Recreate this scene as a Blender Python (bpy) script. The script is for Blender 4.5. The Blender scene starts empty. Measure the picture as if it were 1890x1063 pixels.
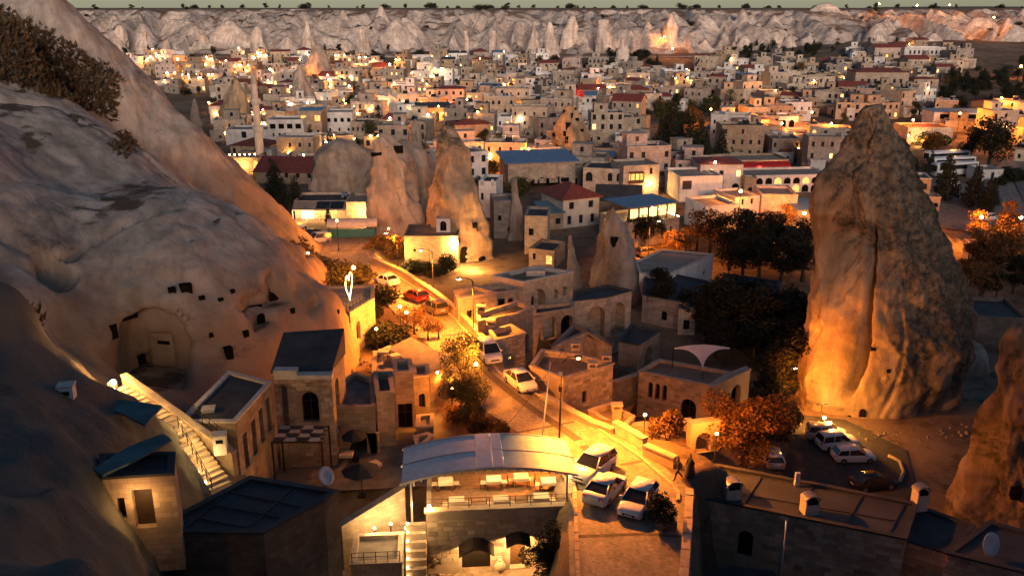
import bpy, bmesh, math, random
import numpy as np
from mathutils import Vector, Matrix
from mathutils.geometry import tessellate_polygon

# ------------------------------------------------------------------ camera, sky, sun, exposure
R = math.radians
scene = bpy.context.scene
COL = scene.collection
FPX, PITCH, CZ = 1636.0, R(18.1), 40.0
cam_d = bpy.data.cameras.new('camera')
cam_d.sensor_width = 36.0
cam_d.lens = 36.0 * FPX / 1890.0
cam_d.clip_start = 0.5
cam_d.clip_end = 20000.0
cam = bpy.data.objects.new('camera', cam_d)
COL.objects.link(cam)
cam.location = (0, 0, CZ)
cam.rotation_euler = (R(90) - PITCH, 0, 0)
scene.camera = cam

SUN_EL, SUN_AZ = R(11), R(172)          # afterglow low behind the viewpoint
world = bpy.data.worlds.new('World')
scene.world = world
world.use_nodes = True
wn = world.node_tree
sky = wn.nodes.new('ShaderNodeTexSky')
sky.sky_type = 'NISHITA'
sky.sun_disc = False
sky.sun_elevation = SUN_EL
sky.sun_rotation = SUN_AZ
sky.air_density = 1.0
sky.dust_density = 1.0
sky.ozone_density = 2.4
sky.altitude = 1100
wn.nodes['Background'].inputs['Strength'].default_value = 0.058
wn.links.new(sky.outputs['Color'], wn.nodes['Background'].inputs['Color'])
sd = bpy.data.lights.new('sun', 'SUN')
sd.energy = 2.7
sd.angle = R(24)
sd.color = (1.0, 0.76, 0.62)
so = bpy.data.objects.new('sun', sd)
COL.objects.link(so)
_sv = Vector((math.sin(SUN_AZ) * math.cos(SUN_EL), math.cos(SUN_AZ) * math.cos(SUN_EL), math.sin(SUN_EL)))
so.rotation_euler = _sv.to_track_quat('Z', 'Y').to_euler()
so.location = (0, -50, 120)
vs = scene.view_settings
vs.view_transform = 'Standard'
vs.look = 'None'
vs.exposure = 0.35
vs.gamma = 1.0
vs.use_curve_mapping = False
scene.cycles.max_bounces = 4
scene.cycles.diffuse_bounces = 3
scene.cycles.glossy_bounces = 2
scene.cycles.transmission_bounces = 2
scene.cycles.sample_clamp_indirect = 4.0
scene.cycles.caustics_reflective = False
scene.cycles.caustics_refractive = False

rng = random.Random(11)
nrg = np.random.default_rng(5)

# ------------------------------------------------------------------ placing things by sight lines (true world positions)
SP, CP = math.sin(PITCH), math.cos(PITCH)
def ray(px, py):
    u = (px - 945) / FPX; v = (531.5 - py) / FPX
    return Vector((u, CP + v * SP, -SP + v * CP))
def at_z(px, py, z):
    d = ray(px, py); t = (z - CZ) / d.z
    return Vector((d.x * t, d.y * t, z))
def at_y(px, py, y):
    d = ray(px, py); t = y / d.y
    return Vector((d.x * t, y, CZ + d.z * t))
def zd_of(p):
    return p[1] * CP - (p[2] - CZ) * SP

# ------------------------------------------------------------------ materials
MATS = {}
def _mat(name):
    m = bpy.data.materials.new(name); m.use_nodes = True
    nt = m.node_tree
    return m, nt, nt.nodes, nt.links, nt.nodes['Principled BSDF']
def noise(nt, scale, detail=4, rough=0.55, vec=None, dist=0.0):
    n = nt.nodes.new('ShaderNodeTexNoise'); n.inputs['Scale'].default_value = scale
    n.inputs['Detail'].default_value = detail; n.inputs['Roughness'].default_value = rough
    n.inputs['Distortion'].default_value = dist
    if vec is not None: nt.links.new(vec, n.inputs['Vector'])
    return n.outputs['Fac']
def ramp(nt, fac, stops):
    r = nt.nodes.new('ShaderNodeValToRGB')
    e = r.color_ramp.elements
    while len(e) < len(stops): e.new(0.5)
    for el, (p, c) in zip(e, stops):
        el.position = p
        el.color = (c, c, c, 1) if isinstance(c, (int, float)) else (c[0], c[1], c[2], 1)
    nt.links.new(fac, r.inputs['Fac'])
    return r.outputs['Color']
def mix(nt, a, b, fac, mode='MIX'):
    m = nt.nodes.new('ShaderNodeMix'); m.data_type = 'RGBA'; m.blend_type = mode
    for v, s in ((fac, m.inputs['Factor']), (a, m.inputs['A']), (b, m.inputs['B'])):
        if isinstance(v, (int, float)): s.default_value = v if s.name == 'Factor' else (v, v, v, 1)
        elif isinstance(v, tuple): s.default_value = (v[0], v[1], v[2], 1)
        else: nt.links.new(v, s)
    return m.outputs['Result']
def math_n(nt, op, a, b=0.0):
    m = nt.nodes.new('ShaderNodeMath'); m.operation = op
    for v, s in ((a, m.inputs[0]), (b, m.inputs[1])):
        if isinstance(v, (int, float)): s.default_value = v
        else: nt.links.new(v, s)
    return m.outputs[0]
def bump(nt, bsdf, h, strength, dist):
    b = nt.nodes.new('ShaderNodeBump'); b.inputs['Strength'].default_value = strength
    b.inputs['Distance'].default_value = dist
    nt.links.new(h, b.inputs['Height']); nt.links.new(b.outputs['Normal'], bsdf.inputs['Normal'])
def geo_pos(nt):
    return nt.nodes.new('ShaderNodeNewGeometry').outputs['Position']
def obj_pos(nt):
    return nt.nodes.new('ShaderNodeTexCoord').outputs['Object']
def plain(name, col, rough=0.7, metal=0.0, var=0.25, scale=1.5, spec=0.4, bmp=0.0):
    """plain coloured surface with some uneven wear"""
    m, nt, N, L, b = _mat(name)
    v = noise(nt, scale, 5, 0.6, geo_pos(nt))
    c = ramp(nt, v, [(0.3, tuple(k * (1 - var) for k in col)), (0.7, tuple(min(1, k * (1 + var)) for k in col))])
    L.new(c, b.inputs['Base Color'])
    b.inputs['Roughness'].default_value = rough; b.inputs['Metallic'].default_value = metal
    b.inputs['Specular IOR Level'].default_value = spec
    if bmp: bump(nt, b, noise(nt, scale * 6, 3, 0.6, geo_pos(nt)), 0.5, bmp)
    MATS[name] = m
    return m
def wall_mat(name, col, block=True, bw=0.62, bh=0.3, stain=0.5):
    """tuff masonry: ashlar courses, stains, weathering; slightly different on every building"""
    m, nt, N, L, b = _mat(name)
    op = obj_pos(nt); gp = geo_pos(nt)
    oi = nt.nodes.new('ShaderNodeObjectInfo')
    big = noise(nt, 0.45, 5, 0.62, gp)
    base = ramp(nt, big, [(0.25, tuple(k * 0.66 for k in col)), (0.5, col), (0.75, tuple(min(1, k * 1.22) for k in col))])
    hv = math_n(nt, 'ADD', math_n(nt, 'MULTIPLY', oi.outputs['Random'], 0.4), 0.8)
    base = mix(nt, base, hv, 1.0, 'MULTIPLY')
    h = noise(nt, 9, 4, 0.65, gp)
    if block:
        sep = N.new('ShaderNodeSeparateXYZ'); L.new(op, sep.inputs[0])
        cmb = N.new('ShaderNodeCombineXYZ')
        L.new(math_n(nt, 'ADD', sep.outputs['X'], sep.outputs['Y']), cmb.inputs['X']); L.new(sep.outputs['Z'], cmb.inputs['Y'])
        br = N.new('ShaderNodeTexBrick')
        L.new(cmb.outputs[0], br.inputs['Vector'])
        br.inputs['Scale'].default_value = 1.0
        br.inputs['Brick Width'].default_value = bw; br.inputs['Row Height'].default_value = bh
        br.inputs['Mortar Size'].default_value = 0.012; br.inputs['Bias'].default_value = 0.0
        br.inputs['Color1'].default_value = (0.68, 0.66, 0.63, 1); br.inputs['Color2'].default_value = (1.14, 1.1, 1.06, 1)
        br.inputs['Mortar'].default_value = (0.6, 0.57, 0.53, 1)
        base = mix(nt, base, br.outputs['Color'], 0.85, 'MULTIPLY')
    # dark run-off stains, drawn out vertically
    mp = N.new('ShaderNodeMapping'); mp.inputs['Scale'].default_value = (1.1, 1.1, 0.16); L.new(gp, mp.inputs['Vector'])
    st = ramp(nt, noise(nt, 1.0, 6, 0.7, mp.outputs[0]), [(0.5, 0.0), (0.72, 1.0)])
    base = mix(nt, base, tuple(k * 0.4 for k in col), math_n(nt, 'MULTIPLY', st, stain))
    L.new(base, b.inputs['Base Color'])
    b.inputs['Roughness'].default_value = 0.92; b.inputs['Specular IOR Level'].default_value = 0.15
    bump(nt, b, h, 0.5, 0.03)
    MATS[name] = m
    return m
def emit(name, col, strength):
    m, nt, N, L, b = _mat(name)
    b.inputs['Base Color'].default_value = (col[0] * .5, col[1] * .5, col[2] * .5, 1)
    b.inputs['Emission Color'].default_value = (*col, 1)
    b.inputs['Emission Strength'].default_value = strength
    MATS[name] = m
    return m
def lit_window(name, col, strength):
    m, nt, N, L, b = _mat(name)
    v = noise(nt, 2.2, 3, 0.6, geo_pos(nt))
    c = ramp(nt, v, [(0.3, tuple(k * 0.35 for k in col)), (0.65, col)])
    L.new(c, b.inputs['Emission Color']); b.inputs['Emission Strength'].default_value = strength
    b.inputs['Base Color'].default_value = (0.1, 0.06, 0.03, 1)
    MATS[name] = m
def rock_mat(name, pale, dark, lichen, lich_lo=0.52, lich_hi=0.62, lscale=0.12, zdark=None, scrub=None, strata=0.25, xdark=None, moss_shade=None, iron=None):
    """soft volcanic tuff: pale body, streaks of run-off, dark lichen crust, faint bedding"""
    m, nt, N, L, b = _mat(name)
    gp = geo_pos(nt)
    n1 = noise(nt, 0.11, 8, 0.62, gp, 0.6)
    base = ramp(nt, n1, [(0.28, dark), (0.52, pale), (0.8, tuple(min(1, k * 1.18) for k in pale))])
    mp = N.new('ShaderNodeMapping'); mp.inputs['Scale'].default_value = (0.5, 0.5, 0.09); L.new(gp, mp.inputs['Vector'])
    stk = ramp(nt, noise(nt, 1.0, 6, 0.65, mp.outputs[0]), [(0.40, 0.5), (0.60, 1.1)])
    base = mix(nt, base, stk, 0.7, 'MULTIPLY')
    mp2 = N.new('ShaderNodeMapping'); mp2.inputs['Scale'].default_value = (0.03, 0.03, 0.6); L.new(gp, mp2.inputs['Vector'])
    bed = ramp(nt, noise(nt, 1.0, 4, 0.6, mp2.outputs[0]), [(0.38, 0.72), (0.55, 1.05)])
    base = mix(nt, base, bed, strata, 'MULTIPLY')
    ln = noise(nt, lscale, 9, 0.72, gp, 0.8)
    if zdark is not None:                 # lichen crust favours the weathered upper rock
        sep = N.new('ShaderNodeSeparateXYZ'); L.new(gp, sep.inputs[0])
        mr = N.new('ShaderNodeMapRange'); mr.inputs['From Min'].default_value = zdark[0]; mr.inputs['From Max'].default_value = zdark[1]
        mr.inputs['To Min'].default_value = zdark[2]; mr.inputs['To Max'].default_value = zdark[3]
        L.new(sep.outputs['Z'], mr.inputs['Value'])
        ln = math_n(nt, 'ADD', ln, mr.outputs[0])
    if xdark is not None:                 # ... and the weather side
        sep2 = N.new('ShaderNodeSeparateXYZ'); L.new(gp, sep2.inputs[0])
        mr2 = N.new('ShaderNodeMapRange'); mr2.inputs['From Min'].default_value = xdark[0]; mr2.inputs['From Max'].default_value = xdark[1]
        mr2.inputs['To Min'].default_value = xdark[2]; mr2.inputs['To Max'].default_value = xdark[3]
        L.new(sep2.outputs['X'], mr2.inputs['Value'])
        ln = math_n(nt, 'ADD', ln, mr2.outputs[0])
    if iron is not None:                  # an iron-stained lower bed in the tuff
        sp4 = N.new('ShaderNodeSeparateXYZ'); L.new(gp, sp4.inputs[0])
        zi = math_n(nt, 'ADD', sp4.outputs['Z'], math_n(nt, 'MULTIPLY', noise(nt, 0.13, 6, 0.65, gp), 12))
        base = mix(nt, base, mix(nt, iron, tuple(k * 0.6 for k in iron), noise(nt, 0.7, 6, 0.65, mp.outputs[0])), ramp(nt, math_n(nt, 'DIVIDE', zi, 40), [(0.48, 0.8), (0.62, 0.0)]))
    if moss_shade is not None:                  # grey-green algal skin on the near slope, its shade darkened into the colour
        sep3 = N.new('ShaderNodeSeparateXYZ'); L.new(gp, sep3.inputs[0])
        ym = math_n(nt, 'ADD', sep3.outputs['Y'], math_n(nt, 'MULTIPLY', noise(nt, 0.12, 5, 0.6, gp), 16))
        base = mix(nt, base, mix(nt, moss_shade, tuple(k * 0.55 for k in moss_shade), noise(nt, 0.4, 6, 0.65, gp)), ramp(nt, math_n(nt, 'DIVIDE', ym, 100), [(0.58, 0.92), (0.68, 0.0)]))
    lm = ramp(nt, ln, [(lich_lo, 0.0), (lich_hi, 1.0)])
    spk = ramp(nt, noise(nt, 1.6, 6, 0.7, gp), [(0.4, 0.45), (0.6, 1.0)])
    base = mix(nt, base, lichen, math_n(nt, 'MULTIPLY', lm, spk))
    if scrub is not None:                 # scrub roots where the rock lies flat enough to hold soil
        sx = N.new('ShaderNodeSeparateXYZ'); L.new(N.new('ShaderNodeNewGeometry').outputs['Normal'], sx.inputs[0])
        sl = math_n(nt, 'ADD', sx.outputs['Z'], math_n(nt, 'MULTIPLY', math_n(nt, 'SUBTRACT', noise(nt, scrub[3], 6, 0.7, gp), 0.5), scrub[4]))
        base = mix(nt, base, scrub[0], ramp(nt, sl, [(scrub[1], 0.0), (scrub[2], 1.0)]))
    L.new(base, b.inputs['Base Color'])
    b.inputs['Roughness'].default_value = 0.95; b.inputs['Specular IOR Level'].default_value = 0.1
    hh = math_n(nt, 'ADD', noise(nt, 0.9, 8, 0.68, gp), math_n(nt, 'MULTIPLY', noise(nt, 7, 4, 0.7, gp), 0.22))
    bump(nt, b, hh, 0.6, 0.4)
    MATS[name] = m
    return m
def leaf_mat(name, c1, c2):
    m, nt, N, L, b = _mat(name)
    oi = N.new('ShaderNodeObjectInfo')
    v = noise(nt, 1.3, 3, 0.6, geo_pos(nt))
    c = ramp(nt, v, [(0.3, c1), (0.7, c2)])
    hv = math_n(nt, 'ADD', math_n(nt, 'MULTIPLY', oi.outputs['Random'], 0.5), 0.75)
    c = mix(nt, c, hv, 1.0, 'MULTIPLY')
    L.new(c, b.inputs['Base Color']); b.inputs['Roughness'].default_value = 0.7
    b.inputs['Specular IOR Level'].default_value = 0.2
    MATS[name] = m

wall_mat('wall_cream', (0.50, 0.42, 0.33))
wall_mat('wall_tan', (0.40, 0.31, 0.22))
wall_mat('wall_grey', (0.34, 0.30, 0.26))
wall_mat('wall_white', (0.66, 0.62, 0.57), block=False, stain=0.35)
wall_mat('wall_pink', (0.55, 0.44, 0.38), stain=0.3)
wall_mat('wall_dark', (0.19, 0.165, 0.14))
wall_mat('wall_block', (0.46, 0.36, 0.26), block=False)
wall_mat('mortar', (0.22, 0.18, 0.14), block=False)
plain('roof_dark', (0.050, 0.052, 0.058), 0.85, var=0.35, scale=0.6, bmp=0.02)
plain('roof_slate', (0.052, 0.056, 0.06), 0.8, var=0.3, scale=0.5, bmp=0.02)
plain('roof_earth', (0.20, 0.145, 0.105), 0.95, var=0.35, scale=0.6, bmp=0.03)
plain('roof_gravel', (0.28, 0.24, 0.20), 0.95, var=0.3, scale=0.8, bmp=0.03)
plain('roof_tile', (0.20, 0.050, 0.036), 0.8, var=0.35, scale=1.5, bmp=0.03)
plain('roof_teal', (0.10, 0.20, 0.23), 0.6, var=0.35, scale=0.7)
plain('roof_blue', (0.12, 0.20, 0.31), 0.5, var=0.2, scale=0.8)
plain('coping', (0.42, 0.33, 0.24), 0.9, var=0.25, scale=2, bmp=0.02)
plain('coping_pale', (0.56, 0.50, 0.43), 0.9, var=0.2, scale=2)
plain('timber', (0.13, 0.07, 0.035), 0.7, var=0.35, scale=5)
plain('dark_wood', (0.035, 0.022, 0.016), 0.6, var=0.3, scale=5)
plain('iron', (0.02, 0.02, 0.022), 0.5, 0.6, var=0.2)
plain('steel_grey', (0.25, 0.25, 0.26), 0.45, 0.5, var=0.2)
plain('white_paint', (0.72, 0.70, 0.68), 0.5, var=0.08)
plain('glass_dark', (0.018, 0.02, 0.024), 0.12, spec=0.6, var=0.3)
plain('void', (0.012, 0.010, 0.009), 0.95, spec=0.0, var=0.3)  # near-black; in openings its colour stands for the shade inside
plain('rubber', (0.02, 0.02, 0.02), 0.85)
plain('car_white', (0.74, 0.74, 0.75), 0.28, var=0.04, spec=0.5)
plain('car_silver', (0.55, 0.56, 0.58), 0.3, 0.3, var=0.05)
plain('car_red', (0.45, 0.045, 0.025), 0.28, var=0.06, spec=0.5)
plain('car_bronze', (0.22, 0.16, 0.12), 0.3, 0.4, var=0.06)
plain('car_black', (0.02, 0.02, 0.023), 0.25, var=0.1, spec=0.5)
plain('red_glass', (0.4, 0.01, 0.01), 0.2)
plain('bark', (0.06, 0.042, 0.03), 0.95, var=0.4, scale=6)
plain('fabric_pale', (0.55, 0.50, 0.52), 0.8, var=0.1)
plain('fabric_dark', (0.03, 0.03, 0.036), 0.9, var=0.3)
plain('cushion', (0.60, 0.50, 0.38), 0.9, var=0.12)
plain('red_cloth', (0.45, 0.02, 0.02), 0.8)
plain('teal_paint', (0.03, 0.14, 0.14), 0.5)
plain('skin', (0.42, 0.26, 0.18), 0.6, var=0.05)
plain('asphalt', (0.052, 0.049, 0.047), 0.9, var=0.3, scale=1.2, bmp=0.02)
plain('paving', (0.21, 0.185, 0.16), 0.92, var=0.4, scale=0.9, bmp=0.03)
plain('court_paving', (0.14, 0.135, 0.13), 0.9, var=0.4, scale=0.8, bmp=0.02)
plain('soil', (0.12, 0.075, 0.045), 0.95, var=0.45, scale=0.5, bmp=0.05)
lit_window('lit_warm', (1.0, 0.58, 0.18), 3.5)
lit_window('lit_orange', (1.0, 0.42, 0.10), 2.2)
emit('bulb_warm', (1.0, 0.62, 0.24), 60)
emit('bulb_white', (1.0, 0.82, 0.58), 60)
emit('bulb_orange', (1.0, 0.50, 0.13), 70)
emit('neon_white', (1.0, 0.90, 0.78), 9)
emit('neon_red', (1.0, 0.12, 0.06), 4)
emit('neon_warm', (1.0, 0.66, 0.28), 7)
leaf_mat('leaf_dark', (0.010, 0.014, 0.008), (0.032, 0.036, 0.018))
leaf_mat('leaf_green', (0.024, 0.032, 0.012), (0.065, 0.072, 0.028))
leaf_mat('leaf_autumn', (0.075, 0.034, 0.01), (0.17, 0.085, 0.024))
leaf_mat('leaf_olive', (0.05, 0.042, 0.016), (0.12, 0.10, 0.035))
leaf_mat('leaf_scrub', (0.045, 0.030, 0.016), (0.11, 0.072, 0.036))
leaf_mat('leaf_ivy', (0.012, 0.012, 0.007), (0.04, 0.034, 0.014))

# ------------------------------------------------------------------ mesh and object helpers
def tag(o, label=None, cat=None, group=None, kind=None):
    if label: o['label'] = label
    if cat: o['category'] = cat
    if group: o['group'] = group
    if kind: o['kind'] = kind
    return o
def empty(name, loc, rz=0.0, label=None, cat=None, group=None):
    o = bpy.data.objects.new(name, None); COL.objects.link(o)
    o.empty_display_size = 0.3
    o.location = loc; o.rotation_euler = (0, 0, rz)
    return tag(o, label, cat, group)
def put(name, me, parent=None, loc=(0, 0, 0), rz=0.0, rot=None, scale=None):
    o = bpy.data.objects.new(name, me); COL.objects.link(o)
    o.location = loc
    o.rotation_euler = rot if rot is not None else (0, 0, rz)
    if scale is not None: o.scale = scale if hasattr(scale, '__len__') else (scale,) * 3
    if parent is not None: o.parent = parent
    return o
def copy_tree(o, parent=None, label=None):
    c = o.copy(); COL.objects.link(c); c.parent = parent
    for ch in list(o.children): copy_tree(ch, c)
    if label: c['label'] = label
    return c
class MB:
    """collects shapes for ONE mesh"""
    def __init__(s): s.v = []; s.f = []; s.m = []; s.sm = []
    def add(s, vs, fs, m=0, M=None, smooth=False):
        k = len(s.v)
        s.v += [tuple(M @ Vector(q)) for q in vs] if M is not None else [tuple(q) for q in vs]
        s.f += [tuple(i + k for i in q) for q in fs]
        s.m += [m] * len(fs); s.sm += [smooth] * len(fs)
        return s
    def box(s, x0, x1, y0, y1, z0, z1, m=0, M=None):
        return s.add([(x0, y0, z0), (x1, y0, z0), (x1, y1, z0), (x0, y1, z0), (x0, y0, z1), (x1, y0, z1), (x1, y1, z1), (x0, y1, z1)],
                     [(0, 3, 2, 1), (4, 5, 6, 7), (0, 1, 5, 4), (1, 2, 6, 5), (2, 3, 7, 6), (3, 0, 4, 7)], m, M)
    def prism(s, poly, z0, z1, m=0, M=None, cap=True):
        n = len(poly)
        a = sum(poly[i][0] * poly[(i + 1) % n][1] - poly[(i + 1) % n][0] * poly[i][1] for i in range(n))
        if a < 0: poly = poly[::-1]
        vs = [(p[0], p[1], z0) for p in poly] + [(p[0], p[1], z1) for p in poly]
        fs = [(i, (i + 1) % n, (i + 1) % n + n, i + n) for i in range(n)]
        if cap: fs += [tuple(range(n))[::-1], tuple(range(n, 2 * n))]
        return s.add(vs, fs, m, M)
    def lathe(s, prof, n=12, m=0, M=None, smooth=True, cap=True):
        vs = []; fs = []
        for r, z in prof:
            vs += [(r * math.cos(2 * math.pi * i / n), r * math.sin(2 * math.pi * i / n), z) for i in range(n)]
        for k in range(len(prof) - 1):
            for i in range(n):
                j = (i + 1) % n
                fs.append((k * n + i, k * n + j, (k + 1) * n + j, (k + 1) * n + i))
        if cap:
            fs.append(tuple(range(n))[::-1]); fs.append(tuple(range((len(prof) - 1) * n, len(prof) * n)))
        return s.add(vs, fs, m, M, smooth)
    def tube(s, pts, r, n=6, m=0, smooth=True, r2=None):
        pts = [Vector(p) for p in pts]; vs = []; fs = []
        K = len(pts)
        for k, p in enumerate(pts):
            t = (pts[min(k + 1, K - 1)] - pts[max(k - 1, 0)]).normalized()
            a = t.cross(Vector((0, 0, 1)) if abs(t.z) < 0.9 else Vector((1, 0, 0))).normalized(); b = t.cross(a)
            rr = r if r2 is None else r + (r2 - r) * k / max(1, K - 1)
            vs += [p + a * (rr * math.cos(2 * math.pi * i / n)) + b * (rr * math.sin(2 * math.pi * i / n)) for i in range(n)]
        for k in range(K - 1):
            for i in range(n):
                j = (i + 1) % n
                fs.append((k * n + i, (k + 1) * n + i, (k + 1) * n + j, k * n + j))
        fs.append(tuple(range(n))); fs.append(tuple(range((K - 1) * n, K * n))[::-1])
        return s.add(vs, fs, m, None, smooth)
    def mesh(s, name, mats):
        me = bpy.data.meshes.new(name)
        me.from_pydata(s.v, [], s.f)
        for m in (mats if isinstance(mats, (list, tuple)) else [mats]): me.materials.append(MATS[m])
        if len(me.materials) > 1: me.polygons.foreach_set('material_index', s.m)
        me.polygons.foreach_set('use_smooth', s.sm)
        me.update()
        return me
    def build(s, name, mats, parent=None, loc=(0, 0, 0), rz=0.0, rot=None):
        return put(name, s.mesh(name, mats), parent, loc, rz, rot)
def np_mesh(name, V, F, mats, smooth=True, mi=None):
    me = bpy.data.meshes.new(name)
    V = np.asarray(V, dtype=np.float32); F = np.asarray(F, dtype=np.int32)
    k = F.shape[1]
    me.vertices.add(len(V)); me.vertices.foreach_set('co', V.ravel())
    me.loops.add(F.size); me.loops.foreach_set('vertex_index', F.ravel())
    me.polygons.add(len(F)); me.polygons.foreach_set('loop_start', np.arange(0, F.size, k, dtype=np.int32))
    me.polygons.foreach_set('use_smooth', np.full(len(F), smooth))
    for m in (mats if isinstance(mats, (list, tuple)) else [mats]): me.materials.append(MATS[m])
    if mi is not None: me.polygons.foreach_set('material_index', np.asarray(mi, dtype=np.int32))
    me.update(calc_edges=True); me.validate()
    return me
MCACHE = {}
def shared(key, fn):
    if key not in MCACHE: MCACHE[key] = fn()
    return MCACHE[key]

# 3-D value noise on numpy arrays
_LAT = np.random.default_rng(3).random((32, 32, 32)).astype(np.float32)
def vnoise(x, y, z):
    xi = np.floor(x).astype(np.int32); yi = np.floor(y).astype(np.int32); zi = np.floor(z).astype(np.int32)
    fx = x - xi; fy = y - yi; fz = z - zi
    fx = fx * fx * (3 - 2 * fx); fy = fy * fy * (3 - 2 * fy); fz = fz * fz * (3 - 2 * fz)
    x0 = xi & 31; x1 = (xi + 1) & 31; y0 = yi & 31; y1 = (yi + 1) & 31; z0 = zi & 31; z1 = (zi + 1) & 31
    a = _LAT[x0, y0, z0] * (1 - fx) + _LAT[x1, y0, z0] * fx
    b = _LAT[x0, y1, z0] * (1 - fx) + _LAT[x1, y1, z0] * fx
    c = _LAT[x0, y0, z1] * (1 - fx) + _LAT[x1, y0, z1] * fx
    d = _LAT[x0, y1, z1] * (1 - fx) + _LAT[x1, y1, z1] * fx
    return ((a * (1 - fy) + b * fy) * (1 - fz) + (c * (1 - fy) + d * fy) * fz) * 2 - 1
def fbm(x, y, z, o=4, g=0.5):
    s = 0; a = 1.0
    for k in range(o):
        s = s + a * vnoise(x + 17.3 * k, y + 5.1 * k, z + 9.7 * k)
        x = x * 2.03; y = y * 2.03; z = z * 2.03; a *= g
    return s
# ------------------------------------------------------------------ ground levels
def sst(v, a, b):
    t = np.clip((v - a) / (b - a), 0, 1); return t * t * (3 - 2 * t)
RY = [30, 42, 51.4, 56.4, 61.3, 66, 69.6, 72.8, 82.5, 91.9, 102, 113.8, 123, 133.7, 150]
RX = [8.4, 9.9, 11.8, 9.9, 7.3, 4.2, 1.9, -0.2, -3.0, -5.7, -9.5, -14.9, -19.5, -22, -22]
LY = [30, 42, 51.8, 56.6, 60.8, 64.9, 68.9, 80.6, 91.9, 106.5, 116.9, 129.8, 150]
LX = [3.5, 3.5, 4.0, 3.4, 0.6, -2.0, -3.5, -7.7, -12.2, -17.5, -23, -34, -36]
def zroad(y): return np.interp(y, [30, 40, 48, 76, 110, 146, 170], [10.4, 9.8, 9.3, 8, 5, 1.2, 0])
def xr_(y): return np.interp(y, RY, RX)
def xl_(y): return np.interp(y, LY, LX)
def G(x, y):
    x = np.asarray(x, float); y = np.asarray(y, float)
    zr = zroad(y)
    xr = xr_(y); xl = xl_(y)
    # right of the road: down to the valley floor
    d = x - xr
    zv = np.interp(y, [45, 95, 110, 150], [-1.0, -1.0, -0.2, 0]) + 3.2 * np.exp(-(((x - 15.5) / 6.5) ** 2 + ((y - 80) / 7) ** 2)) \
        + 6.8 * np.exp(-(((x - 12.5) / 4.2) ** 4 + ((y - 65.5) / 5.5) ** 4))
    near = sst(y, 66, 58) * sst(y, 52.5, 55)
    tr = sst(d, 0.4 + 3.3 * near, np.where(y < 54, 1.6, 3.0) + 7.5 * near)
    right = zr + (np.minimum(zv, zr) - zr) * tr
    # left of the road: lower courts
    d2 = xl - x
    zl = np.interp(y, [46, 50, 54, 58, 82, 96, 110, 150], [4.0, 4.0, 4.2, 6.0, 6.0, 5.0, zroad(110), 0.6])
    left = zr + (np.minimum(zl, zr) - zr) * sst(d2, 0.4, 2.6)
    g = np.where(x > xr, right, np.where(x < xl, left, zr))
    # town plain and its slow rise towards the cliffs
    far = 7.5 * sst(y, 400, 560) + 7 * sst(y, 330, 480) * sst(x, 110, 240)
    g = g * sst(y, 175, 150) + far
    # plateau behind the cliffs
    g = g + (31 - far) * sst(y, 640, 740)
    g = g - 16 * sst(y, 800, 1000) * sst(x, 420, 150)
    # the hill the viewpoint stands on, raised unseen behind to shade the foreground
    hill = np.where(y < 3, 37 + 27 * sst(-y, 0, 75) , 37 - 1.45 * (y - 3))
    g = np.maximum(g, np.where(y < 60, hill, -50))
    side = 6 * sst(np.abs(x), 60, 160) * sst(y, 20, 60) * sst(y, 240, 150)
    return g + side * 0
def gz(x, y): return float(G(np.array([x]), np.array([y]))[0])
def on(px, py, dz=0.0):
    """where the sight line through a point of the picture meets the ground"""
    d = ray(px, py)
    t = np.linspace(20, 900, 8801)
    zz = CZ + d.z * t
    gg = G(d.x * t, d.y * t)
    k = int(np.argmax(zz <= gg + dz))
    return Vector((d.x * t[k], d.y * t[k], gg[k]))

# ------------------------------------------------------------------ rock and earth materials
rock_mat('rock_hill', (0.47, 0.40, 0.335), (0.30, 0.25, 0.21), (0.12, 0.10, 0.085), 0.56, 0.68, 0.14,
         scrub=((0.12, 0.085, 0.058), 0.95, 1.08, 0.12, 0.7), strata=0.3, moss_shade=(0.125, 0.132, 0.118), iron=(0.40, 0.27, 0.175))
rock_mat('rock_pale', (0.42, 0.345, 0.275), (0.25, 0.20, 0.16), (0.10, 0.085, 0.07), 0.56, 0.70, 0.16)
rock_mat('rock_big', (0.40, 0.285, 0.185), (0.26, 0.175, 0.11), (0.052, 0.048, 0.043), 0.46, 0.57, 0.14, zdark=(4, 23, -0.15, 0.12), xdark=(31, 42, -0.12, 0.15), strata=0.5)
rock_mat('rock_spire', (0.42, 0.31, 0.21), (0.27, 0.19, 0.125), (0.060, 0.054, 0.047), 0.50, 0.58, 0.13, zdark=(2, 24, -0.13, 0.13))
rock_mat('rock_grey', (0.34, 0.29, 0.24), (0.21, 0.175, 0.145), (0.085, 0.075, 0.065), 0.50, 0.64, 0.25)
rock_mat('rock_castle', (0.46, 0.33, 0.20), (0.30, 0.20, 0.12), (0.12, 0.085, 0.06), 0.56, 0.70, 0.3)
rock_mat('rock_cliff', (0.70, 0.575, 0.47), (0.47, 0.36, 0.28), (0.22, 0.15, 0.105), 0.62, 0.76, 0.06,
         scrub=((0.22, 0.14, 0.09), 0.92, 0.985, 0.03, 0.3), strata=0.5)
rock_mat('rock_near', (0.36, 0.27, 0.19), (0.22, 0.165, 0.12), (0.058, 0.054, 0.048), 0.46, 0.56, 0.2, strata=0.4)
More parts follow.
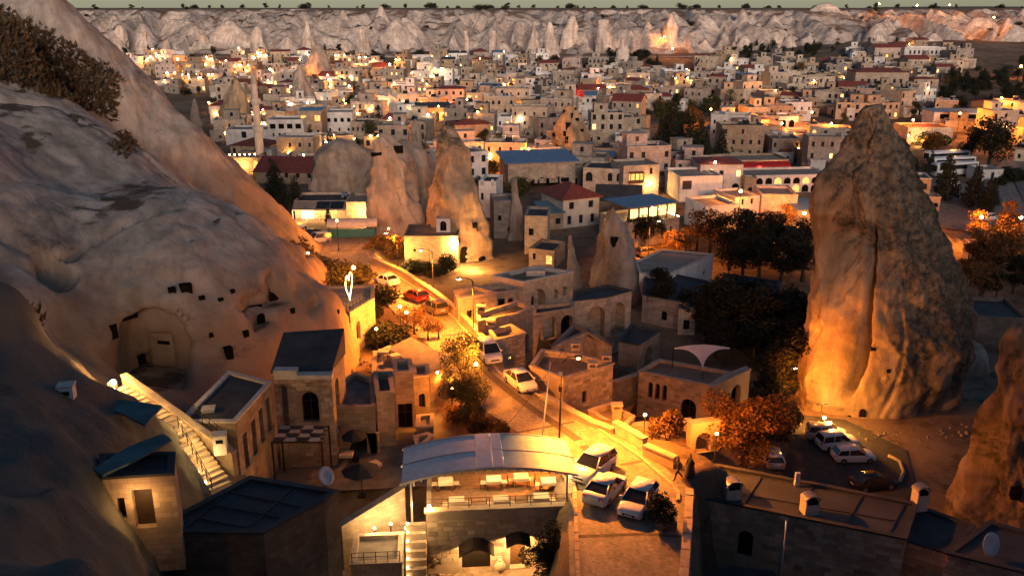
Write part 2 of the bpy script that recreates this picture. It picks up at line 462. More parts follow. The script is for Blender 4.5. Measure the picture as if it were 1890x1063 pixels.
def ground_material():
    m, nt, N, L, b = _mat('ground')
    gp = geo_pos(nt)
    c = ramp(nt, noise(nt, 0.05, 8, 0.65, gp), [(0.3, (0.11, 0.07, 0.045)), (0.5, (0.20, 0.14, 0.095)), (0.72, (0.32, 0.25, 0.19))])
    sc = ramp(nt, noise(nt, 0.35, 7, 0.75, gp), [(0.5, 0.0), (0.68, 1.0)])
    c = mix(nt, c, (0.06, 0.046, 0.026), sc)
    L.new(c, b.inputs['Base Color']); b.inputs['Roughness'].default_value = 0.95
    b.inputs['Specular IOR Level'].default_value = 0.1
    bump(nt, b, noise(nt, 1.2, 8, 0.7, gp), 0.6, 0.3)
    MATS['ground'] = m
ground_material()
def road_material():
    m, nt, N, L, b = _mat('road_setts')
    gp = geo_pos(nt)
    br = N.new('ShaderNodeTexBrick')
    mp = N.new('ShaderNodeMapping'); mp.inputs['Rotation'].default_value = (0, 0, R(32)); L.new(gp, mp.inputs['Vector'])
    L.new(mp.outputs[0], br.inputs['Vector']); br.inputs['Scale'].default_value = 1.0
    br.inputs['Brick Width'].default_value = 0.24; br.inputs['Row Height'].default_value = 0.16
    br.inputs['Mortar Size'].default_value = 0.012
    br.inputs['Color1'].default_value = (0.7, 0.68, 0.66, 1); br.inputs['Color2'].default_value = (1.2, 1.18, 1.15, 1)
    br.inputs['Mortar'].default_value = (0.5, 0.48, 0.46, 1)
    c = ramp(nt, noise(nt, 0.5, 7, 0.68, gp), [(0.3, (0.17, 0.145, 0.12)), (0.52, (0.27, 0.235, 0.20)), (0.75, (0.36, 0.315, 0.265))])
    c = mix(nt, c, br.outputs['Color'], 0.9, 'MULTIPLY')
    mp2 = N.new('ShaderNodeMapping'); mp2.inputs['Rotation'].default_value = (0, 0, R(32)); mp2.inputs['Scale'].default_value = (1.5, 0.12, 1); L.new(gp, mp2.inputs['Vector'])
    tr = ramp(nt, noise(nt, 0.7, 5, 0.6, mp2.outputs[0]), [(0.42, 0.6), (0.62, 1.0)])
    c = mix(nt, c, tr, 0.6, 'MULTIPLY')
    L.new(c, b.inputs['Base Color']); b.inputs['Roughness'].default_value = 0.8
    bump(nt, b, noise(nt, 6, 4, 0.7, gp), 0.5, 0.03)
    MATS['road_setts'] = m
road_material()

def grid_faces(nx, ny):
    i = np.arange(nx - 1)[:, None]; j = np.arange(ny - 1)[None, :]
    a = i * ny + j
    return np.stack([a, a + ny, a + ny + 1, a + 1], -1).reshape(-1, 4)
# the ground: one sheet, fine near the lanes, coarse out to the horizon
gx = np.concatenate([-np.geomspace(1500, 62, 26), np.arange(-60, 72, 1.0), np.geomspace(74, 1500, 26)])
gy = np.concatenate([[-420, -300, -200, -140, -100, -75, -50, -30, -15, -5, 0, 3, 6, 10, 15, 20, 25], np.arange(30, 172, 1.0), np.arange(172, 1002, 6.0)])
X, Y = np.meshgrid(gx, gy, indexing='ij')
Z = G(X, Y)
Z = Z + fbm(X * 0.06, Y * 0.06, Y * 0 + 3.3, 3) * 0.35 * sst(Y, 170, 210)
inroad = (X > xl_(Y) - 0.6) & (X < xr_(Y) + 0.6) & (Y > 28) & (Y < 152)
Z = Z - 0.06 * inroad
ground = put('ground', np_mesh('ground', np.stack([X, Y, Z], -1).reshape(-1, 3), grid_faces(len(gx), len(gy)), 'ground'))
tag(ground, kind='structure')

# the paved lane as its own sheet, with a gutter band of darker setts and kerbs
ry = np.arange(33, 146.1, 0.75)
def lane_strip(name, fa, fb, dz, mat, n=8):
    t = np.linspace(0, 1, n)[:, None]
    xs = fa(ry)[None] * (1 - t) + fb(ry)[None] * t
    ys = np.repeat(ry[None], n, 0)
    V = np.stack([xs, ys, zroad(ys) + dz], -1).reshape(-1, 3)
    return put(name, np_mesh(name, V, grid_faces(n, len(ry)), mat, True))
road = tag(lane_strip('road', lambda y: xl_(y) - 0.3, lambda y: xr_(y) + 0.1, 0.0, 'road_setts', 10), kind='structure')
plain('gutter_setts', (0.075, 0.062, 0.052), 0.85, var=0.35, scale=2.5, bmp=0.02)
def mid(y, k): return xl_(y) * (1 - k) + xr_(y) * k
MB_ = MB()
def quad_on_road(name, pts, mat, dz=0.006):
    mb = MB(); vs = [(p.x, p.y, float(zroad(p.y)) + dz) for p in pts]
    mb.add(vs, [tuple(range(len(vs)))])
    o = mb.build(name, mat); o.parent = road
    return o
def onroad(px, py):
    z = 6.0
    for _ in range(40): z = 0.5 * z + 0.5 * float(zroad(at_z(px, py, z).y))
    return at_z(px, py, z)
def band(px_pts, w0, mat, name='gutter_band'):
    """a band of dark setts across or along the lane"""
    P = [onroad(*q) for q in px_pts]
    vs = []; fs = []
    for i, p in enumerate(P):
        t = (P[min(i + 1, len(P) - 1)] - P[max(i - 1, 0)]); t.z = 0; t.normalize(); n = Vector((-t.y, t.x, 0)) * w0 * .5
        for s in (-1, 1):
            q = p + n * s; vs.append((q.x, q.y, float(zroad(q.y)) + 0.006))
    for i in range(len(P) - 1): fs.append((2 * i, 2 * i + 2, 2 * i + 3, 2 * i + 1))
    mb = MB(); mb.add(vs, fs)
    return mb.build(name, mat, road)
band([(880, 668), (905, 692), (940, 722), (985, 756), (1025, 782), (1068, 812)], 0.75, 'gutter_setts')
band([(1075, 822), (1110, 848), (1140, 868)], 0.7, 'gutter_setts')
band([(955, 798), (1060, 778)], 0.32, 'gutter_setts')
band([(1145, 858), (1188, 850)], 0.35, 'gutter_setts')
band([(1065, 990), (1190, 985), (1260, 990)], 0.35, 'gutter_setts')
band([(700, 553), (760, 548)], 0.5, 'gutter_setts'); band([(815, 620), (880, 612)], 0.4, 'gutter_setts')
# kerb along the right side
mb = MB()
yy = np.arange(50, 132, 1.0)
for a, b in zip(yy[:-1], yy[1:]):
    x0, x1 = float(xr_(a)), float(xr_(b)); z0, z1 = float(zroad(a)), float(zroad(b))
    g = 0.03
    mb.add([(x0 - .95, a + g, z0), (x0 - .72, a + g, z0), (x1 - .72, b - g, z1), (x1 - .95, b - g, z1),
            (x0 - .95, a + g, z0 + .13), (x0 - .72, a + g, z0 + .13), (x1 - .72, b - g, z1 + .13), (x1 - .95, b - g, z1 + .13)],
           [(4, 5, 6, 7), (0, 1, 5, 4), (1, 2, 6, 5), (2, 3, 7, 6), (3, 0, 4, 7)])
tag(mb.build('kerb', 'coping'), kind='structure')

# ------------------------------------------------------------------ surface nets for sculpted rock
def surface_nets(F, o, s):
    nx, ny, nz = F.shape
    neg = F < 0
    cnt = np.zeros((nx - 1, ny - 1, nz - 1), np.int8)
    for dx in (0, 1):
        for dy in (0, 1):
            for dz in (0, 1):
                cnt += neg[dx:nx - 1 + dx, dy:ny - 1 + dy, dz:nz - 1 + dz]
    act = (cnt > 0) & (cnt < 8)
    idx = np.full(act.shape, -1, np.int64)
    C = np.argwhere(act); idx[act] = np.arange(len(C))
    acc = np.zeros((len(C), 3)); num = np.zeros(len(C))
    corners = [(i, j, k) for i in (0, 1) for j in (0, 1) for k in (0, 1)]
    for a in corners:
        for ax in range(3):
            if a[ax]: continue
            b = list(a); b[ax] = 1
            fa = F[C[:, 0] + a[0], C[:, 1] + a[1], C[:, 2] + a[2]]; fb = F[C[:, 0] + b[0], C[:, 1] + b[1], C[:, 2] + b[2]]
            mk = (fa < 0) != (fb < 0)
            t = np.where(mk, fa / np.where(mk, fa - fb, 1), 0)
            p = np.repeat(np.array([a], float), len(C), 0); p[:, ax] = t
            acc += p * mk[:, None]; num += mk
    V = (C + acc / num[:, None]) * s + np.array(o)
    Q = []
    for ax in range(3):
        sl0 = [slice(None)] * 3; sl1 = [slice(None)] * 3
        sl0[ax] = slice(0, -1); sl1[ax] = slice(1, None)
        a = neg[tuple(sl0)]; b = neg[tuple(sl1)]
        E = np.argwhere(a != b)
        u, v = [(1, 2), (2, 0), (0, 1)][ax]
        ok = (E[:, u] > 0) & (E[:, v] > 0) & (E[:, u] < F.shape[u] - 1) & (E[:, v] < F.shape[v] - 1)
        E = E[ok]
        fl = a[tuple(E.T)]
        def cell(du, dv):
            c = E.copy(); c[:, u] += du; c[:, v] += dv
            return idx[tuple(c.T)]
        q = np.stack([cell(-1, -1), cell(0, -1), cell(0, 0), cell(-1, 0)], -1)
        q[~fl] = q[~fl][:, ::-1]
        Q.append(q)
    Q = np.concatenate(Q)
    return V, Q[(Q >= 0).all(1)]
def normals(V, Q):
    n = np.cross(V[Q[:, 2]] - V[Q[:, 0]], V[Q[:, 3]] - V[Q[:, 1]])
    N = np.zeros_like(V)
    for k in range(4): np.add.at(N, Q[:, k], n)
    return N / np.maximum(np.linalg.norm(N, axis=1, keepdims=True), 1e-9)
def smin(a, b, k):
    h = np.clip(0.5 + 0.5 * (b - a) / k, 0, 1)
    return b * (1 - h) + a * h - k * h * (1 - h)

# ------------------------------------------------------------------ the rock hillside on the left
HPTS = []
def hp(px, py, D): HPTS.append(tuple(at_y(px, py, D)))
for q in [(95, 0, 120), (200, 110, 122), (280, 180, 124), (350, 240, 125), (400, 292, 126), (440, 330, 127), (490, 385, 127)]:
    hp(*q); x, y, z = HPTS[-1]
    HPTS.append((x + 7, y + 7, z - 9)); HPTS.append((x + 9, y + 22, max(-2, z - 24))); HPTS.append((x - 2, y + 34, max(-2, z - 26)))
    HPTS.append((x - 9, y - 13, z - 1.2))
for q in [(0, 60, 108), (60, 90, 108), (100, 150, 104), (200, 240, 104), (300, 320, 104), (380, 350, 110), (0, 190, 90), (80, 215, 92), (-100, 100, 95), (-100, 250, 74),
          (0, 600, 48), (40, 560, 52), (100, 640, 51), (150, 670, 54), (190, 700, 57), (60, 740, 43), (120, 760, 44), (220, 730, 52), (200, 800, 44), (130, 850, 38), (60, 830, 37), (255, 745, 50),
          (30, 900, 32), (100, 960, 29.5), (160, 940, 33), (100, 1030, 26), (180, 1045, 26), (0, 1030, 25), (-80, 900, 30), (-100, 700, 42),
          (300, 780, 57), (360, 800, 57), (395, 740, 66), (330, 735, 66), (250, 722, 65.5), (430, 850, 55), (470, 900, 55)]:
    hp(*q)
for q in [(-6, 60, 4), (-12, 66, 4), (-14, 100, 2), (-22, 118, 2), (-28, 128, 1), (-12, 40, 2), (-12, 30, 8), (-6, 48, 2), (-14, 46, 3), (-13, 52, 4), (-16, 60, 5), (-20, 58, 7), (-110, 60, 44), (-110, 100, 52), (-80, 100, 47), (-75, 118, 46), (-60, 30, 36), (-40, 20, 33), (-100, 135, 40), (-70, 148, 10), (-110, 150, 25), (-25, 20, 25), (-15, 18, 22), (-10, 36, 4), (-14, 40, 4), (-18, 46, 8), (-18, 41, 9), (-16, 34, 10), (-20, 148, -2), (-45, 149, 0)]:
    HPTS.append(q)
HPTS = np.array(HPTS)
def tps_fit(P, lam=0.4):
    n = len(P); d = np.hypot(P[:, None, 0] - P[None, :, 0], P[:, None, 1] - P[None, :, 1])
    K = np.sqrt(d * d + 1.0) * -1.0                   # multiquadric
    A = np.zeros((n + 3, n + 3)); A[:n, :n] = K - lam * np.eye(n) * 0.02
    A[:n, n] = 1; A[:n, n + 1] = P[:, 0]; A[:n, n + 2] = P[:, 1]; A[n:, :n] = A[:n, n:].T
    return np.linalg.solve(A, np.concatenate([P[:, 2], np.zeros(3)]))
HW = tps_fit(HPTS, 8.0)
def hill_h(x, y):
    s = HW[-3] + HW[-2] * x + HW[-1] * y
    for (a, b, _), w in zip(HPTS, HW[:-3]): s = s - w * np.sqrt((x - a) ** 2 + (y - b) ** 2 + 1.0)
    return s
HS = 0.42
hx = np.arange(-112, -9, HS); hy = np.arange(17, 150, HS); hz = np.arange(-3, 62, HS)
H2 = hill_h(hx[:, None], hy[None, :])
XX = hx[:, None, None].astype(np.float32); YY = hy[None, :, None].astype(np.float32); ZZ = hz[None, None, :].astype(np.float32)
Fh = ((ZZ - H2[:, :, None].astype(np.float32)) * 0.62).astype(np.float32)
def ell(c, r):
    k = np.sqrt(((XX - c[0]) / r[0]) ** 2 + ((YY - c[1]) / r[1]) ** 2 + ((ZZ - c[2]) / r[2]) ** 2)
    return (k - 1) * min(r)
for c, r, k in [((-33, 80, 8), (14.5, 15, 15), 4), ((-36, 97, 4), (11, 12, 13), 4), ((-19.5, 80, 6), (4.6, 6, 7.6), 1.5), ((-46, 72, 12), (11, 13.5, 13), 4),
                ((-52, 93, 15), (18, 15, 13.5), 3), ((-23, 88, 4), (6, 7, 7), 2), ((-40, 66.5, 14), (5, 4, 6), 3), ((-27, 70, 5), (7, 6, 6), 3), ((-62, 84, 20), (14, 14, 11), 3),
                ((-28.5, 104, 3), (5, 8, 8), 2), ((-17.6, 76, 3), (3.4, 4, 6.5), 1.5)]:
    Fh = smin(Fh, ell(c, r).astype(np.float32), k)
def carve(c, h, rnd=0.3, arch=False):
    global Fh
    qx = np.abs(XX - c[0]) - h[0]; qy = np.abs(YY - c[1]) - h[1]; qz = np.abs(ZZ - c[2]) - h[2]
    if arch:
        e = np.sqrt((XX - c[0]) ** 2 + np.maximum(ZZ - c[2], 0) ** 2) - h[0]
        dd = np.maximum(np.maximum(np.where(ZZ > c[2], e, qx), -(ZZ - c[2]) - h[2]), qy)
    else:
        dd = np.maximum(np.maximum(qx, qy), qz)
    Fh = np.maximum(Fh, -dd)
def face_y(px, py):                                     # where a sight line meets the rock
    d = ray(px, py); t = np.arange(20, 190, 0.25)
    P = np.stack([d.x * t, d.y * t, CZ + d.z * t], -1)
    I = np.round((P - np.array([hx[0], hy[0], hz[0]])) / HS).astype(int)
    ok = (I >= 0).all(1) & (I < np.array(Fh.shape)).all(1)
    v = np.where(ok, Fh[tuple(np.clip(I, 0, np.array(Fh.shape) - 1).T)], 1)
    k = int(np.argmax(v < 0))
    return Vector(P[k])
# hollowed dwellings cut into the rock
c = face_y(272, 645); carve((c.x, c.y + 0.7, c.z - 0.2), (3.1, 2.6, 3.0), arch=True)
CHAMBER = c.copy()
c2 = face_y(262, 668); carve((c2.x, c2.y, c2.z), (0.5, 1.6, 0.8))
c2 = face_y(302, 650); carve((c2.x, c2.y, c2.z), (1.2, 0.6, 1.9))
for px, py, w, h, dpt in [(95, 500, 1.1, 1.6, 1.6), (470, 562, 1.6, 1.1, 1.8), (500, 540, 1.2, 1.6, 1.6), (482, 592, 1.0, .9, 1.4), (575, 570, .6, .5, 1)]:
    c2 = face_y(px, py); carve((c2.x, c2.y, c2.z), (w, dpt, h))
V, Q = surface_nets(Fh, (hx[0], hy[0], hz[0]), HS)
N_ = normals(V, Q)
dsp = fbm(V[:, 0] * 0.09, V[:, 1] * 0.09, V[:, 2] * 0.13, 4) * 0.75 + np.abs(fbm(V[:, 0] * 0.3, V[:, 1] * 0.3, V[:, 2] * 0.16 + 7, 3)) * -0.22 + 0.1
led = V[:, 2] + 2.2 * fbm(V[:, 0] * 0.035, V[:, 1] * 0.035, V[:, 2] * 0 + 2, 3) + 0.12 * V[:, 0]
def ledge(c, w, a): return a * np.clip((led - c) / w, -1, 1) * np.exp(-((led - c) / (w * 3.2)) ** 2)
patch = sst(fbm(V[:, 0] * 0.05, V[:, 1] * 0.05, V[:, 2] * 0.05 + 4, 2), -0.2, 0.35)
dsp = dsp - 0.3 * (1 - np.abs(fbm(V[:, 0] * .33, V[:, 1] * .33, V[:, 2] * .07, 3))) ** 4 * sst(fbm(V[:, 0] * .06, V[:, 1] * .06, V[:, 2] * .06, 2), -.3, .3) * (V[:, 1] > 58)
dsp = dsp + .10 * fbm(V[:, 0] * .9, V[:, 1] * .9, V[:, 2] * .9, 2)
dsp = dsp - 0.7 * np.exp(-(np.abs(fbm(V[:, 0] * 0.05 + 3, V[:, 1] * 0.05, V[:, 2] * 0.03, 3)) / 0.035) ** 2) * (V[:, 1] > 58)
V = V + N_ * dsp[:, None]
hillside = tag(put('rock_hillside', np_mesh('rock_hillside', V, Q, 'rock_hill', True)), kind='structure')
del Fh, XX, YY, ZZ
HILLV = V
def hill_top(x, y):
    m = (np.abs(HILLV[:, 0] - x) < 1.0) & (np.abs(HILLV[:, 1] - y) < 1.0)
    return float(HILLV[m, 2].max()) if m.any() else gz(x, y)

# ------------------------------------------------------------------ the far badland cliffs
cx = np.arange(-580, 640, 1.5); cy = np.arange(525, 800, 1.5)
X, Y = np.meshgrid(cx, cy, indexing='ij')
rt = sst(X, 170, 360)
foot = 564 + 16 * fbm(X * 0.006, X * 0 + 2, X * 0, 3) + 12 * np.sin(X * 0.011) + 30 * rt
wx = X + 7 * fbm(X * 0.03, Y * 0.03, X * 0 + 1, 3); wy = Y + 6 * fbm(X * 0.03, Y * 0.03, X * 0 + 8, 2)
def ridge(fx, fy, o): return (1 - np.abs(vnoise(wx * fx + o, wy * fy, X * 0 + o))) ** 1.6
spur = ridge(0.022, 0.004, 0.0); sp2 = ridge(0.05, 0.010, 4.4); sp3 = ridge(0.12, 0.03, 9.1)
# long spurs and gullies running down from the tableland edge
s_ = (Y - foot + 46 * (spur - 0.5) + 30 * (sp2 - 0.5) + 17 * (sp3 - 0.5)) / 120
prof = np.interp(s_, [-0.5, -0.05, 0.08, 0.22, 0.42, 0.62, 0.82, 1.0, 1.4], [0, 0.01, 0.10, 0.36, 0.52, 0.76, 0.93, 1.0, 1.0])
env = np.clip(np.sin(np.clip(s_ + 0.1, 0, 1.1) / 1.1 * math.pi), 0, 1) ** 0.8
z0_ = 8 + 5.5 * rt
base = z0_ + (32.3 - z0_) * prof
Zc = base + env * (3.6 * (sp2 - 0.5) + 3.8 * (sp3 - 0.5)) + env * 1.0 * fbm(X * 0.13, Y * 0.13, X * 0 + 5, 4)
cr = np.random.default_rng(21)
for k in range(105):
    px_ = cr.uniform(-520, 560); sy = cr.beta(1.1, 2.2) * 0.8
    fx = float(np.interp(px_, cx, foot[:, 0])); py_ = fx - 14 + sy * 110
    ai = int((px_ - cx[0]) / 1.5); aj = int(np.clip((py_ - cy[0]) / 1.5, 0, len(cy) - 1))
    hgt = cr.uniform(2, 8.5) * (0.75 + 0.6 * (1 - sy)); slope = cr.uniform(1.4, 2.6); rd = cr.uniform(1.0, 9.0)
    rad = int((hgt / slope + 8) / 1.5) + 2
    i0, i1, j0, j1 = max(ai - rad, 0), min(ai + rad, len(cx)), max(aj - rad, 0), min(aj + rad, len(cy))
    d = np.hypot((wx[i0:i1, j0:j1] - wx[ai, aj]) * cr.uniform(0.6, 1.3), wy[i0:i1, j0:j1] - wy[ai, aj])
    th = np.arctan2(Y[i0:i1, j0:j1] - py_, X[i0:i1, j0:j1] - px_)
    cone = base[ai, aj] + hgt - slope * (np.sqrt(d * d + rd) - math.sqrt(rd)) * (1 + 0.16 * np.sin(th * cr.integers(3, 7) + k)) + 0.8 * sp3[i0:i1, j0:j1]
    old = Zc[i0:i1, j0:j1]
    Zc[i0:i1, j0:j1] = np.maximum(old, cone) + 0.25 * np.exp(-np.abs(old - cone))
edge = sst(Y, 525, 540) * sst(Y, 800, 785) * sst(X, -580, -560) * sst(X, 640, 620)
Zc = (Zc - 0.3) * edge + (G(X, Y) - 3) * (1 - edge)
cliffs = tag(put('cliff_range', np_mesh('cliff_range', np.stack([X, Y, Zc], -1).reshape(-1, 3), grid_faces(len(cx), len(cy)), 'rock_cliff', True)), kind='structure')
def cliff_z(x, y):
    i = int(np.clip((x - cx[0]) / 1.5, 0, len(cx) - 1)); j = int(np.clip((y - cy[0]) / 1.5, 0, len(cy) - 1))
    return max(float(Zc[i, j]), gz(x, y))

# ------------------------------------------------------------------ free-standing tuff spires
def spire(label, D, sil, mat='rock_spire', ry=0.8, nt_=48, nz_=48, amp=0.12, seed=0, notch=(), sink=2.0, group=None, name='rock_spire', cat='rock spire', facets=13, planes=(), rough=None):
    pts = []
    for py, a, b in sil:
        pa, pb = at_y(a, py, D), at_y(b, py, D)
        pts.append((pa.z, (pa.x + pb.x) / 2, (pb.x - pa.x) / 2))
    pts.sort()
    zs = [p[0] for p in pts]
    z0 = zs[0] - sink; z1 = zs[-1]
    bx = pts[0][1]
    gro = 1.0 + (0.008 if planes else 0.015) * facets
    zz = z0 + (z1 - z0) * np.linspace(0, 1, nz_)
    cxs = np.interp(zz, zs, [p[1] for p in pts]); rs = np.interp(zz, zs, [p[2] for p in pts]) * gro
    for _ in range(2):                          # ease the corners of the outline
        cxs[1:-1] = (cxs[:-2] + 2 * cxs[1:-1] + cxs[2:]) / 4; rs[1:-1] = (rs[:-2] + 2 * rs[1:-1] + rs[2:]) / 4
    th = np.linspace(0, 2 * math.pi, nt_, endpoint=False)
    T, Zg = np.meshgrid(th, zz, indexing='ij')
    Rg = np.repeat(rs[None], nt_, 0); Cg = np.repeat(cxs[None], nt_, 0)
    sc = 1.0 / max(rs.max(), 0.5)
    nx_ = np.cos(T); ny_ = np.sin(T)
    f = fbm(nx_ * 1.3 + seed * 3.1, ny_ * 1.3 + seed, Zg * sc * 1.3, 4) * amp + np.minimum(0, fbm(nx_ * 3.2 + seed, ny_ * 3.2, Zg * sc * 2.2 + seed, 3)) * amp * 0.6
    m = 1 + f
    m = m - 0.05 * amp / 0.12 * np.abs(fbm(nx_ * 5 + seed, ny_ * 5, Zg * sc * 3.1, 3))
    pr = np.random.default_rng(seed + 50)
    Hh = z1 - z0
    px3 = Rg * m * nx_ + (Cg - bx) * 0; py3 = Rg * ry * m * ny_; pz3 = Zg - z0
    for fi in range(facets + len(planes)):               # split faces where slabs have fallen away
        ph = pr.uniform(0, 2 * math.pi); ti_ = pr.uniform(-.15, .5)
        if fi >= facets: ph, ti_ = R(planes[fi - facets][0]), R(planes[fi - facets][1])
        nn = np.array([math.cos(ph) * math.cos(ti_), math.sin(ph) * math.cos(ti_), math.sin(ti_)])
        zc_ = (planes[fi - facets][2] if fi >= facets else pr.uniform(.15, .85)) * Hh; rc = float(np.interp(zc_ + z0, zz, rs)) * (ry if abs(nn[1]) > .7 else 1)
        lim = rc * (planes[fi - facets][3] if fi >= facets else pr.uniform(.76, .97)) * math.cos(ti_) + nn[2] * zc_
        dt = px3 * nn[0] + py3 * nn[1] + pz3 * nn[2] - lim
        hor = nx_ * nn[0] + ny_ * nn[1]
        cut = np.where((dt > 0) & (hor > .25), dt / np.maximum(hor, .25), 0) * .96
        m = np.maximum(m - cut / np.maximum(Rg, .3), .45)
        px3 = Rg * m * nx_; py3 = Rg * ry * m * ny_
    for (t0, w, zl, zh, dp) in notch:
        m = m - dp * np.exp(-((T - t0) / w) ** 2) * sst(Zg - z0, zl, zl + 1.5) * sst(Zg - z0, zh + 2, zh)
    fine = fbm(Cg * .9 + Rg * nx_ * 1.1, Rg * ny_ * 1.1 + seed, Zg * .8, 4) * min(.045, .012 * 12 / max(rs.max(), 4)) + np.minimum(0, fbm(Rg * nx_ * .5, Rg * ny_ * .5 + seed, Zg * .45, 3) + .2) * .03
    m = m + fine
    wob = fbm(nx_ * 2, ny_ * 2, Zg * 0.25 + seed, 2) * 0.3
    if rough is None: rough = min(.9, .09 * rs.max())
    m = m + rough * fbm((Cg + Rg * nx_) * .26, Rg * ny_ * .26 + seed * 3, Zg * .3, 5, .55) / np.maximum(Rg, 1.2)
    V = np.stack([Cg + Rg * m * nx_ - bx, Rg * ry * m * ny_, Zg - z0 + wob * (Zg > z0 + .5)], -1).reshape(-1, 3)
    F = grid_faces(nt_, nz_)
    w = np.stack([(nt_ - 1) * nz_ + np.arange(nz_ - 1), np.arange(nz_ - 1), np.arange(1, nz_), (nt_ - 1) * nz_ + np.arange(1, nz_)], -1)
    F = np.concatenate([F, w])
    top = np.array([[cxs[-1] - bx, 0, z1 - z0 + rs[-1] * 0.35]])
    V = np.concatenate([V, top]); ti = len(V) - 1
    r_ = np.arange(nt_) * nz_ + nz_ - 1
    cap = np.stack([r_, np.roll(r_, -1), np.full(nt_, ti), np.full(nt_, ti)], -1)
    me = bpy.data.meshes.new(name)
    faces = [tuple(q) for q in F.tolist()] + [tuple(q[:3]) for q in cap.tolist()]
    me.from_pydata(V.tolist(), [], faces); me.materials.append(MATS[mat])
    me.polygons.foreach_set('use_smooth', np.full(len(me.polygons), True)); me.update()
    o = put(name, me, None, (bx, D, z0))
    tag(o, label, cat, group)
    o['D'] = D
    return o
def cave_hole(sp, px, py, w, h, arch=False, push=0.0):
    """a near-black panel set on the rock, painting the shade of a cave opening"""
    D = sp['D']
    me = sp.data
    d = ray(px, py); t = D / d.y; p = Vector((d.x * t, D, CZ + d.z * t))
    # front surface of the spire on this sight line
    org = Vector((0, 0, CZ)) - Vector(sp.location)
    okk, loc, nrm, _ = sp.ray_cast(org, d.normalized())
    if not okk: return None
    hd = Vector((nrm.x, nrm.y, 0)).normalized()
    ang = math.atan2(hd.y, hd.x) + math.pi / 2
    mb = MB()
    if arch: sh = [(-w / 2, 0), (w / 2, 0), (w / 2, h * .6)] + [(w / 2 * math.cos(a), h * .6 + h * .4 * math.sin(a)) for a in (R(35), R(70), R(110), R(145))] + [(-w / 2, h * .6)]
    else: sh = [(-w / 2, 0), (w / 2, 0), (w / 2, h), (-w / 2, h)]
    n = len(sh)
    mb.add([(a, -0.05, b) for a, b in sh] + [(a, 0.6, b) for a, b in sh], [tuple(range(n))] + [(i, (i + 1) % n, (i + 1) % n + n, i + n) for i in range(n)])  # panel just proud of the rock; the hole's shade is its dark colour
    o = mb.build('cave_shade_panel', 'void', sp, loc - Vector((0, 0, h / 2)), ang)
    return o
big = spire('huge rock spire with orange lit face and dark lichened cap by the car park', 87,
            [(200, 1602, 1650), (215, 1592, 1664), (250, 1572, 1686), (285, 1550, 1710), (320, 1526, 1736), (360, 1511, 1758), (400, 1500, 1776), (450, 1494, 1794), (520, 1491, 1812), (600, 1486, 1820),
             (650, 1484, 1815), (690, 1482, 1785), (730, 1478, 1745), (790, 1472, 1715), (860, 1466, 1705)], 'rock_big', ry=0.62, nt_=220, nz_=200, amp=0.04, seed=1, facets=8,
            notch=((R(231), 0.05, 12, 28, 0.5), (R(262), 0.025, 2, 20, 0.04), (R(318), 0.12, 4, 22, 0.10)), planes=((252, 5, .45, .80), (297, 12, .5, .80), (205, 4, .5, .86), (335, 10, .5, .88), (275, 34, .85, .75), (230, 30, .82, .78)), rough=.55)
spire('broad dark rock mass behind the sunken car park, hollowed into a shadowed cave', 97, [(640, 1700, 1830), (690, 1690, 1850), (780, 1685, 1850), (880, 1685, 1850)], 'rock_grey', nt_=64, nz_=40, amp=0.1, seed=14)
near_sp = spire('near rock spire blotched with dark lichen, rising behind the roof with the satellite dish', 62,
                [(606, 1850, 1905), (630, 1836, 1925), (680, 1822, 1940), (760, 1812, 1960), (860, 1800, 1985), (960, 1778, 2000), (1063, 1762, 2020), (1140, 1755, 2030)], 'rock_near', nt_=120, nz_=120, amp=0.13, seed=4)
s1 = spire('tall leaning rock spire with grey lichened crest above the lamplit house', 141,
           [(236, 818, 832), (255, 805, 846), (300, 791, 864), (350, 777, 884), (400, 771, 898), (440, 768, 910), (490, 770, 930)], ry=0.7, nt_=110, nz_=100, amp=0.11, seed=2)
s2 = spire('slender grey rock spire standing behind the leaning spire', 166, [(222, 761, 771), (250, 749, 788), (300, 745, 802), (350, 743, 812), (420, 740, 830)], 'rock_grey', nt_=64, nz_=60, seed=3)
s3 = spire('squat pale rock block with a carved gap beside the leaning spire', 152, [(250, 690, 712), (268, 684, 738), (300, 680, 766), (380, 677, 784), (460, 678, 790)], 'rock_pale', nt_=90, nz_=70, amp=0.13, seed=5)
spire('jagged pale rock mass joining the squat block to the leaning spire', 158, [(262, 730, 756), (285, 712, 790), (330, 690, 806), (400, 680, 822), (470, 676, 842)], 'rock_pale', nt_=90, nz_=70, amp=0.16, seed=22, ry=.5)
spire('low pale rock hump among houses below the minaret', 178, [(266, 600, 655), (285, 580, 675), (310, 573, 685), (345, 568, 695)], 'rock_pale', nt_=64, nz_=40, amp=0.14, seed=6)
castle = spire('castle-like rock spire pierced by cave windows with a red flag on top', 236, [(196, 1049, 1061), (215, 1038, 1071), (240, 1029, 1084), (265, 1021, 1093), (300, 1018, 1100)], 'rock_castle', nt_=80, nz_=70, amp=0.11, seed=7)
s5 = spire('small crooked rock spire behind the corner house with lit wooden bay', 214, [(259, 1168, 1178), (280, 1159, 1189), (310, 1151, 1196), (334, 1148, 1200)], 'rock_castle', nt_=56, nz_=50, amp=0.16, seed=8)
s6 = spire('dark rock spire with a tall doorway above the arched stone houses', 119, [(381, 1122, 1140), (410, 1106, 1158), (440, 1099, 1170), (480, 1092, 1180), (540, 1086, 1193), (600, 1080, 1206)], 'rock_grey', nt_=90, nz_=80, amp=0.09, seed=9)
spire('thin rock pillar beside the dark spire with the doorway', 123, [(436, 1046, 1058), (460, 1042, 1065), (500, 1040, 1071), (540, 1040, 1076)], 'rock_grey', nt_=40, nz_=40, amp=0.15, seed=10)
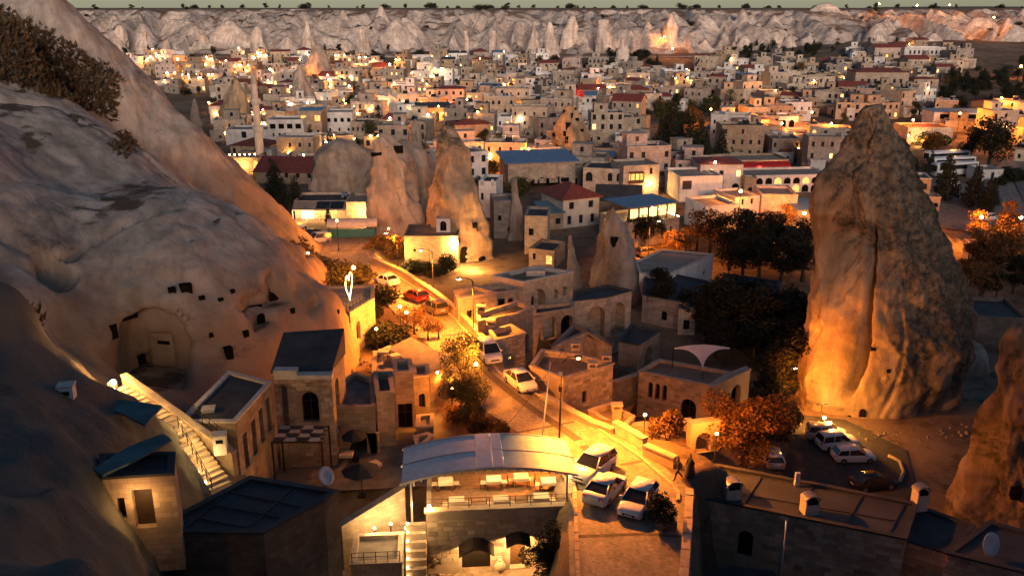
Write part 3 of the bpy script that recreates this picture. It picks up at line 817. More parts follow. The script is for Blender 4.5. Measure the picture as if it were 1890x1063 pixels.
spire('ruined rock pillar rising between white house and red-roofed house', 150, [(332, 938, 957), (380, 932, 971), (440, 929, 976), (500, 925, 982)], 'rock_grey', nt_=56, nz_=50, amp=0.16, seed=11)
s8 = spire('rounded rock spire with a cave hole beside the minaret', 288, [(148, 428, 440), (170, 418, 450), (200, 408, 458), (240, 404, 463)], 'rock_castle', nt_=56, nz_=50, seed=12)
spire('broad pale rock spire behind the minaret', 332, [(121, 546, 557), (150, 533, 567), (180, 526, 579), (216, 522, 584)], 'rock_pale', nt_=56, nz_=50, seed=13)
spire('little pointed pale rock spire at the foot of the rock slope', 262, [(184, 353, 364), (200, 346, 371), (230, 342, 378), (256, 340, 382)], 'rock_pale', nt_=48, nz_=40, amp=0.16, seed=15)
spire('grey rock spire among the string-lit hotel terraces', 428, [(84, 581, 593), (100, 573, 602), (128, 565, 611)], 'rock_pale', nt_=48, nz_=40, seed=16)
FARG = 'rock spires standing at the foot of the far cliffs'
for k, (D, sil) in enumerate([(520, [(58, 855, 862), (78, 855, 866), (114, 852, 869)]), (520, [(58, 906, 914), (80, 902, 918), (109, 902, 919)]), (535, [(44, 978, 990), (70, 973, 999), (108, 969, 1001)]),
                              (530, [(42, 1010, 1021), (70, 1005, 1029), (107, 1001, 1034)]), (505, [(74, 1143, 1155), (95, 1136, 1160), (118, 1133, 1164)]), (540, [(54, 664, 676), (75, 659, 681), (98, 654, 685)]),
                              (545, [(40, 561, 571), (60, 559, 579), (98, 557, 581)]), (575, [(26, 1232, 1241), (60, 1223, 1254), (97, 1213, 1262)]), (560, [(38, 1106, 1120), (60, 1100, 1128), (88, 1096, 1134)]),
                              (570, [(30, 1050, 1062), (60, 1036, 1066), (92, 1030, 1072)]), (560, [(48, 216, 228), (75, 205, 240), (108, 196, 250)]), (550, [(60, 262, 272), (80, 256, 280), (106, 250, 286)]),
                              (540, [(76, 302, 314), (90, 298, 320), (110, 296, 324)]), (550, [(50, 470, 478), (70, 462, 486), (95, 458, 492)]), (560, [(66, 368, 382), (85, 364, 386), (110, 362, 388)])]):
    spire('pale slender rock spire standing at the foot of the far cliffs', D, sil, 'rock_cliff', nt_=32, nz_=30, amp=0.14, seed=30 + k, group=FARG, sink=4)
for px, py, w, h in [(1040, 208, .9, 1.3), (1056, 214, .9, 1.4), (1066, 224, 1, 1.6), (1049, 234, 1.2, 2), (1075, 243, .9, 1.3), (1042, 247, .9, 1.3), (1046, 258, 1.1, 1.8), (1085, 266, .9, 1.6), (1030, 270, .9, 1.2), (1062, 202, .7, 1.0)]:
    cave_hole(castle, px, py, w, h)
for sp, px, py, w, h, ar in [(s6, 1131, 455, 0.9, 2.6, False), (s1, 858, 470, 1.6, 2.6, True), (s1, 892, 486, 1.5, 2.4, True), (s1, 877, 420, .8, 1.4, False), (s3, 728, 277, 3.0, 1.2, False), (s3, 700, 285, 2.6, .6, False),
                             (s8, 441, 221, 1.6, 1.6, True), (s5, 1166, 272, 1.0, 1.5, False), (big, 1592, 762, .7, .9, True), (big, 1566, 770, .6, .8, True), (big, 1612, 646, .5, .5, False), (big, 1640, 685, .4, .4, False),
                             (s1, 845, 448, .9, 2.0, True), (near_sp, 1866, 905, 1.0, 1.0, True)]:
    cave_hole(sp, px, py, w, h, ar)

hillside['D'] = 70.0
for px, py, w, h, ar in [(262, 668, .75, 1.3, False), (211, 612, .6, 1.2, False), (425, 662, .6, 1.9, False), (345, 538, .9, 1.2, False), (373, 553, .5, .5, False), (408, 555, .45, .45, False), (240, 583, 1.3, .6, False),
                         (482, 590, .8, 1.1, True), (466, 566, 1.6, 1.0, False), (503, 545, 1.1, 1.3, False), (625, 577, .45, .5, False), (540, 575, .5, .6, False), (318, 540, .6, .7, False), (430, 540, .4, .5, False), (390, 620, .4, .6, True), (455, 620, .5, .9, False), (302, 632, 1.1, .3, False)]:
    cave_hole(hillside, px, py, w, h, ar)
# ------------------------------------------------------------------ building kit
def arch_shape(x0, x1, z0, z1, arch, n=7):
    if not arch: return [(x0, z0), (x1, z0), (x1, z1), (x0, z1)]
    r = (x1 - x0) / 2; cxx = (x0 + x1) / 2; rise = min(r * arch, (z1 - z0) * 0.7)
    zs = z1 - rise
    return [(x0, z0), (x1, z0), (x1, zs)] + [(cxx + r * math.cos(a), zs + rise * math.sin(a)) for a in [math.pi * k / n for k in range(1, n)]] + [(x0, zs)]
def wall_face(mb, x0, x1, z0, z1, holes, M, depth=0.25, m=0, top=None):
    """one wall with real openings; local wall plane is x-z, outside is -y"""
    outer = [(x0, z0), (x1, z0)] + (top if top else [(x1, z1), (x0, z1)])
    loops = [[Vector((a, b, 0)) for a, b in outer]] + [[Vector((a, b, 0)) for a, b in h] for h in holes]
    flat = [p for l in loops for p in l]
    tris = tessellate_polygon(loops)
    fs = []
    for t in tris:
        a, b, c = (flat[i] for i in t)
        cr_ = (b - a).cross(c - a).z
        fs.append(tuple(t) if cr_ > 0 else tuple(t[::-1]))
    mb.add([(p.x, 0, p.y) for p in flat], fs, m, M)
    for h in holes:
        n = len(h)
        mb.add([(a, 0, b) for a, b in h] + [(a, depth, b) for a, b in h], [(i, i + n, (i + 1) % n + n, (i + 1) % n) for i in range(n)], m, M)
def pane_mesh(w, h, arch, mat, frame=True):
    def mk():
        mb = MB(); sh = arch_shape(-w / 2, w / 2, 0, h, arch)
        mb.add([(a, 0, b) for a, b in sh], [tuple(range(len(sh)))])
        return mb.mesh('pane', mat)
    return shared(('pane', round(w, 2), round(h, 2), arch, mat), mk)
def frame_mesh(w, h, arch, mat):
    def mk():
        mb = MB(); t = 0.07
        mb.box(-w / 2, -w / 2 + t, -.05, .02, 0, h * (0.72 if arch else 1)); mb.box(w / 2 - t, w / 2, -.05, .02, 0, h * (0.72 if arch else 1))
        mb.box(-w / 2 + t, w / 2 - t, -.05, .02, 0, t); mb.box(-t / 2, t / 2, -.045, .02, t, h - t)
        if not arch: mb.box(-w / 2 + t, w / 2 - t, -.05, .02, h - t, h)
        mb.box(-w / 2 + t, w / 2 - t, -.04, .015, h * .62, h * .62 + t * .8)
        return mb.mesh('frame', mat)
    return shared(('frame', round(w, 2), round(h, 2), arch, mat), mk)
PANES = {'dark': 'glass_dark', 'void': 'void', 'lit': 'lit_warm', 'orange': 'lit_orange', 'wood': 'dark_wood', 'door': 'timber', 'stone': None, 'white': 'neon_warm'}
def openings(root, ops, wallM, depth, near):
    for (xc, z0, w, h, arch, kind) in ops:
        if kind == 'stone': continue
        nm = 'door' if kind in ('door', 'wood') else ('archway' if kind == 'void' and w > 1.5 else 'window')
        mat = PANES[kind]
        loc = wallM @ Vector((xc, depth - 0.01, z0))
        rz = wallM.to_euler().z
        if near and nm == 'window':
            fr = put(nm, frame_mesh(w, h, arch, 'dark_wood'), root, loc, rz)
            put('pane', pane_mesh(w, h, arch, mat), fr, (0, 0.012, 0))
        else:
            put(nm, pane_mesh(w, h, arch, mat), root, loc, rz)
def box_house(label, loc, rz, w, d, h, wall='wall_cream', roof='flat', roofmat='roof_gravel', front=(), right=(), left=(), parapet=0.35, near=False, depth=0.25,
              cat='house', group=None, name='stone_house', coping=None, rise=1.8, over=0.35, chim=(), skirt=3.0):
    """origin at base centre of the front wall; front faces -y before turning"""
    root = empty(name, loc, rz, label, cat, group)
    mb = MB()
    MF = Matrix.Translation((0, 0, 0))
    MR = Matrix.Translation((w / 2, 0, 0)) @ Matrix.Rotation(R(90), 4, 'Z')       # x runs back along the right wall
    ML = Matrix.Translation((-w / 2, d, 0)) @ Matrix.Rotation(R(-90), 4, 'Z')
    MK = Matrix.Translation((0, d, 0)) @ Matrix.Rotation(R(180), 4, 'Z')
    def hs(ops): return [arch_shape(x - ww / 2, x + ww / 2, z, z + hh, a) for (x, z, ww, hh, a, k) in ops]
    wall_face(mb, -w / 2, w / 2, -skirt, h, hs(front), MF, depth)
    gtop = [(d, h), (d / 2, h + rise), (0, h)] if roof == 'gable' else None
    wall_face(mb, 0, d, -skirt, h, hs(right), MR, depth, top=gtop)
    wall_face(mb, 0, d, -skirt, h, hs(left), ML, depth, top=gtop)
    wall_face(mb, -w / 2, w / 2, -skirt, h, [], MK, depth)
    mb.build('wall', wall, root)
    openings(root, front, MF, depth, near); openings(root, right, MR, depth, near); openings(root, left, ML, depth, near)
    if any(k == 'stone' for *_, k in list(front) + list(right) + list(left)):
        for ops, M in ((front, MF), (right, MR), (left, ML)):
            for (xc, z0, ww, hh, a, k) in ops:
                if k == 'stone': put('alcove', pane_mesh(ww, hh, a, wall), root, M @ Vector((xc, depth - .01, z0)), M.to_euler().z)
    rb = MB()
    if roof == 'flat':
        t = 0.28; o = 0.06
        zf = h - parapet
        rb.add([(-w / 2 + t, t, zf), (w / 2 - t, t, zf), (w / 2 - t, d - t, zf), (-w / 2 + t, d - t, zf)], [(0, 1, 2, 3)], 0)
        for (a, b, c, e) in ((-w / 2 - o, w / 2 + o, -o, t), (-w / 2 - o, w / 2 + o, d - t, d + o), (-w / 2 - o, -w / 2 + t, t, d - t), (w / 2 - t, w / 2 + o, t, d - t)):
            rb.box(a, b, c, e, h + 0.001, h + 0.13, 1)
            rb.box(max(a, -w / 2 + .02), min(b, w / 2 - .02), max(c, .02), min(e, d - .02), zf, h + 0.001, 1)
        rb.build('roof', [roofmat, coping or wall], root)
    elif roof == 'slab':
        rb.box(-w / 2 - over, w / 2 + over, -over, d + over, h + .002, h + 0.2, 0)
        rb.build('roof', [roofmat], root)
    elif roof == 'shed':
        rb.add([(-w / 2 - over, -over, h), (w / 2 + over, -over, h), (w / 2 + over, d + over, h + rise), (-w / 2 - over, d + over, h + rise),
                (-w / 2 - over, -over, h + .15), (w / 2 + over, -over, h + .15), (w / 2 + over, d + over, h + rise + .15), (-w / 2 - over, d + over, h + rise + .15)],
               [(0, 3, 2, 1), (4, 5, 6, 7), (0, 1, 5, 4), (1, 2, 6, 5), (2, 3, 7, 6), (3, 0, 4, 7)])
        rb.add([(-w / 2, d - .05, h), (w / 2, d - .05, h), (w / 2, d - .05, h + rise), (-w / 2, d - .05, h + rise)], [(0, 1, 2, 3)])
        rb.build('roof', [roofmat], root)
    elif roof == 'gable':
        a, b = -w / 2 - over, w / 2 + over
        e0 = h - over * rise / (d / 2)
        rb.add([(a, -over, e0 + .02), (b, -over, e0 + .02), (b, d / 2, h + rise + .02), (a, d / 2, h + rise + .02), (a, d + over, e0 + .02), (b, d + over, e0 + .02),
                (a, -over, e0 + .18), (b, -over, e0 + .18), (b, d / 2, h + rise + .2), (a, d / 2, h + rise + .2), (a, d + over, e0 + .18), (b, d + over, e0 + .18)],
               [(6, 7, 8, 9), (9, 8, 11, 10), (0, 3, 2, 1), (3, 4, 5, 2), (0, 1, 7, 6), (4, 10, 11, 5), (1, 2, 8, 7), (2, 5, 11, 8), (0, 6, 9, 3), (3, 9, 10, 4)])
        rb.build('roof', [roofmat], root)
    elif roof == 'hip':
        a, b, c, e = -w / 2 - over, w / 2 + over, -over, d + over
        k = min(w, d) / 2
        r1, r2 = (-w / 2 + k, w / 2 - k) if w >= d else (0, 0)
        s1_, s2_ = (d / 2, d / 2) if w >= d else (k, d - k)
        rb.add([(a, c, h), (b, c, h), (b, e, h), (a, e, h), (a, c, h + .14), (b, c, h + .14), (b, e, h + .14), (a, e, h + .14), (r1, s1_, h + rise), (r2 + .01, s2_ + .01, h + rise)],
               [(0, 3, 2, 1), (0, 1, 5, 4), (1, 2, 6, 5), (2, 3, 7, 6), (3, 0, 4, 7), (4, 5, 9, 8), (5, 6, 9), (6, 7, 8, 9), (7, 4, 8)] if w >= d else
               [(0, 3, 2, 1), (0, 1, 5, 4), (1, 2, 6, 5), (2, 3, 7, 6), (3, 0, 4, 7), (4, 5, 8), (5, 6, 9, 8), (6, 7, 9), (7, 4, 8, 9)])
        rb.build('roof', [roofmat], root)
    for (x, y, hh) in chim:
        chimney_stack(root, (x, y, h - (parapet if roof == 'flat' else 0.0)), hh, wall)
    root['h'] = h
    return root
def chimney_stack(root, loc, hh, wall):
    mb = MB(); s = 0.36
    mb.box(-s, s, -s * .8, s * .8, 0, hh); mb.box(-s - .08, s + .08, -s * .8 - .08, s * .8 + .08, hh, hh + .1)
    for a in (-1, 1): mb.box(a * s - .1 * (a > 0), a * s + .1 * (a < 0), -s * .8, s * .8, hh + .1, hh + .42)
    mb.box(-s - .1, s + .1, -s * .8 - .1, s * .8 + .1, hh + .42, hh + .54)
    return mb.build('chimney', wall, root, loc)
def house_px(label, pxl, pxr, pybase, pytop, d, rz=0.0, base_z=None, **kw):
    """a house whose front base runs between two points of the picture on the ground and whose height is read off the picture"""
    pm = (pxl + pxr) / 2
    b = on(pm, pybase) if base_z is None else at_z(pm, pybase, base_z)
    t = at_y(pm, pytop, b.y)
    w = (pxr - pxl) / FPX * zd_of(b) / max(0.5, math.cos(rz))
    return box_house(label, b, rz, w, d, max(1.5, t.z - b.z), **kw), w, t.z - b.z
def edge_house(label, A, B, ztop, d, zbase, **kw):
    """a house given by the two ends of its front roof edge (picture points at height ztop)"""
    a, b = at_z(*A, ztop), at_z(*B, ztop)
    w = math.hypot(b.x - a.x, b.y - a.y)
    rz = math.atan2(b.y - a.y, b.x - a.x)
    return box_house(label, ((a.x + b.x) / 2, (a.y + b.y) / 2, zbase), rz, w, d, ztop - zbase, **kw), w, ztop - zbase
def row(n, w, z, ww, hh, kind='dark', arch=0, off=0.0, lit=None, span=0.8):
    out = []
    for i in range(n):
        x = off + (0 if n == 1 else (-0.5 + i / (n - 1)) * w * span)
        k = kind
        if lit and i in lit: k = 'lit'
        out.append((x, z, ww, hh, arch, k))
    return out

# ------------------------------------------------------------------ lamps
LAMP = 7.0
def bulb_mesh(r, mat):
    def mk():
        mb = MB(); mb.lathe([(0.02 * r, -r), (0.75 * r, -.65 * r), (r, 0), (0.75 * r, .65 * r), (0.02 * r, r)], 8, 0)
        return mb.mesh('bulb', mat)
    return shared(('bulb', round(r, 3), mat), mk)
def light_at(parent, loc, watts, col=(1.0, 0.265, 0.022), rad=0.12, kind='POINT', name='lamp_light', spot=None, rot=None):
    ld = bpy.data.lights.new(name, kind); ld.energy = watts * LAMP; ld.color = col; ld.shadow_soft_size = rad
    if spot: ld.spot_size = spot; ld.spot_blend = 0.6
    o = bpy.data.objects.new(name, ld); COL.objects.link(o); o.location = loc; o.parent = parent
    if rot is not None: o.rotation_euler = rot
    return o
def wall_bulb(parent, loc, r=0.16, mat='bulb_warm', watts=None, col=(1.0, 0.5, 0.14)):
    o = put('lamp_bulb', bulb_mesh(r, mat), parent, loc)
    if watts: light_at(parent, (loc[0], loc[1] - 0.35, loc[2] + .05), watts, col, 0.15)
    return o
def lamp_post(label, p, h, kind='globe', watts=150, mat='bulb_orange', col=(1.0, 0.265, 0.022), arm=1.2, rz=0.0, group=None, polemat='iron', r=0.05, name='street_lamp', br=0.2, tilt=12):
    root = empty(name, p, rz, label, 'lamp', group)
    mb = MB(); mb.lathe([(r * 2.2, -.4), (r * 2.2, .25), (r * 1.3, .35), (r, h)], 8)
    mb.build('pole', polemat, root)
    if kind == 'globe':
        mb = MB(); mb.lathe([(.05, h - .06), (.12, h - .02), (.12, h + .02)], 8); mb.build('collar', polemat, root)
        put('lamp_bulb', bulb_mesh(br, mat), root, (0, 0, h + br + .02))
        if watts: light_at(root, (0, 0, h + .9 + br), watts, col, 0.2)
    else:
        mb = MB(); mb.tube([(0, 0, h - .3), (0, -.1, h + .1), (0, -arm * .5, h + .32), (0, -arm, h + .36)], r * .7)
        mb.build('arm', polemat, root)
        mb = MB(); mb.box(-.13, .13, -arm - .45, -arm + .1, h + .32, h + .44); mb.build('lamp_head', polemat, root)
        put('lamp_bulb', bulb_mesh(br * .7, mat), root, (0, -arm - .2, h + .27), scale=(1, 1.6, .6))
        if watts: light_at(root, (0, -arm - .2, h + .0), watts, col, 0.15, 'SPOT', spot=R(158), rot=(R(-tilt), 0, 0))
    return root

# ------------------------------------------------------------------ vehicles
def rounded_loop(y0, y1, z0, z1, rb, rt, n=3):
    pts = []
    for (cyy, czz, r, a0) in ((y1 - rb, z0 + rb, rb, -90), (y1 - rt, z1 - rt, rt, 0), (y0 + rt, z1 - rt, rt, 90), (y0 + rb, z0 + rb, rb, 180)):
        for k in range(n + 1):
            a = R(a0 + 90 * k / n); pts.append((cyy + r * math.cos(a), czz + r * math.sin(a)))
    return pts
CARS = {
    # outline stations: x, half width, underside, shoulder ; cabin: x, half width at roof, roof height
    'sedan': dict(L=4.4, W=1.76, belt=0.92, hood=0.88, nose=0.66, boot=1.02, cab=[(-1.75, 1.0), (-1.0, 1.42), (0.35, 1.45), (1.2, 0.93)], wb=2.6),
    'hatch': dict(L=4.15, W=1.78, belt=0.95, hood=0.92, nose=0.68, boot=0.95, cab=[(-1.98, 0.98), (-1.62, 1.42), (0.25, 1.48), (1.1, 0.97)], wb=2.55),
    'suv': dict(L=4.3, W=1.84, belt=1.06, hood=1.04, nose=0.78, boot=1.05, cab=[(-2.08, 1.08), (-1.85, 1.62), (0.3, 1.68), (1.05, 1.08)], wb=2.6),
    'van': dict(L=4.4, W=1.82, belt=1.1, hood=1.06, nose=0.8, boot=1.1, cab=[(-2.14, 1.12), (-2.08, 1.78), (0.55, 1.84), (1.35, 1.1)], wb=2.75),
}
def make_car(kind, paint, label, p, heading, group=None, rack=False):
    c = CARS[kind]; L = c['L'] / 2; W = c['W'] / 2
    root = empty('parked_car', p, heading, label, 'car', group); root.scale = (.94,) * 3
    gc = 0.2
    # body shell: rounded cross sections along x
    st = [(-L, .80, gc + .18, c['boot'] - .16), (-L + .1, .92, gc + .06, c['boot'] - .03), (-L + .45, 1.0, gc, c['boot']), (-0.9, 1.0, gc - .02, c['belt'] + .01), (0.4, 1.0, gc - .02, c['belt']), (1.15, 1.0, gc - .02, c['hood']),
          (L - .45, .98, gc, c['hood'] - .1), (L - .14, .90, gc + .04, c['nose'] + .06), (L, .74, gc + .14, c['nose'] - .1)]
    def body():
        vs = []; fs = []; n = 16
        for (x, k, z0, z1) in st:
            vs += [(x, a, b) for a, b in rounded_loop(-W * k, W * k, z0, z1, .10, .16)]
        for s in range(len(st) - 1):
            for i in range(n): fs.append((s * n + i, (s + 1) * n + i, (s + 1) * n + (i + 1) % n, s * n + (i + 1) % n))
        fs = [f[::-1] for f in fs]
        fs.append(tuple(range(n))[::-1]); fs.append(tuple(range((len(st) - 1) * n, len(st) * n)))
        mb = MB(); mb.add(vs, fs, 0, None, True)
        # roof skin and pillars
        cb = c['cab']; wr = W * .74; wb_ = W * .95
        (xa, za), (xb, zb), (xc, zc), (xd, zd) = cb
        xm = (xb + xc) / 2
        mb.add([(xb, -wr, zb), (xm, -wr, max(zb, zc) + .03), (xc, -wr, zc), (xc, wr, zc), (xm, wr, max(zb, zc) + .03), (xb, wr, zb),
                (xb, -wr, zb - .07), (xc, -wr, zc - .07), (xc, wr, zc - .07), (xb, wr, zb - .07), (xm, 0, max(zb, zc) + .06)],
               [(0, 1, 10), (1, 2, 10), (2, 3, 10), (3, 4, 10), (4, 5, 10), (5, 0, 10), (0, 6, 7, 2, 1), (2, 7, 8, 3), (3, 8, 9, 5, 4), (5, 9, 6, 0)], 0, None, True)
        for s in (-1, 1):
            for (x0, z0, x1, z1) in ((xa, za, xb, zb), (xd, zd, xc, zc)):
                mb.tube([(x0, s * wb_, z0 - .04), (x1, s * wr, z1 - .03)], .045, 5)
            mb.tube([(xm - .1, s * (wb_ + .005), c['belt'] - .03), (xm, s * wr, max(zb, zc) - .04)], .045, 5)
        return mb
    key = ('body', kind, paint)
    bm_ = shared(key, lambda: body().mesh('body', paint))
    put('body', bm_, root)
    cb = c['cab']; wr = W * .735; wb_ = W * .945
    (xa, za), (xb, zb), (xc, zc), (xd, zd) = cb
    be = c['belt'] - .03
    def glass(vs):
        mb = MB(); mb.add(vs, [(0, 1, 2, 3)]); return mb
    put('windscreen', shared(('ws', kind), lambda: glass([(xd, -wb_, zd - .02), (xd, wb_, zd - .02), (xc, wr, zc - .05), (xc, -wr, zc - .05)]).mesh('windscreen', 'glass_dark')), root)
    put('rear_window', shared(('rw', kind), lambda: glass([(xa, wb_, za - .02), (xa, -wb_, za - .02), (xb, -wr, zb - .05), (xb, wr, zb - .05)]).mesh('rear_window', 'glass_dark')), root)
    for s in (-1, 1):
        vs = [(xa, s * wb_, za - .03), (xd, s * wb_, zd - .03), (xc, s * wr, zc - .05), (xb, s * wr, zb - .05)]
        put('side_window', shared(('sw', kind, s), lambda: glass(vs if s < 0 else vs[::-1]).mesh('side_window', 'glass_dark')), root)
    def wheel():
        mb = MB(); M = Matrix.Rotation(R(90), 4, 'X')
        mb.lathe([(.2, -.1), (.30, -.1), (.325, -.06), (.325, .06), (.30, .1), (.2, .1)], 16, 0, M)
        return mb.mesh('tyre', 'rubber')
    def rim():
        mb = MB(); M = Matrix.Rotation(R(90), 4, 'X')
        mb.lathe([(.05, -.112), (.21, -.105), (.21, .105), (.05, .112)], 14, 0, M, False)
        for k in range(5):
            mb.box(.04, .19, -.118, .118, -.025, .025, 0, Matrix.Rotation(2 * math.pi * k / 5, 4, 'Y'))
        return mb.mesh('rim', 'steel_grey')
    for sx in (-1, 1):
        for sy in (-1, 1):
            t = put('wheel', shared('tyre', wheel), root, (sx * c['wb'] / 2 + (.05 if sx > 0 else 0), sy * (W - .07), .325))
            put('rim', shared('rim', rim), t)
    for s in (-1, 1):
        def hl():
            mb = MB(); mb.box(-.12, .03, -.19, .19, -.07, .07); return mb.mesh('headlight', 'white_paint')
        def tl():
            mb = MB(); mb.box(-.03, .07, -.15, .15, -.11, .11); return mb.mesh('tail_light', 'red_glass')
        put('headlight', shared('hl', hl), root, (L - .17, s * W * .66, c['nose'] - .06), s * R(-14) * -1)
        put('tail_light', shared('tl', tl), root, (-L + .045, s * W * .70, c['boot'] - .2), s * R(12) * -1)
        def mr():
            mb = MB(); mb.box(-.06, .08, -.1, .1, -.07, .07); return mb.mesh('mirror', paint)
        put('mirror', shared(('mr', paint), mr), root, (c['cab'][3][0] - .25, s * (W + .06), c['belt'] + .06))
    def gr():
        mb = MB(); mb.box(-.05, .03, -.42, .42, -.06, .06); return mb.mesh('grille', 'void')
    put('grille', shared('gr', gr), root, (L - .01, 0, c['nose'] - .22))
    def pl():
        mb = MB(); mb.box(-.02, .02, -.26, .26, -.055, .055); return mb.mesh('number_plate', 'white_paint')
    put('number_plate', shared('pl', pl), root, (L + .022, 0, .42)); put('number_plate', shared('pl', pl), root, (-L - .015, 0, c['boot'] - .33))
    if rack:
        for s in (-1, 1):
            mb = MB(); mb.tube([(-1.5, s * W * .66, c['cab'][1][1] + .07), (.2, s * W * .66, c['cab'][2][1] + .07)], .025, 5); mb.build('roof_rail', 'iron', root)
    return root
def car_between(kind, paint, label, rear_px, front_px, group=None, ground=None, rack=False):
    """a car whose rear and front wheels stand where the picture shows them"""
    a = on(*rear_px) if ground is None else at_z(*rear_px, ground); b = on(*front_px) if ground is None else at_z(*front_px, ground)
    m = (a + b) / 2; m.z = ground if ground is not None else gz(m.x, m.y)
    ang = math.atan2(b.y - a.y, b.x - a.x)
    o = make_car(kind, paint, label, m + Vector((0, 0, 0.0)), ang, group, rack)
    if ground is None:
        fx = m + Vector((math.cos(ang), math.sin(ang), 0)); pit = math.atan2(gz(fx.x, fx.y) - m.z, 1.0)
        o.rotation_euler = (0, -max(-.12, min(.12, pit)), ang)
    return o

# ------------------------------------------------------------------ trees and shrubs
def leaf_cloud(centres, radii, n, size, seed, squash=1.0, hollow=0.35):
    r = np.random.default_rng(seed)
    C = np.array(centres); W = np.array(radii) ** 2; W = W / W.sum()
    k = r.choice(len(C), n, p=W)
    d = r.normal(size=(n, 3)); d /= np.linalg.norm(d, axis=1, keepdims=True)
    rad = np.array(radii)[k] * (hollow + (1 - hollow) * r.random(n) ** 0.5)
    P = C[k] + d * rad[:, None] * np.array([1, 1, squash])
    u = r.normal(size=(n, 3)) + d * 0.3; u /= np.linalg.norm(u, axis=1, keepdims=True)
    v = np.cross(u, r.normal(size=(n, 3))); v /= np.linalg.norm(v, axis=1, keepdims=True)
    s = size * (0.6 + 0.8 * r.random(n))[:, None]
    V = np.concatenate([P - u * s, P - v * s * .5, P + u * s, P + v * s * .5]).reshape(4, n, 3).transpose(1, 0, 2).reshape(-1, 3)
    return V, np.arange(4 * n).reshape(n, 4)
TREES = {}
def tree_proto(kind):
    if kind in TREES: return TREES[kind]
    r = random.Random(hash(kind) % 1000 if False else sum(map(ord, kind)))
    mb = MB()
    if kind.startswith('round') or kind.startswith('sparse'):
        limbs = []
        mb.tube([(0, 0, -.4), (.05, 0, .9), (.1, .05, 1.9), (.05, 0, 2.6)], .16, 7, r2=.09)
        cs = []; rs = []
        for i in range(13):
            a = r.uniform(0, 6.28); rad = r.uniform(.3, 1.45); z = r.uniform(1.7, 4.5); rad *= 1.15 - abs(z - 2.8) / 3.2
            p = (rad * math.cos(a), rad * math.sin(a), z); cs.append(p); rs.append(r.uniform(.5, .95))
            mb.tube([(.05, 0, r.uniform(1.2, 2.2)), (p[0] * .5, p[1] * .5, z * .5 + .9), p], .06, 5, r2=.015)
        n = 2600 if kind.startswith('round') else 1100
        fine = kind[-1] in 'opqr2'
        V, F = leaf_cloud(cs, rs, n * (4 if fine else 1), .065 if fine else .12, sum(map(ord, kind)))
    elif kind.startswith('conifer'):
        mb.tube([(0, 0, -.4), (0, 0, 4.6)], .13, 7, r2=.02)
        cs = []; rs = []
        for i in range(46):
            z = .5 + 4.4 * (i / 46) ** 1.0; a = i * 2.4; rad = 1.15 * (1 - (z - .3) / 5.0) * r.uniform(.6, 1.1)
            cs.append((rad * math.cos(a), rad * math.sin(a), z)); rs.append(.18 + .36 * (1 - z / 5.2))
            mb.tube([(0, 0, z + .1), (rad * math.cos(a), rad * math.sin(a), z)], .03, 4, r2=.01)
        V, F = leaf_cloud(cs, rs, 2400, .11, 9, .7)
    elif kind.startswith('cypress'):
        mb.tube([(0, 0, -.4), (0, 0, 5)], .1, 6, r2=.02)
        cs = [(r.uniform(-.25, .25), r.uniform(-.25, .25), .5 + 4.6 * i / 24) for i in range(25)]
        rs = [.6 * math.sin(min(1, (i + 2) / 9) * 1.57) * (1 - (i / 26) ** 2.2) + .12 for i in range(25)]
        V, F = leaf_cloud(cs, rs, 1900, .11, 6)
    else:   # bush
        for i in range(6):
            a = i * 1.05; mb.tube([(0, 0, -.2), (.3 * math.cos(a), .3 * math.sin(a), .5), (.8 * math.cos(a), .8 * math.sin(a), 1.2)], .05, 5, r2=.012)
        cs = []; rs = []
        for i in range(12):
            a = r.uniform(0, 6.28); q = r.uniform(0, 1.1); cs.append((q * math.cos(a), q * math.sin(a), r.uniform(.45, 1.5) - q * .3)); rs.append(r.uniform(.4, .7))
        V, F = leaf_cloud(cs, rs, 1500 if kind == 'bush' else 700, .11, 4, .85)
    TREES[kind] = (mb, V, F)
    return TREES[kind]
def plant_tree(kind, leaf, label, p, h, wid=1.0, rz=None, group=None, name=None, cat=None):
    mb, V, F = tree_proto(kind)
    base_h = float(V[:, 2].max())
    k = h / base_h
    nm = name or ({'b': 'shrub', 'c': 'conifer_tree'}.get(kind[0], 'leafy_tree'))
    root = empty(nm, p, rng.uniform(0, 6.28) if rz is None else rz, label, cat or ('shrub' if kind[0] == 'b' else 'tree'), group)
    root.scale = (k * wid, k * wid, k)
    put('trunk' if kind[0] != 'b' else 'stem', shared(('trunk', kind), lambda: mb.mesh('trunk', 'bark')), root)
    put('crown', shared(('crown', kind, leaf), lambda: np_mesh('crown', V, F, leaf, False)), root)
    return root

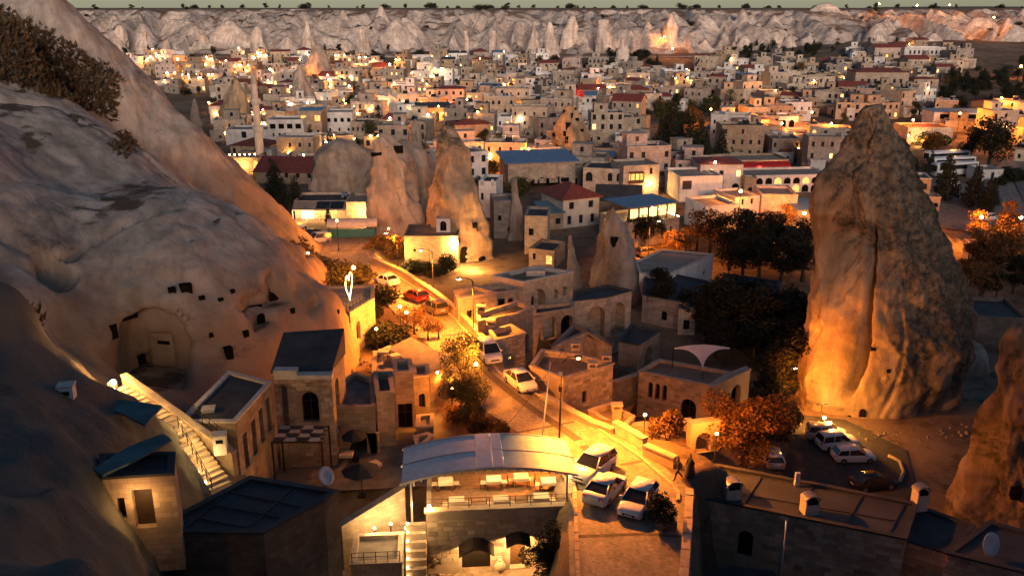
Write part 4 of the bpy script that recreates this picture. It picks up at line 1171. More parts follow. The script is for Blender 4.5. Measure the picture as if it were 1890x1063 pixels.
def person(label, p, rz, coat, legs_mat, stride=0.3, dress=False):
    """one walking figure, skinned round a skeleton so the limbs join smoothly"""
    s = 1.0
    J = {'pel': (0, 0, .95, .15), 'wai': (.01, 0, 1.12, .135), 'che': (.02, 0, 1.33, .155), 'nec': (.03, 0, 1.47, .06), 'hd0': (.05, 0, 1.56, .085), 'hd1': (.06, 0, 1.66, .1), 'hd2': (.05, 0, 1.75, .06),
         'lh': (0, .09, .9, .1), 'lk': (stride * .6, .09, .5, .075), 'la': (stride * .75, .09, .09, .05), 'lt': (stride * .75 + .17, .09, .04, .04),
         'rh': (0, -.09, .9, .1), 'rk': (-stride * .15, -.09, .5, .075), 'ra': (-stride * .95, -.09, .13, .05), 'rt': (-stride * .8, -.09, .04, .04),
         'ls': (.02, .19, 1.4, .065), 'le': (-.12, .23, 1.13, .05), 'lw': (-.02, .22, .9, .038), 'lf': (.0, .22, .82, .035),
         'rs': (.02, -.19, 1.4, .065), 're': (.1, -.23, 1.13, .05), 'rw': (.2, -.21, .92, .038), 'rf': (.23, -.2, .85, .035)}
    E = [('pel', 'wai'), ('wai', 'che'), ('che', 'nec'), ('nec', 'hd0'), ('hd0', 'hd1'), ('hd1', 'hd2'), ('pel', 'lh'), ('lh', 'lk'), ('lk', 'la'), ('la', 'lt'), ('pel', 'rh'), ('rh', 'rk'), ('rk', 'ra'), ('ra', 'rt'),
         ('che', 'ls'), ('ls', 'le'), ('le', 'lw'), ('lw', 'lf'), ('che', 'rs'), ('rs', 're'), ('re', 'rw'), ('rw', 'rf')]
    K = list(J); me = bpy.data.meshes.new('person')
    me.from_pydata([J[k][:3] for k in K], [(K.index(a), K.index(b)) for a, b in E], [])
    tmp = bpy.data.objects.new('person_tmp', me); COL.objects.link(tmp)
    sk = tmp.modifiers.new('skin', 'SKIN'); sk.use_smooth_shade = True
    for i, k in enumerate(K):
        rr = J[k][3]; me.skin_vertices[0].data[i].radius = (rr, rr); me.skin_vertices[0].data[i].use_root = (k == 'pel')
    sub = tmp.modifiers.new('sub', 'SUBSURF'); sub.levels = 2; sub.render_levels = 2
    dg = bpy.context.evaluated_depsgraph_get(); dg.update()
    m2 = bpy.data.meshes.new_from_object(tmp.evaluated_get(dg))
    bpy.data.objects.remove(tmp)
    m2.materials.clear()
    for q in (coat, legs_mat, 'skin', 'void'): m2.materials.append(MATS[q])
    for poly in m2.polygons:
        c = poly.center
        poly.use_smooth = True
        poly.material_index = 2 if (c.z > 1.5 and c.x > .08 and c.z < 1.7) or (c.z < .89 and abs(c.y) > .185) else (3 if c.z > 1.5 else (1 if c.z < .88 else 0))
    root = put('person', m2, None, p, rz); tag(root, label, 'person')
    if dress:
        mb = MB(); mb.lathe([(.40, .12), (.36, .4), (.28, .75), (.19, 1.1)], 14, 0, None, True, False)
        mb.build('long_coat', coat, root)
    return root
# ------------------------------------------------------------------ buildings on free footprints
def inset(poly, t):
    n = len(poly); out = []
    for i in range(n):
        a, b, c = Vector(poly[i - 1]), Vector(poly[i]), Vector(poly[(i + 1) % n])
        d1 = (b - a).normalized(); d2 = (c - b).normalized()
        n1 = Vector((-d1.y, d1.x)); n2 = Vector((-d2.y, d2.x))
        m = (n1 + n2); k = t / max(0.35, m.normalized().dot(n1)); out.append(tuple(b + m.normalized() * k))
    return out
BLOCKS = 0
def block_mesh(w, h, v):
    def mk():
        mb = MB(); b = .018; w2, h2 = w / 2 - .012, h / 2 - .012
        mb.add([(-w2, 0, -h2), (w2, 0, -h2), (w2, 0, h2), (-w2, 0, h2), (-w2 + b, -.035, -h2 + b), (w2 - b, -.035, -h2 + b), (w2 - b, -.035, h2 - b), (-w2 + b, -.035, h2 - b)],
               [(4, 5, 6, 7), (0, 1, 5, 4), (1, 2, 6, 5), (2, 3, 7, 6), (3, 0, 4, 7)])
        return mb.mesh('stone_block', 'block_%d' % v)
    return shared(('block', round(w, 2), h, v), mk)
for v, c in enumerate([(0.46, 0.36, 0.25), (0.40, 0.31, 0.215), (0.51, 0.41, 0.30), (0.35, 0.27, 0.19), (0.43, 0.35, 0.27)]):
    wall_mat('block_%d' % v, c, block=False, stain=0.3)
def ashlar(root, M, x0, x1, z0, z1, holes, bw=0.62, bh=0.32, seed=1, limit=290):
    r = random.Random(seed); n = 0
    rz = M.to_euler().z
    k = 0; z = z1
    while z - bh >= z0 - 1e-6 and n < limit:
        zc = z - bh / 2; x = x0 - (k % 2) * bw / 2
        while x < x1 and n < limit:
            w = round(bw * r.choice((.75, 1, 1, 1.25)), 2)
            a, b = max(x, x0), min(x + w, x1)
            if b - a > 0.12 and not any(hx0 - .04 < b and hx1 + .04 > a and hz0 - .04 < z and hz1 + .04 > z - bh for hx0, hx1, hz0, hz1 in holes):
                ww = round((b - a) * 12) / 12
                ww = min(ww if ww > .1 else .1, b - a)
                put('stone_block', block_mesh(ww, bh, r.randrange(5)), root, M @ Vector(((a + b) / 2, -.004 + r.uniform(-.01, .012), zc)), rz); n += 1
            x += w
        z -= bh; k += 1
    return n
def poly_house(label, pix, ztop, zbase, wall='wall_cream', roofmat='roof_gravel', ops={}, parapet=0.35, depth=0.3, coping='coping', near=True, blocks=(), chim=(), cat='house', name='stone_house', zlist=None, world_pts=None, bw=.62, bh=.32, blockdepth=6.0, roof=True, group=None):
    P = world_pts if world_pts else [tuple(at_z(a, b, (zlist[i] if zlist else ztop)).xy) for i, (a, b) in enumerate(pix)]
    n = len(P)
    if sum(P[i][0] * P[(i + 1) % n][1] - P[(i + 1) % n][0] * P[i][1] for i in range(n)) < 0:
        P = P[::-1]; rev = True
    else: rev = False
    cxm = sum(p[0] for p in P) / n; cym = sum(p[1] for p in P) / n
    root = empty(name, (cxm, cym, zbase), 0, label, cat, group)
    P = [(p[0] - cxm, p[1] - cym) for p in P]; h = ztop - zbase
    mb = MB()
    for i in range(n):
        ei = i if not rev else (n - 2 - i) % n
        a, b = Vector(P[i]), Vector(P[(i + 1) % n]); L = (b - a).length
        M = Matrix.Translation((a.x, a.y, 0)) @ Matrix.Rotation(math.atan2(b.y - a.y, b.x - a.x), 4, 'Z')
        o = [(u * L, z, w, hh, ar, k) for (u, z, w, hh, ar, k) in ops.get(ei, ())]
        holes = [arch_shape(x - w / 2, x + w / 2, z, z + hh, ar) for (x, z, w, hh, ar, k) in o]
        wall_face(mb, 0, L, -2.5, h, holes, M, depth)
        openings(root, o, M, depth, near)
        for (x, z, w, hh, ar, k) in o:
            if k == 'stone': put('alcove', pane_mesh(w, hh, ar, wall), root, M @ Vector((x, depth - .01, z)), M.to_euler().z)
        if ei in blocks:
            ashlar(root, M, 0.03, L - 0.03, max(-2, h - blockdepth), h - 0.02, [(x - w / 2, x + w / 2, z, z + hh) for (x, z, w, hh, ar, k) in o], bw, bh, seed=ei + int(L * 10))
    mb.build('wall', wall if not blocks else 'mortar_' + wall if ('mortar_' + wall) in MATS else wall, root)
    if roof:
        rb = MB(); t = 0.3; q = inset(P, t); e = inset(P, -0.07); zf = h - parapet
        rb.add([(x, y, zf) for x, y in q], [tuple(range(n))], 0)
        for i in range(n):
            j = (i + 1) % n
            rb.add([(*e[i], h + .002), (*e[j], h + .002), (*q[j], h + .002), (*q[i], h + .002), (*e[i], h + .14), (*e[j], h + .14), (*q[j], h + .14), (*q[i], h + .14), (*q[i], zf), (*q[j], zf)],
                   [(4, 5, 6, 7), (0, 1, 5, 4), (7, 6, 9, 8), (0, 3, 2, 1)], 1)
        rb.build('roof', [roofmat, coping], root)
    for (px, py, hh) in chim:
        w = at_z(px, py, ztop - parapet)
        chimney_stack(root, (w.x - cxm, w.y - cym, h - parapet), hh, wall)
    root['z'] = ztop
    return root
def rail(name, pts, h, parent=None, label=None, post=1.1, cat='railing', mat='iron', bars=2, group=None):
    """iron railing along a line"""
    root = parent if parent is not None else empty(name, pts[0], 0, label, cat, group)
    o = Vector((0, 0, 0)) if parent is not None else Vector(pts[0])
    mb = MB(); pp = [Vector(p) - o for p in pts]
    for a, b in zip(pp[:-1], pp[1:]):
        L = (b - a).length; k = max(1, int(L / post))
        for i in range(k + 1):
            q = a.lerp(b, i / k); mb.box(q.x - .022, q.x + .022, q.y - .022, q.y + .022, q.z, q.z + h)
        for j in range(bars):
            zz = h * (1 - j / max(1, bars) * .8)
            mb.tube([a + Vector((0, 0, zz)), b + Vector((0, 0, zz))], .02, 4)
    mb.build('rail', mat, root)
    return root
ASHW = 'wall_block'

# ------------------------------------------------------------------ lane-side houses right of the road
h1 = poly_house('block-walled house with rust-coloured flat roof and three chimneys beside the lane', [(1040, 700), (1132, 672), (1062, 652), (999, 647), (978, 677)], 9.6, 3.2, 'wall_block', 'roof_earth', parapet=.45,
                ops={0: [(.42, 3.6, .5, 1.1, 0, 'dark')]}, blocks=(0,), chim=[(1093, 690, .6), (1118, 676, .6), (1062, 655, .7)], blockdepth=4.6)
poly_house('low annexe with rust-coloured roof and one chimney below the block-walled house', [(1146, 796), (1171, 770), (1127, 745), (1086, 758)], 7.7, 3.5, 'wall_block', 'roof_earth', blocks=(0,), chim=[(1138, 770, .7)], blockdepth=2.8, parapet=.3)
poly_house('lane-side house with small lit window and red-floored flat roof by the white van', [(915, 629), (970, 616), (943, 600), (903, 612)], 9.0, 4.5, 'wall_grey', 'roof_earth', ops={0: [(.5, 2.1, .5, .45, 0, 'lit')]}, chim=[(906, 613, .8)], blocks=(0,), blockdepth=4)
poly_house('stepped terrace house with dark roof and arched door above the van', [(882, 594), (955, 580), (984, 566), (955, 557), (880, 580)], 9.6, 4.0, 'wall_grey', 'roof_dark', ops={1: [(.3, .8, .6, 1.6, 1, 'void'), (.62, .8, .8, 2.2, 1, 'wood')]}, chim=[(888, 588, .9)])
poly_house('low house with ochre roof terrace and little crooked windows above the lane', [(845, 554), (917, 541), (876, 528), (838, 538)], 9.4, 4.5, 'wall_grey', 'roof_gravel', ops={0: [(.3, 2.6, .7, .9, 0, 'void'), (.62, 2.9, .5, 1.2, 0, 'void')]})
poly_house('low house with rust roof and small windows beside the big-arched house', [(917, 542), (954, 536), (948, 524), (880, 530)], 9.0, 4.5, 'wall_grey', 'roof_earth', ops={0: [(.25, 3, .9, .8, 0, 'void'), (.7, 3.1, .7, .6, 0, 'void')]}, chim=[(934, 526, .7)])
bigarch = poly_house('square stone house with one great pointed archway and flat brown roof terrace', [(966, 522), (1058, 503), (990, 492), (908, 510)], 9.8, 5.2, 'wall_cream', 'roof_earth', coping='coping_pale',
                     ops={0: [(.30, .3, 2.1, 3.2, 1.25, 'stone'), (.66, 1.9, .55, 1.1, 0, 'dark'), (.83, 2.0, .55, 1.1, 0, 'dark')]}, depth=1.6, blocks=(), parapet=.3)
mb = MB(); mb.box(-1.1, 1.1, -.5, .5, 0, .6); mb.build('roof_vent', 'coping_pale', bigarch, (.5, .8, 4.3))
mb = MB(); mb.box(-.45, .45, 0, .06, 0, 2.0); mb.build('door', 'dark_wood', bigarch, (-.2, -1.2, .35), R(13))
poly_house('low arcaded house with lit slit window, door and dark terrace roof', [(985, 583), (1058, 570), (1060, 558), (985, 566)], 7.3, 3.4, 'wall_cream', 'roof_dark', ops={0: [(.22, 1.0, .5, 1.5, 0, 'lit'), (.42, .8, 1.5, 2.7, 1, 'stone'), (.85, .8, 1.6, 2.5, 1, 'void')]}, depth=.9, parapet=.25)
poly_house('stone house with twin tall arches and slate terrace roofs under the dark spire', [(1058, 556), (1118, 550), (1166, 537), (1120, 527), (1062, 540)], 6.6, 1.0, 'wall_cream', 'roof_slate', ops={0: [(.72, .4, 2.4, 4.3, 1.2, 'stone')], 1: [(.5, .6, 2.3, 4.0, 1.2, 'stone')]}, depth=1.6, coping='roof_dark', parapet=.15)
poly_house('corner stone house with dark roof and single arch below the spire', [(1142, 630), (1178, 638), (1218, 612), (1165, 600)], 4.6, -.5, 'wall_cream', 'roof_dark', ops={1: [(.5, 1.2, 1.8, 2.9, 1.1, 'stone')]}, depth=1.2, coping='roof_dark', parapet=.15)
poly_house('ruined arched stone house with two doors behind the rust-roofed block house', [(1018, 640), (1085, 612), (1130, 640), (1100, 615), (1060, 598)], 6.0, 1.5, 'wall_cream', 'roof_dark', ops={0: [(.3, 1.6, 1.9, 2.4, 1, 'stone'), (.75, 1.4, 1.6, 2.8, 1, 'stone')], 1: [(.3, 1.6, .7, 2, 0, 'wood'), (.75, 1.6, .7, 2, 0, 'wood')]}, depth=.5, coping='wall_grey')
# stair ramp wall slanting down between the arched houses
def slanted_wall(label, A, B, th, zdrop, wall, name='garden_wall', cat='wall'):
    a, b = Vector(A), Vector(B); d = (b - a); L = Vector((d.x, d.y, 0)).length
    root = empty(name, (a.x, a.y, 0), math.atan2(d.y, d.x), label, cat)
    mb = MB(); mb.add([(0, -th / 2, a.z - zdrop), (L, -th / 2, b.z - zdrop), (L, th / 2, b.z - zdrop), (0, th / 2, a.z - zdrop), (0, -th / 2, a.z), (L, -th / 2, b.z), (L, th / 2, b.z), (0, th / 2, a.z)],
                      [(0, 3, 2, 1), (4, 5, 6, 7), (0, 1, 5, 4), (1, 2, 6, 5), (2, 3, 7, 6), (3, 0, 4, 7)])
    mb.build('wall', wall, root)
    k = max(1, int(L / .9))
    for i in range(k):
        x0, x1 = L * i / k + .015, L * (i + 1) / k - .015
        z0, z1 = a.z + (b.z - a.z) * x0 / L, a.z + (b.z - a.z) * x1 / L
        mb = MB(); t = th / 2 + .06
        mb.add([(x0, -t, z0), (x1, -t, z1), (x1, t, z1), (x0, t, z0), (x0, -t, z0 + .12), (x1, -t, z1 + .12), (x1, t, z1 + .12), (x0, t, z0 + .12)],
               [(0, 3, 2, 1), (4, 5, 6, 7), (0, 1, 5, 4), (1, 2, 6, 5), (2, 3, 7, 6), (3, 0, 4, 7)])
        mb.build('coping_stone', 'coping' if wall != 'wall_dark' else 'wall_dark', root)
    return root
slanted_wall('dark sloping stair wall descending between the arched houses', at_z(1075, 608, 5.2), at_z(1140, 680, 2.4), .9, 4, 'wall_dark')
slanted_wall('low stone garden wall along the back of the block-walled house yard', at_z(1133, 705, 5.0), at_z(1180, 690, 4.6), .5, 3, 'wall_grey')

arch_house = poly_house('honey-stone house with triple arched window, earth roof and dark archway', [(1179, 686), (1312, 714), (1350, 688), (1216, 664)], 6.0, 1.6, 'wall_block', 'roof_earth', parapet=.15,
                        ops={0: [(.175, 1.9, .5, 1.7, 1, 'void'), (.275, 1.9, .5, 1.7, 1, 'void'), (.375, 1.9, .5, 1.7, 1, 'void'), (.72, .1, 1.5, 2.6, 1, 'void')]}, blocks=(0,), bw=.55, bh=.3, depth=.45)
poly_house('roofless ivy-hung wing with ruined arches beside the triple-window house', [(1313, 716), (1385, 683), (1377, 678), (1352, 688)], 6.0, 1.0, 'wall_block', 'roof_dark', ops={0: [(.3, .5, 1.6, 3.4, 1, 'void'), (.66, .5, 1.6, 3.6, 1, 'void')]}, parapet=.8, depth=.6)
# parapet wall with coping stones down the right side of the lane
segs = [((690, 484), .9), ((740, 502), .9), ((790, 534), 1.0), ((835, 566), 1.0), ((872, 602), 1.0), ((893, 628), .8)]
def lane_wall(label, pts, hgt, th=.45, drop=3.5):
    W = [onroad(*q) for q in pts]
    root = empty('parapet_wall', W[0], 0, label, 'wall')
    o = W[0]
    wb = MB()
    for a, b in zip(W[:-1], W[1:]):
        d = b - a; L = math.hypot(d.x, d.y); an = math.atan2(d.y, d.x)
        M = Matrix.Translation(a - o) @ Matrix.Rotation(an, 4, 'Z'); dz = d.z
        wb.add([(0, -th / 2, -drop), (L, -th / 2, -drop + dz), (L, th / 2, -drop + dz), (0, th / 2, -drop), (0, -th / 2, hgt), (L, -th / 2, hgt + dz), (L, th / 2, hgt + dz), (0, th / 2, hgt)],
               [(0, 3, 2, 1), (4, 5, 6, 7), (0, 1, 5, 4), (1, 2, 6, 5), (2, 3, 7, 6), (3, 0, 4, 7)], 0, M)
        k = max(1, int(L / .85))
        for i in range(k):
            x0, x1 = L * i / k + .015, L * (i + 1) / k - .015
            t = th / 2 + .06; e = rng.uniform(-.02, .03); z0 = hgt + dz * x0 / L + e; z1 = hgt + dz * x1 / L + e
            mb = MB(); mb.add([(x0, -t, z0), (x1, -t, z1), (x1, t, z1), (x0, t, z0), (x0, -t, z0 + .15), (x1, -t, z1 + .15), (x1, t, z1 + .15), (x0, t, z0 + .15)],
                              [(0, 3, 2, 1), (4, 5, 6, 7), (0, 1, 5, 4), (1, 2, 6, 5), (2, 3, 7, 6), (3, 0, 4, 7)], 0, M)
            mb.build('coping_stone', 'coping', root)
    wb.build('wall', 'wall_block', root)
    return root
lane_wall('stepped stone parapet wall running along the lane beside the parked cars', [(688, 487), (740, 510), (795, 546), (838, 580), (868, 610), (892, 640)], .9)
lane_wall('low stone parapet wall with pale coping below the white saloon', [(1000, 735), (1040, 757), (1090, 785), (1132, 800)], .35)
lane_wall('stone parapet wall with pale coping stepping down past the low annexe', [(1134, 795), (1190, 828)], .75)
lane_wall('short end length of stone parapet wall beside two walkers', [(1190, 838), (1246, 862)], .7)
# courtyard arches below the parapet
def arch_wall(label, A, B, ztop, zbase, arcs, th=.5, wall='wall_block'):
    a, b = at_z(*A, ztop), at_z(*B, ztop); d = b - a; L = math.hypot(d.x, d.y)
    root = empty('arcade_wall', (a.x, a.y, zbase), math.atan2(d.y, d.x), label, 'wall')
    holes = [arch_shape(u * L - w / 2, u * L + w / 2, .02, hh, 1.0) for u, w, hh in arcs]
    mb = MB(); wall_face(mb, 0, L, 0, ztop - zbase, holes, Matrix.Identity(4), th)
    wall_face(mb, 0, L, 0, ztop - zbase, [[(L - x, z) for x, z in h][::-1] for h in holes], Matrix.Translation((L, th, 0)) @ Matrix.Rotation(math.pi, 4, 'Z'), .01)
    mb.box(-.05, L + .05, -.06, th + .06, ztop - zbase + .002, ztop - zbase + .14)
    mb.box(0, .01, 0, th, -2, ztop - zbase)
    mb.build('wall', wall, root)
    return root
arch_wall('garden arcade wall with a wide dark arch below the lane', (1168, 788), (1278, 778), 7.3, 4.8, [(.34, 2.0, 1.6), (.78, 1.7, 1.9)])
arch_wall('stone gateway with one round arch beside the orange-lit tree', (1276, 785), (1330, 778), 7.6, 5.0, [(.45, 1.3, 1.8)], .7)

# ------------------------------------------------------------------ terrace restaurant under the barrel canopy
plain('canopy_pale', (0.72, 0.71, 0.70), 0.55, var=.14, scale=2.0)
plain('canopy_mid', (0.66, 0.74, 0.76), 0.55, var=.12, scale=2.0)
plain('canopy_teal', (0.34, 0.56, 0.60), 0.5, var=.14, scale=2.0)
plain('canopy_rib', (0.50, 0.48, 0.46), 0.5, var=.1)
TZ = 8.6
A, B = at_z(786, 946, TZ), at_z(1058, 934, TZ)
rzT = math.atan2(B.y - A.y, B.x - A.x); LT = math.hypot(B.x - A.x, B.y - A.y)
ux, uy = Vector((math.cos(rzT), math.sin(rzT), 0)), Vector((-math.sin(rzT), math.cos(rzT), 0))
rest = empty('terrace_restaurant', (A.x, A.y, 3.6), rzT, 'sandstone terrace restaurant with iron railing, open dining floor above arched doors', 'restaurant')
HT = TZ - 3.6
mb = MB()
fo = [(LT * .335, .3, 1.9, 2.2, .8, 'void'), (LT * .62, .5, 1.0, 2.3, 0, 'door')]
holes = [arch_shape(x - w / 2, x + w / 2, z, z + hh, ar) for (x, z, w, hh, ar, k) in fo]
wall_face(mb, 0, LT, -1, HT, holes, Matrix.Identity(4), .5)
MRt = Matrix.Translation((LT, 0, 0)) @ Matrix.Rotation(R(90), 4, 'Z')
wall_face(mb, 0, 6.4, -1, HT, [], MRt, .3)
mb.box(0, LT, .3, 6.4, HT - 1.0, HT - .65)
mb.box(0, LT, 6.2, 6.5, -1, HT + 1.2)
mb.box(0, .3, .5, 6.2, -1, HT - .66)
mb.build('wall', 'wall_block', rest)
openings(rest, fo, Matrix.Identity(4), .5, True)
ashlar(rest, Matrix.Identity(4), .03, LT - .03, 1.0, HT - .75, [(x - w / 2, x + w / 2, z, z + hh) for (x, z, w, hh, ar, k) in fo], .7, .34, 5, 290)
mb = MB(); mb.box(-.1, LT + .1, -.12, .42, HT - .02, HT + .14); mb.box(-.03, LT + .03, -.05, .02, HT - .74, HT - .62); mb.build('coping', 'coping', rest)
rail('railing', [(0.1, .15, HT + .12), (LT - .1, .15, HT + .12)], .75, rest, post=1.3)
plain('floor_wood', (0.16, 0.085, 0.045), .6, var=.3, scale=3)
for i in range(14):
    mb = MB(); mb.box(.32, LT - .05, .45 + i * .41, .45 + i * .41 + .39, HT - .645, HT - .60); mb.build('floor_board', 'floor_wood', rest)
# arched hoods over the doors
for (xc, w, rise, zz) in ((LT * .335, 2.3, .55, 2.75), (LT * .62, 1.6, .3, 3.15)):
    mb = MB(); n = 10; vs = []; fs = []
    for i in range(n + 1):
        t = i / n; x = (t - .5) * w; z = zz + rise * math.cos((t - .5) * math.pi) - (.25 if w > 2 else .1)
        vs += [(xc + x, .02, z), (xc + x, -.9, z - .3), (xc + x, -.9, z - .42), (xc + x, .02, z - .12)]
    for i in range(n):
        for j in range(4): fs.append((i * 4 + j, i * 4 + (j + 1) % 4, (i + 1) * 4 + (j + 1) % 4, (i + 1) * 4 + j))
    fs += [(0, 3, 2, 1), tuple(n * 4 + j for j in range(4))]
    mb.add(vs, fs); mb.build('door_hood', 'dark_wood', rest)
    wall_bulb(rest, (xc, -.35, zz - .25), .09, 'bulb_warm', 110, (1, .52, .17))
# the canopy
cw = LT + 1.7
canopy = empty('barrel_canopy', tuple(A + ux * -1.5 + uy * .15)[:2] + (TZ - .05,), rzT, 'pale barrel-vaulted awning with white ribs and teal right half over the restaurant terrace', 'canopy')
def cz_(x, y=0): return 2.1 + .8 * (1 - ((x - cw * .5) / (cw * .5)) ** 2) + .15 * x / cw
def vault(x0, x1, y0, y1, dz, name, mat, n=10, th=.05):
    mb = MB(); vs = []; fs = []
    for i in range(n + 1):
        x = x0 + (x1 - x0) * i / n
        for y in (y0, y1): vs += [(x, y, cz_(x) + dz), (x, y, cz_(x) + dz + th)]
    for i in range(n):
        a = i * 4; b = a + 4
        fs += [(a + 1, a + 3, b + 3, b + 1)[::-1], (a, b, b + 2, a + 2)[::-1], (a, a + 1, b + 1, b)[::-1], (a + 2, b + 2, b + 3, a + 3)[::-1]]
    fs += [(0, 2, 3, 1)[::-1], (n * 4, n * 4 + 1, n * 4 + 3, n * 4 + 2)[::-1]]
    mb.add(vs, fs, 0, None, False); return mb.build(name, mat, canopy)
D_ = 4.6
for (a, b, m, dz) in ((0.0, .43, 'canopy_pale', 0), (.43, .52, 'canopy_mid', .05), (.522, .585, 'canopy_mid', .06), (.585, 1, 'canopy_teal', 0)):
    vault(cw * a + .01, cw * b - .01, .06, D_ / 2 - .05, dz, 'roof_panel', m); vault(cw * a + .01, cw * b - .01, D_ / 2 + .05, D_ - .06, dz, 'roof_panel', m)
for y in (0, D_ / 2, D_): vault(-.1, cw + .1, y - .055, y + .055, -.06, 'rib', 'canopy_rib', 16, .16)
for i in range(22):
    x = cw * (i + .5) / 22; mb = MB(); mb.box(x - .05, x + .05, -.02, .02, cz_(x) - .22, cz_(x) - .07); mb.build('valance_tab', 'canopy_rib', canopy)
for x in (.6, cw - .6):
    for y in (.1, D_ - .1):
        mb = MB(); mb.box(x - .06, x + .06, y - .06, y + .06, -.7, cz_(x)); mb.build('post', 'canopy_rib', canopy)
# tables and chairs on the terrace
def table_set(label, p, rz, chairs=2, group='dining tables on the restaurant terrace', w=1.0):
    t = empty('dining_table', p, rz, label, 'table', group)
    mb = MB(); mb.box(-w / 2, w / 2, -.4, .4, .7, .75); mb.box(-w / 2 - .01, w / 2 + .01, -.41, .41, .5, .7); mb.build('tabletop', 'cushion', t)
    for sx in (-1, 1):
        for sy in (-1, 1):
            mb = MB(); mb.box(sx * (w / 2 - .07) - .03, sx * (w / 2 - .07) + .03, sy * .33 - .03, sy * .33 + .03, 0, .52); mb.build('leg', 'timber', t)
    return t
def chair(label, p, rz, mat='timber', group='wooden chairs on the restaurant terrace'):
    c = empty('dining_chair', p, rz, label, 'chair', group)
    def bm(x0, x1, y0, y1, z0, z1, n, m=mat): mb = MB(); mb.box(x0, x1, y0, y1, z0, z1); return mb.build(n, m, c)
    bm(-.22, .22, -.22, .22, .42, .48, 'seat', 'cushion'); bm(-.22, .22, .18, .23, .5, .98, 'backrest')
    for sx in (-1, 1):
        for sy in (-1, 1): bm(sx * .18 - .025, sx * .18 + .025, sy * .18 - .025, sy * .18 + .025, 0, .42, 'leg')
    return c
def rp(x, y, z=0): return Vector(rest.location) + ux * x + uy * y + Vector((0, 0, z))
FZ = HT - .598
k = 0
for (x, y) in ((2.0, 1.2), (1.3, 3.8), (4.9, 1.1), (4.6, 3.7), (7.6, 1.2), (6.5, 3.9), (8.3, 3.2)):
    table_set('square dining table with tan cloth under the terrace canopy', rp(x, y, FZ), rzT)
    for s in (-1, 1):
        chair('wooden chair drawn up to a cloth-covered terrace table', rp(x + s * .75, y, FZ), rzT - s * R(90))
for x in (.5, LT - .5):
    pass
light_at(rest, (LT * .5, 3.2, HT + 1.9), 45, (1, .62, .26), .3, name='terrace_light')
light_at(rest, (LT * .15, 2.5, HT + 1.6), 30, (1, .58, .22), .3, name='terrace_light')
light_at(rest, (LT * .9, 2.5, HT + 1.6), 45, (1, .58, .22), .3, name='terrace_light')
wall_bulb(rest, (.2, .2, HT + .35), .12, 'bulb_warm', 18); wall_bulb(rest, (LT * .44, 3.6, HT + 1.2), .09)
# lower forecourt: lit stair, alcove seat, little lamps
st = empty('stone_stair', tuple(A + ux * -1.35)[:2] + (3.9,), rzT, 'lamp-edged stone stair climbing to the canopy terrace', 'stairs')
for i in range(9):
    mb = MB(); mb.box(0, 1.3, -2.4 + i * .33, -2.4 + i * .33 + .36 + (9 - i) * 0, -1, .15 + i * .44); mb.build('step', 'coping', st)
    wall_bulb(st, (.12, -2.25 + i * .33, .25 + i * .44), .045)
light_at(st, (.65, -1.4, 4.4), 22, (1, .62, .25), .1); light_at(st, (.65, .2, 5.2), 16, (1, .62, .25), .1)
nook = poly_house('cream garden wall with a big lit arched seating alcove', None, 7.0, 3.4, 'wall_cream', 'paving', world_pts=[tuple((A + ux * x + uy * y).xy) for x, y in ((-4.6, -3.0), (-1.5, -3.0), (-1.5, 0.2), (-4.6, .2))],
                  ops={0: [(.48, .2, 2.4, 2.6, 1.0, 'stone')]}, depth=1.3, parapet=.1, cat='wall', name='alcove_wall')
np_ = Vector(nook.location)
q = A + ux * -3.05 + uy * -2.3
sofa = empty('alcove_sofa', (q.x, q.y, 3.6), rzT, 'long cushioned bench sofa inside the lit arched alcove', 'sofa')
mb = MB(); mb.box(-1.1, 1.1, -.1, .5, 0, .4); mb.build('seat', 'cushion', sofa)
for i in range(4):
    mb = MB(); mb.box(-1.08 + i * .545, -1.08 + i * .545 + .51, .25, .48, .41, .82); mb.build('cushion', 'cushion', sofa)
light_at(nook, tuple(A + ux * -3.05 + uy * -2.55 - np_)[:2] + (2.6,), 26, (1, .66, .27), .1)
put('lamp_bulb', bulb_mesh(.09, 'bulb_warm'), nook, tuple(A + ux * -3.05 + uy * -1.9 - np_)[:2] + (2.45,))
wall2 = slanted_wall('cream stone wall climbing beside the lower court, under the terrace stair', tuple((A + ux * -5.6 + uy * 1.0).xy) + (7.3,), tuple((A + ux * -1.5 + uy * 2.6).xy) + (9.0,), .5, 4.5, 'wall_cream')
rail('railing', [tuple((A + ux * x + uy * -3.0).xy) + (7.1,) for x in (-4.5, -1.6)], .8, None, 'iron railing above the lit seating alcove', .7)
LG = 'small lanterns lining the restaurant forecourt'
for (px, py, z) in [(691, 974, 7.2), (721, 966, 7.4), (749, 974, 7.0), (800, 990, 6.2), (800, 1000, 5.9), (818, 998, 5.8), (836, 1012, 5.4)]:
    q = at_z(px, py, z)
    l = empty('garden_lantern', (q.x, q.y, z - 1.0), 0, 'small glowing lantern on a post beside the restaurant forecourt stair', 'lamp', LG)
    mb = MB(); mb.box(-.04, .04, -.04, .04, -2, .85); mb.box(-.1, .1, -.1, .1, .85, .9); mb.build('post', 'iron', l)
    put('lamp_bulb', bulb_mesh(.085, 'bulb_warm'), l, (0, 0, 1.0)); light_at(l, (0, -.25, 1.25), 16, (1, .55, .2), .08)
q = at_z(923, 1050, 4.2)
jar = empty('clay_jar', (q.x, q.y, 4.0), 0, 'rounded clay jar standing beside the restaurant door', 'jar')
mb = MB(); mb.lathe([(.14, 0), (.32, .25), (.36, .5), (.22, .78), (.12, .85)], 14); mb.build('belly', 'coping', jar)
mb = MB(); mb.lathe([(.12, .85), (.17, .98), (.13, .98)], 14); mb.build('neck', 'coping', jar)

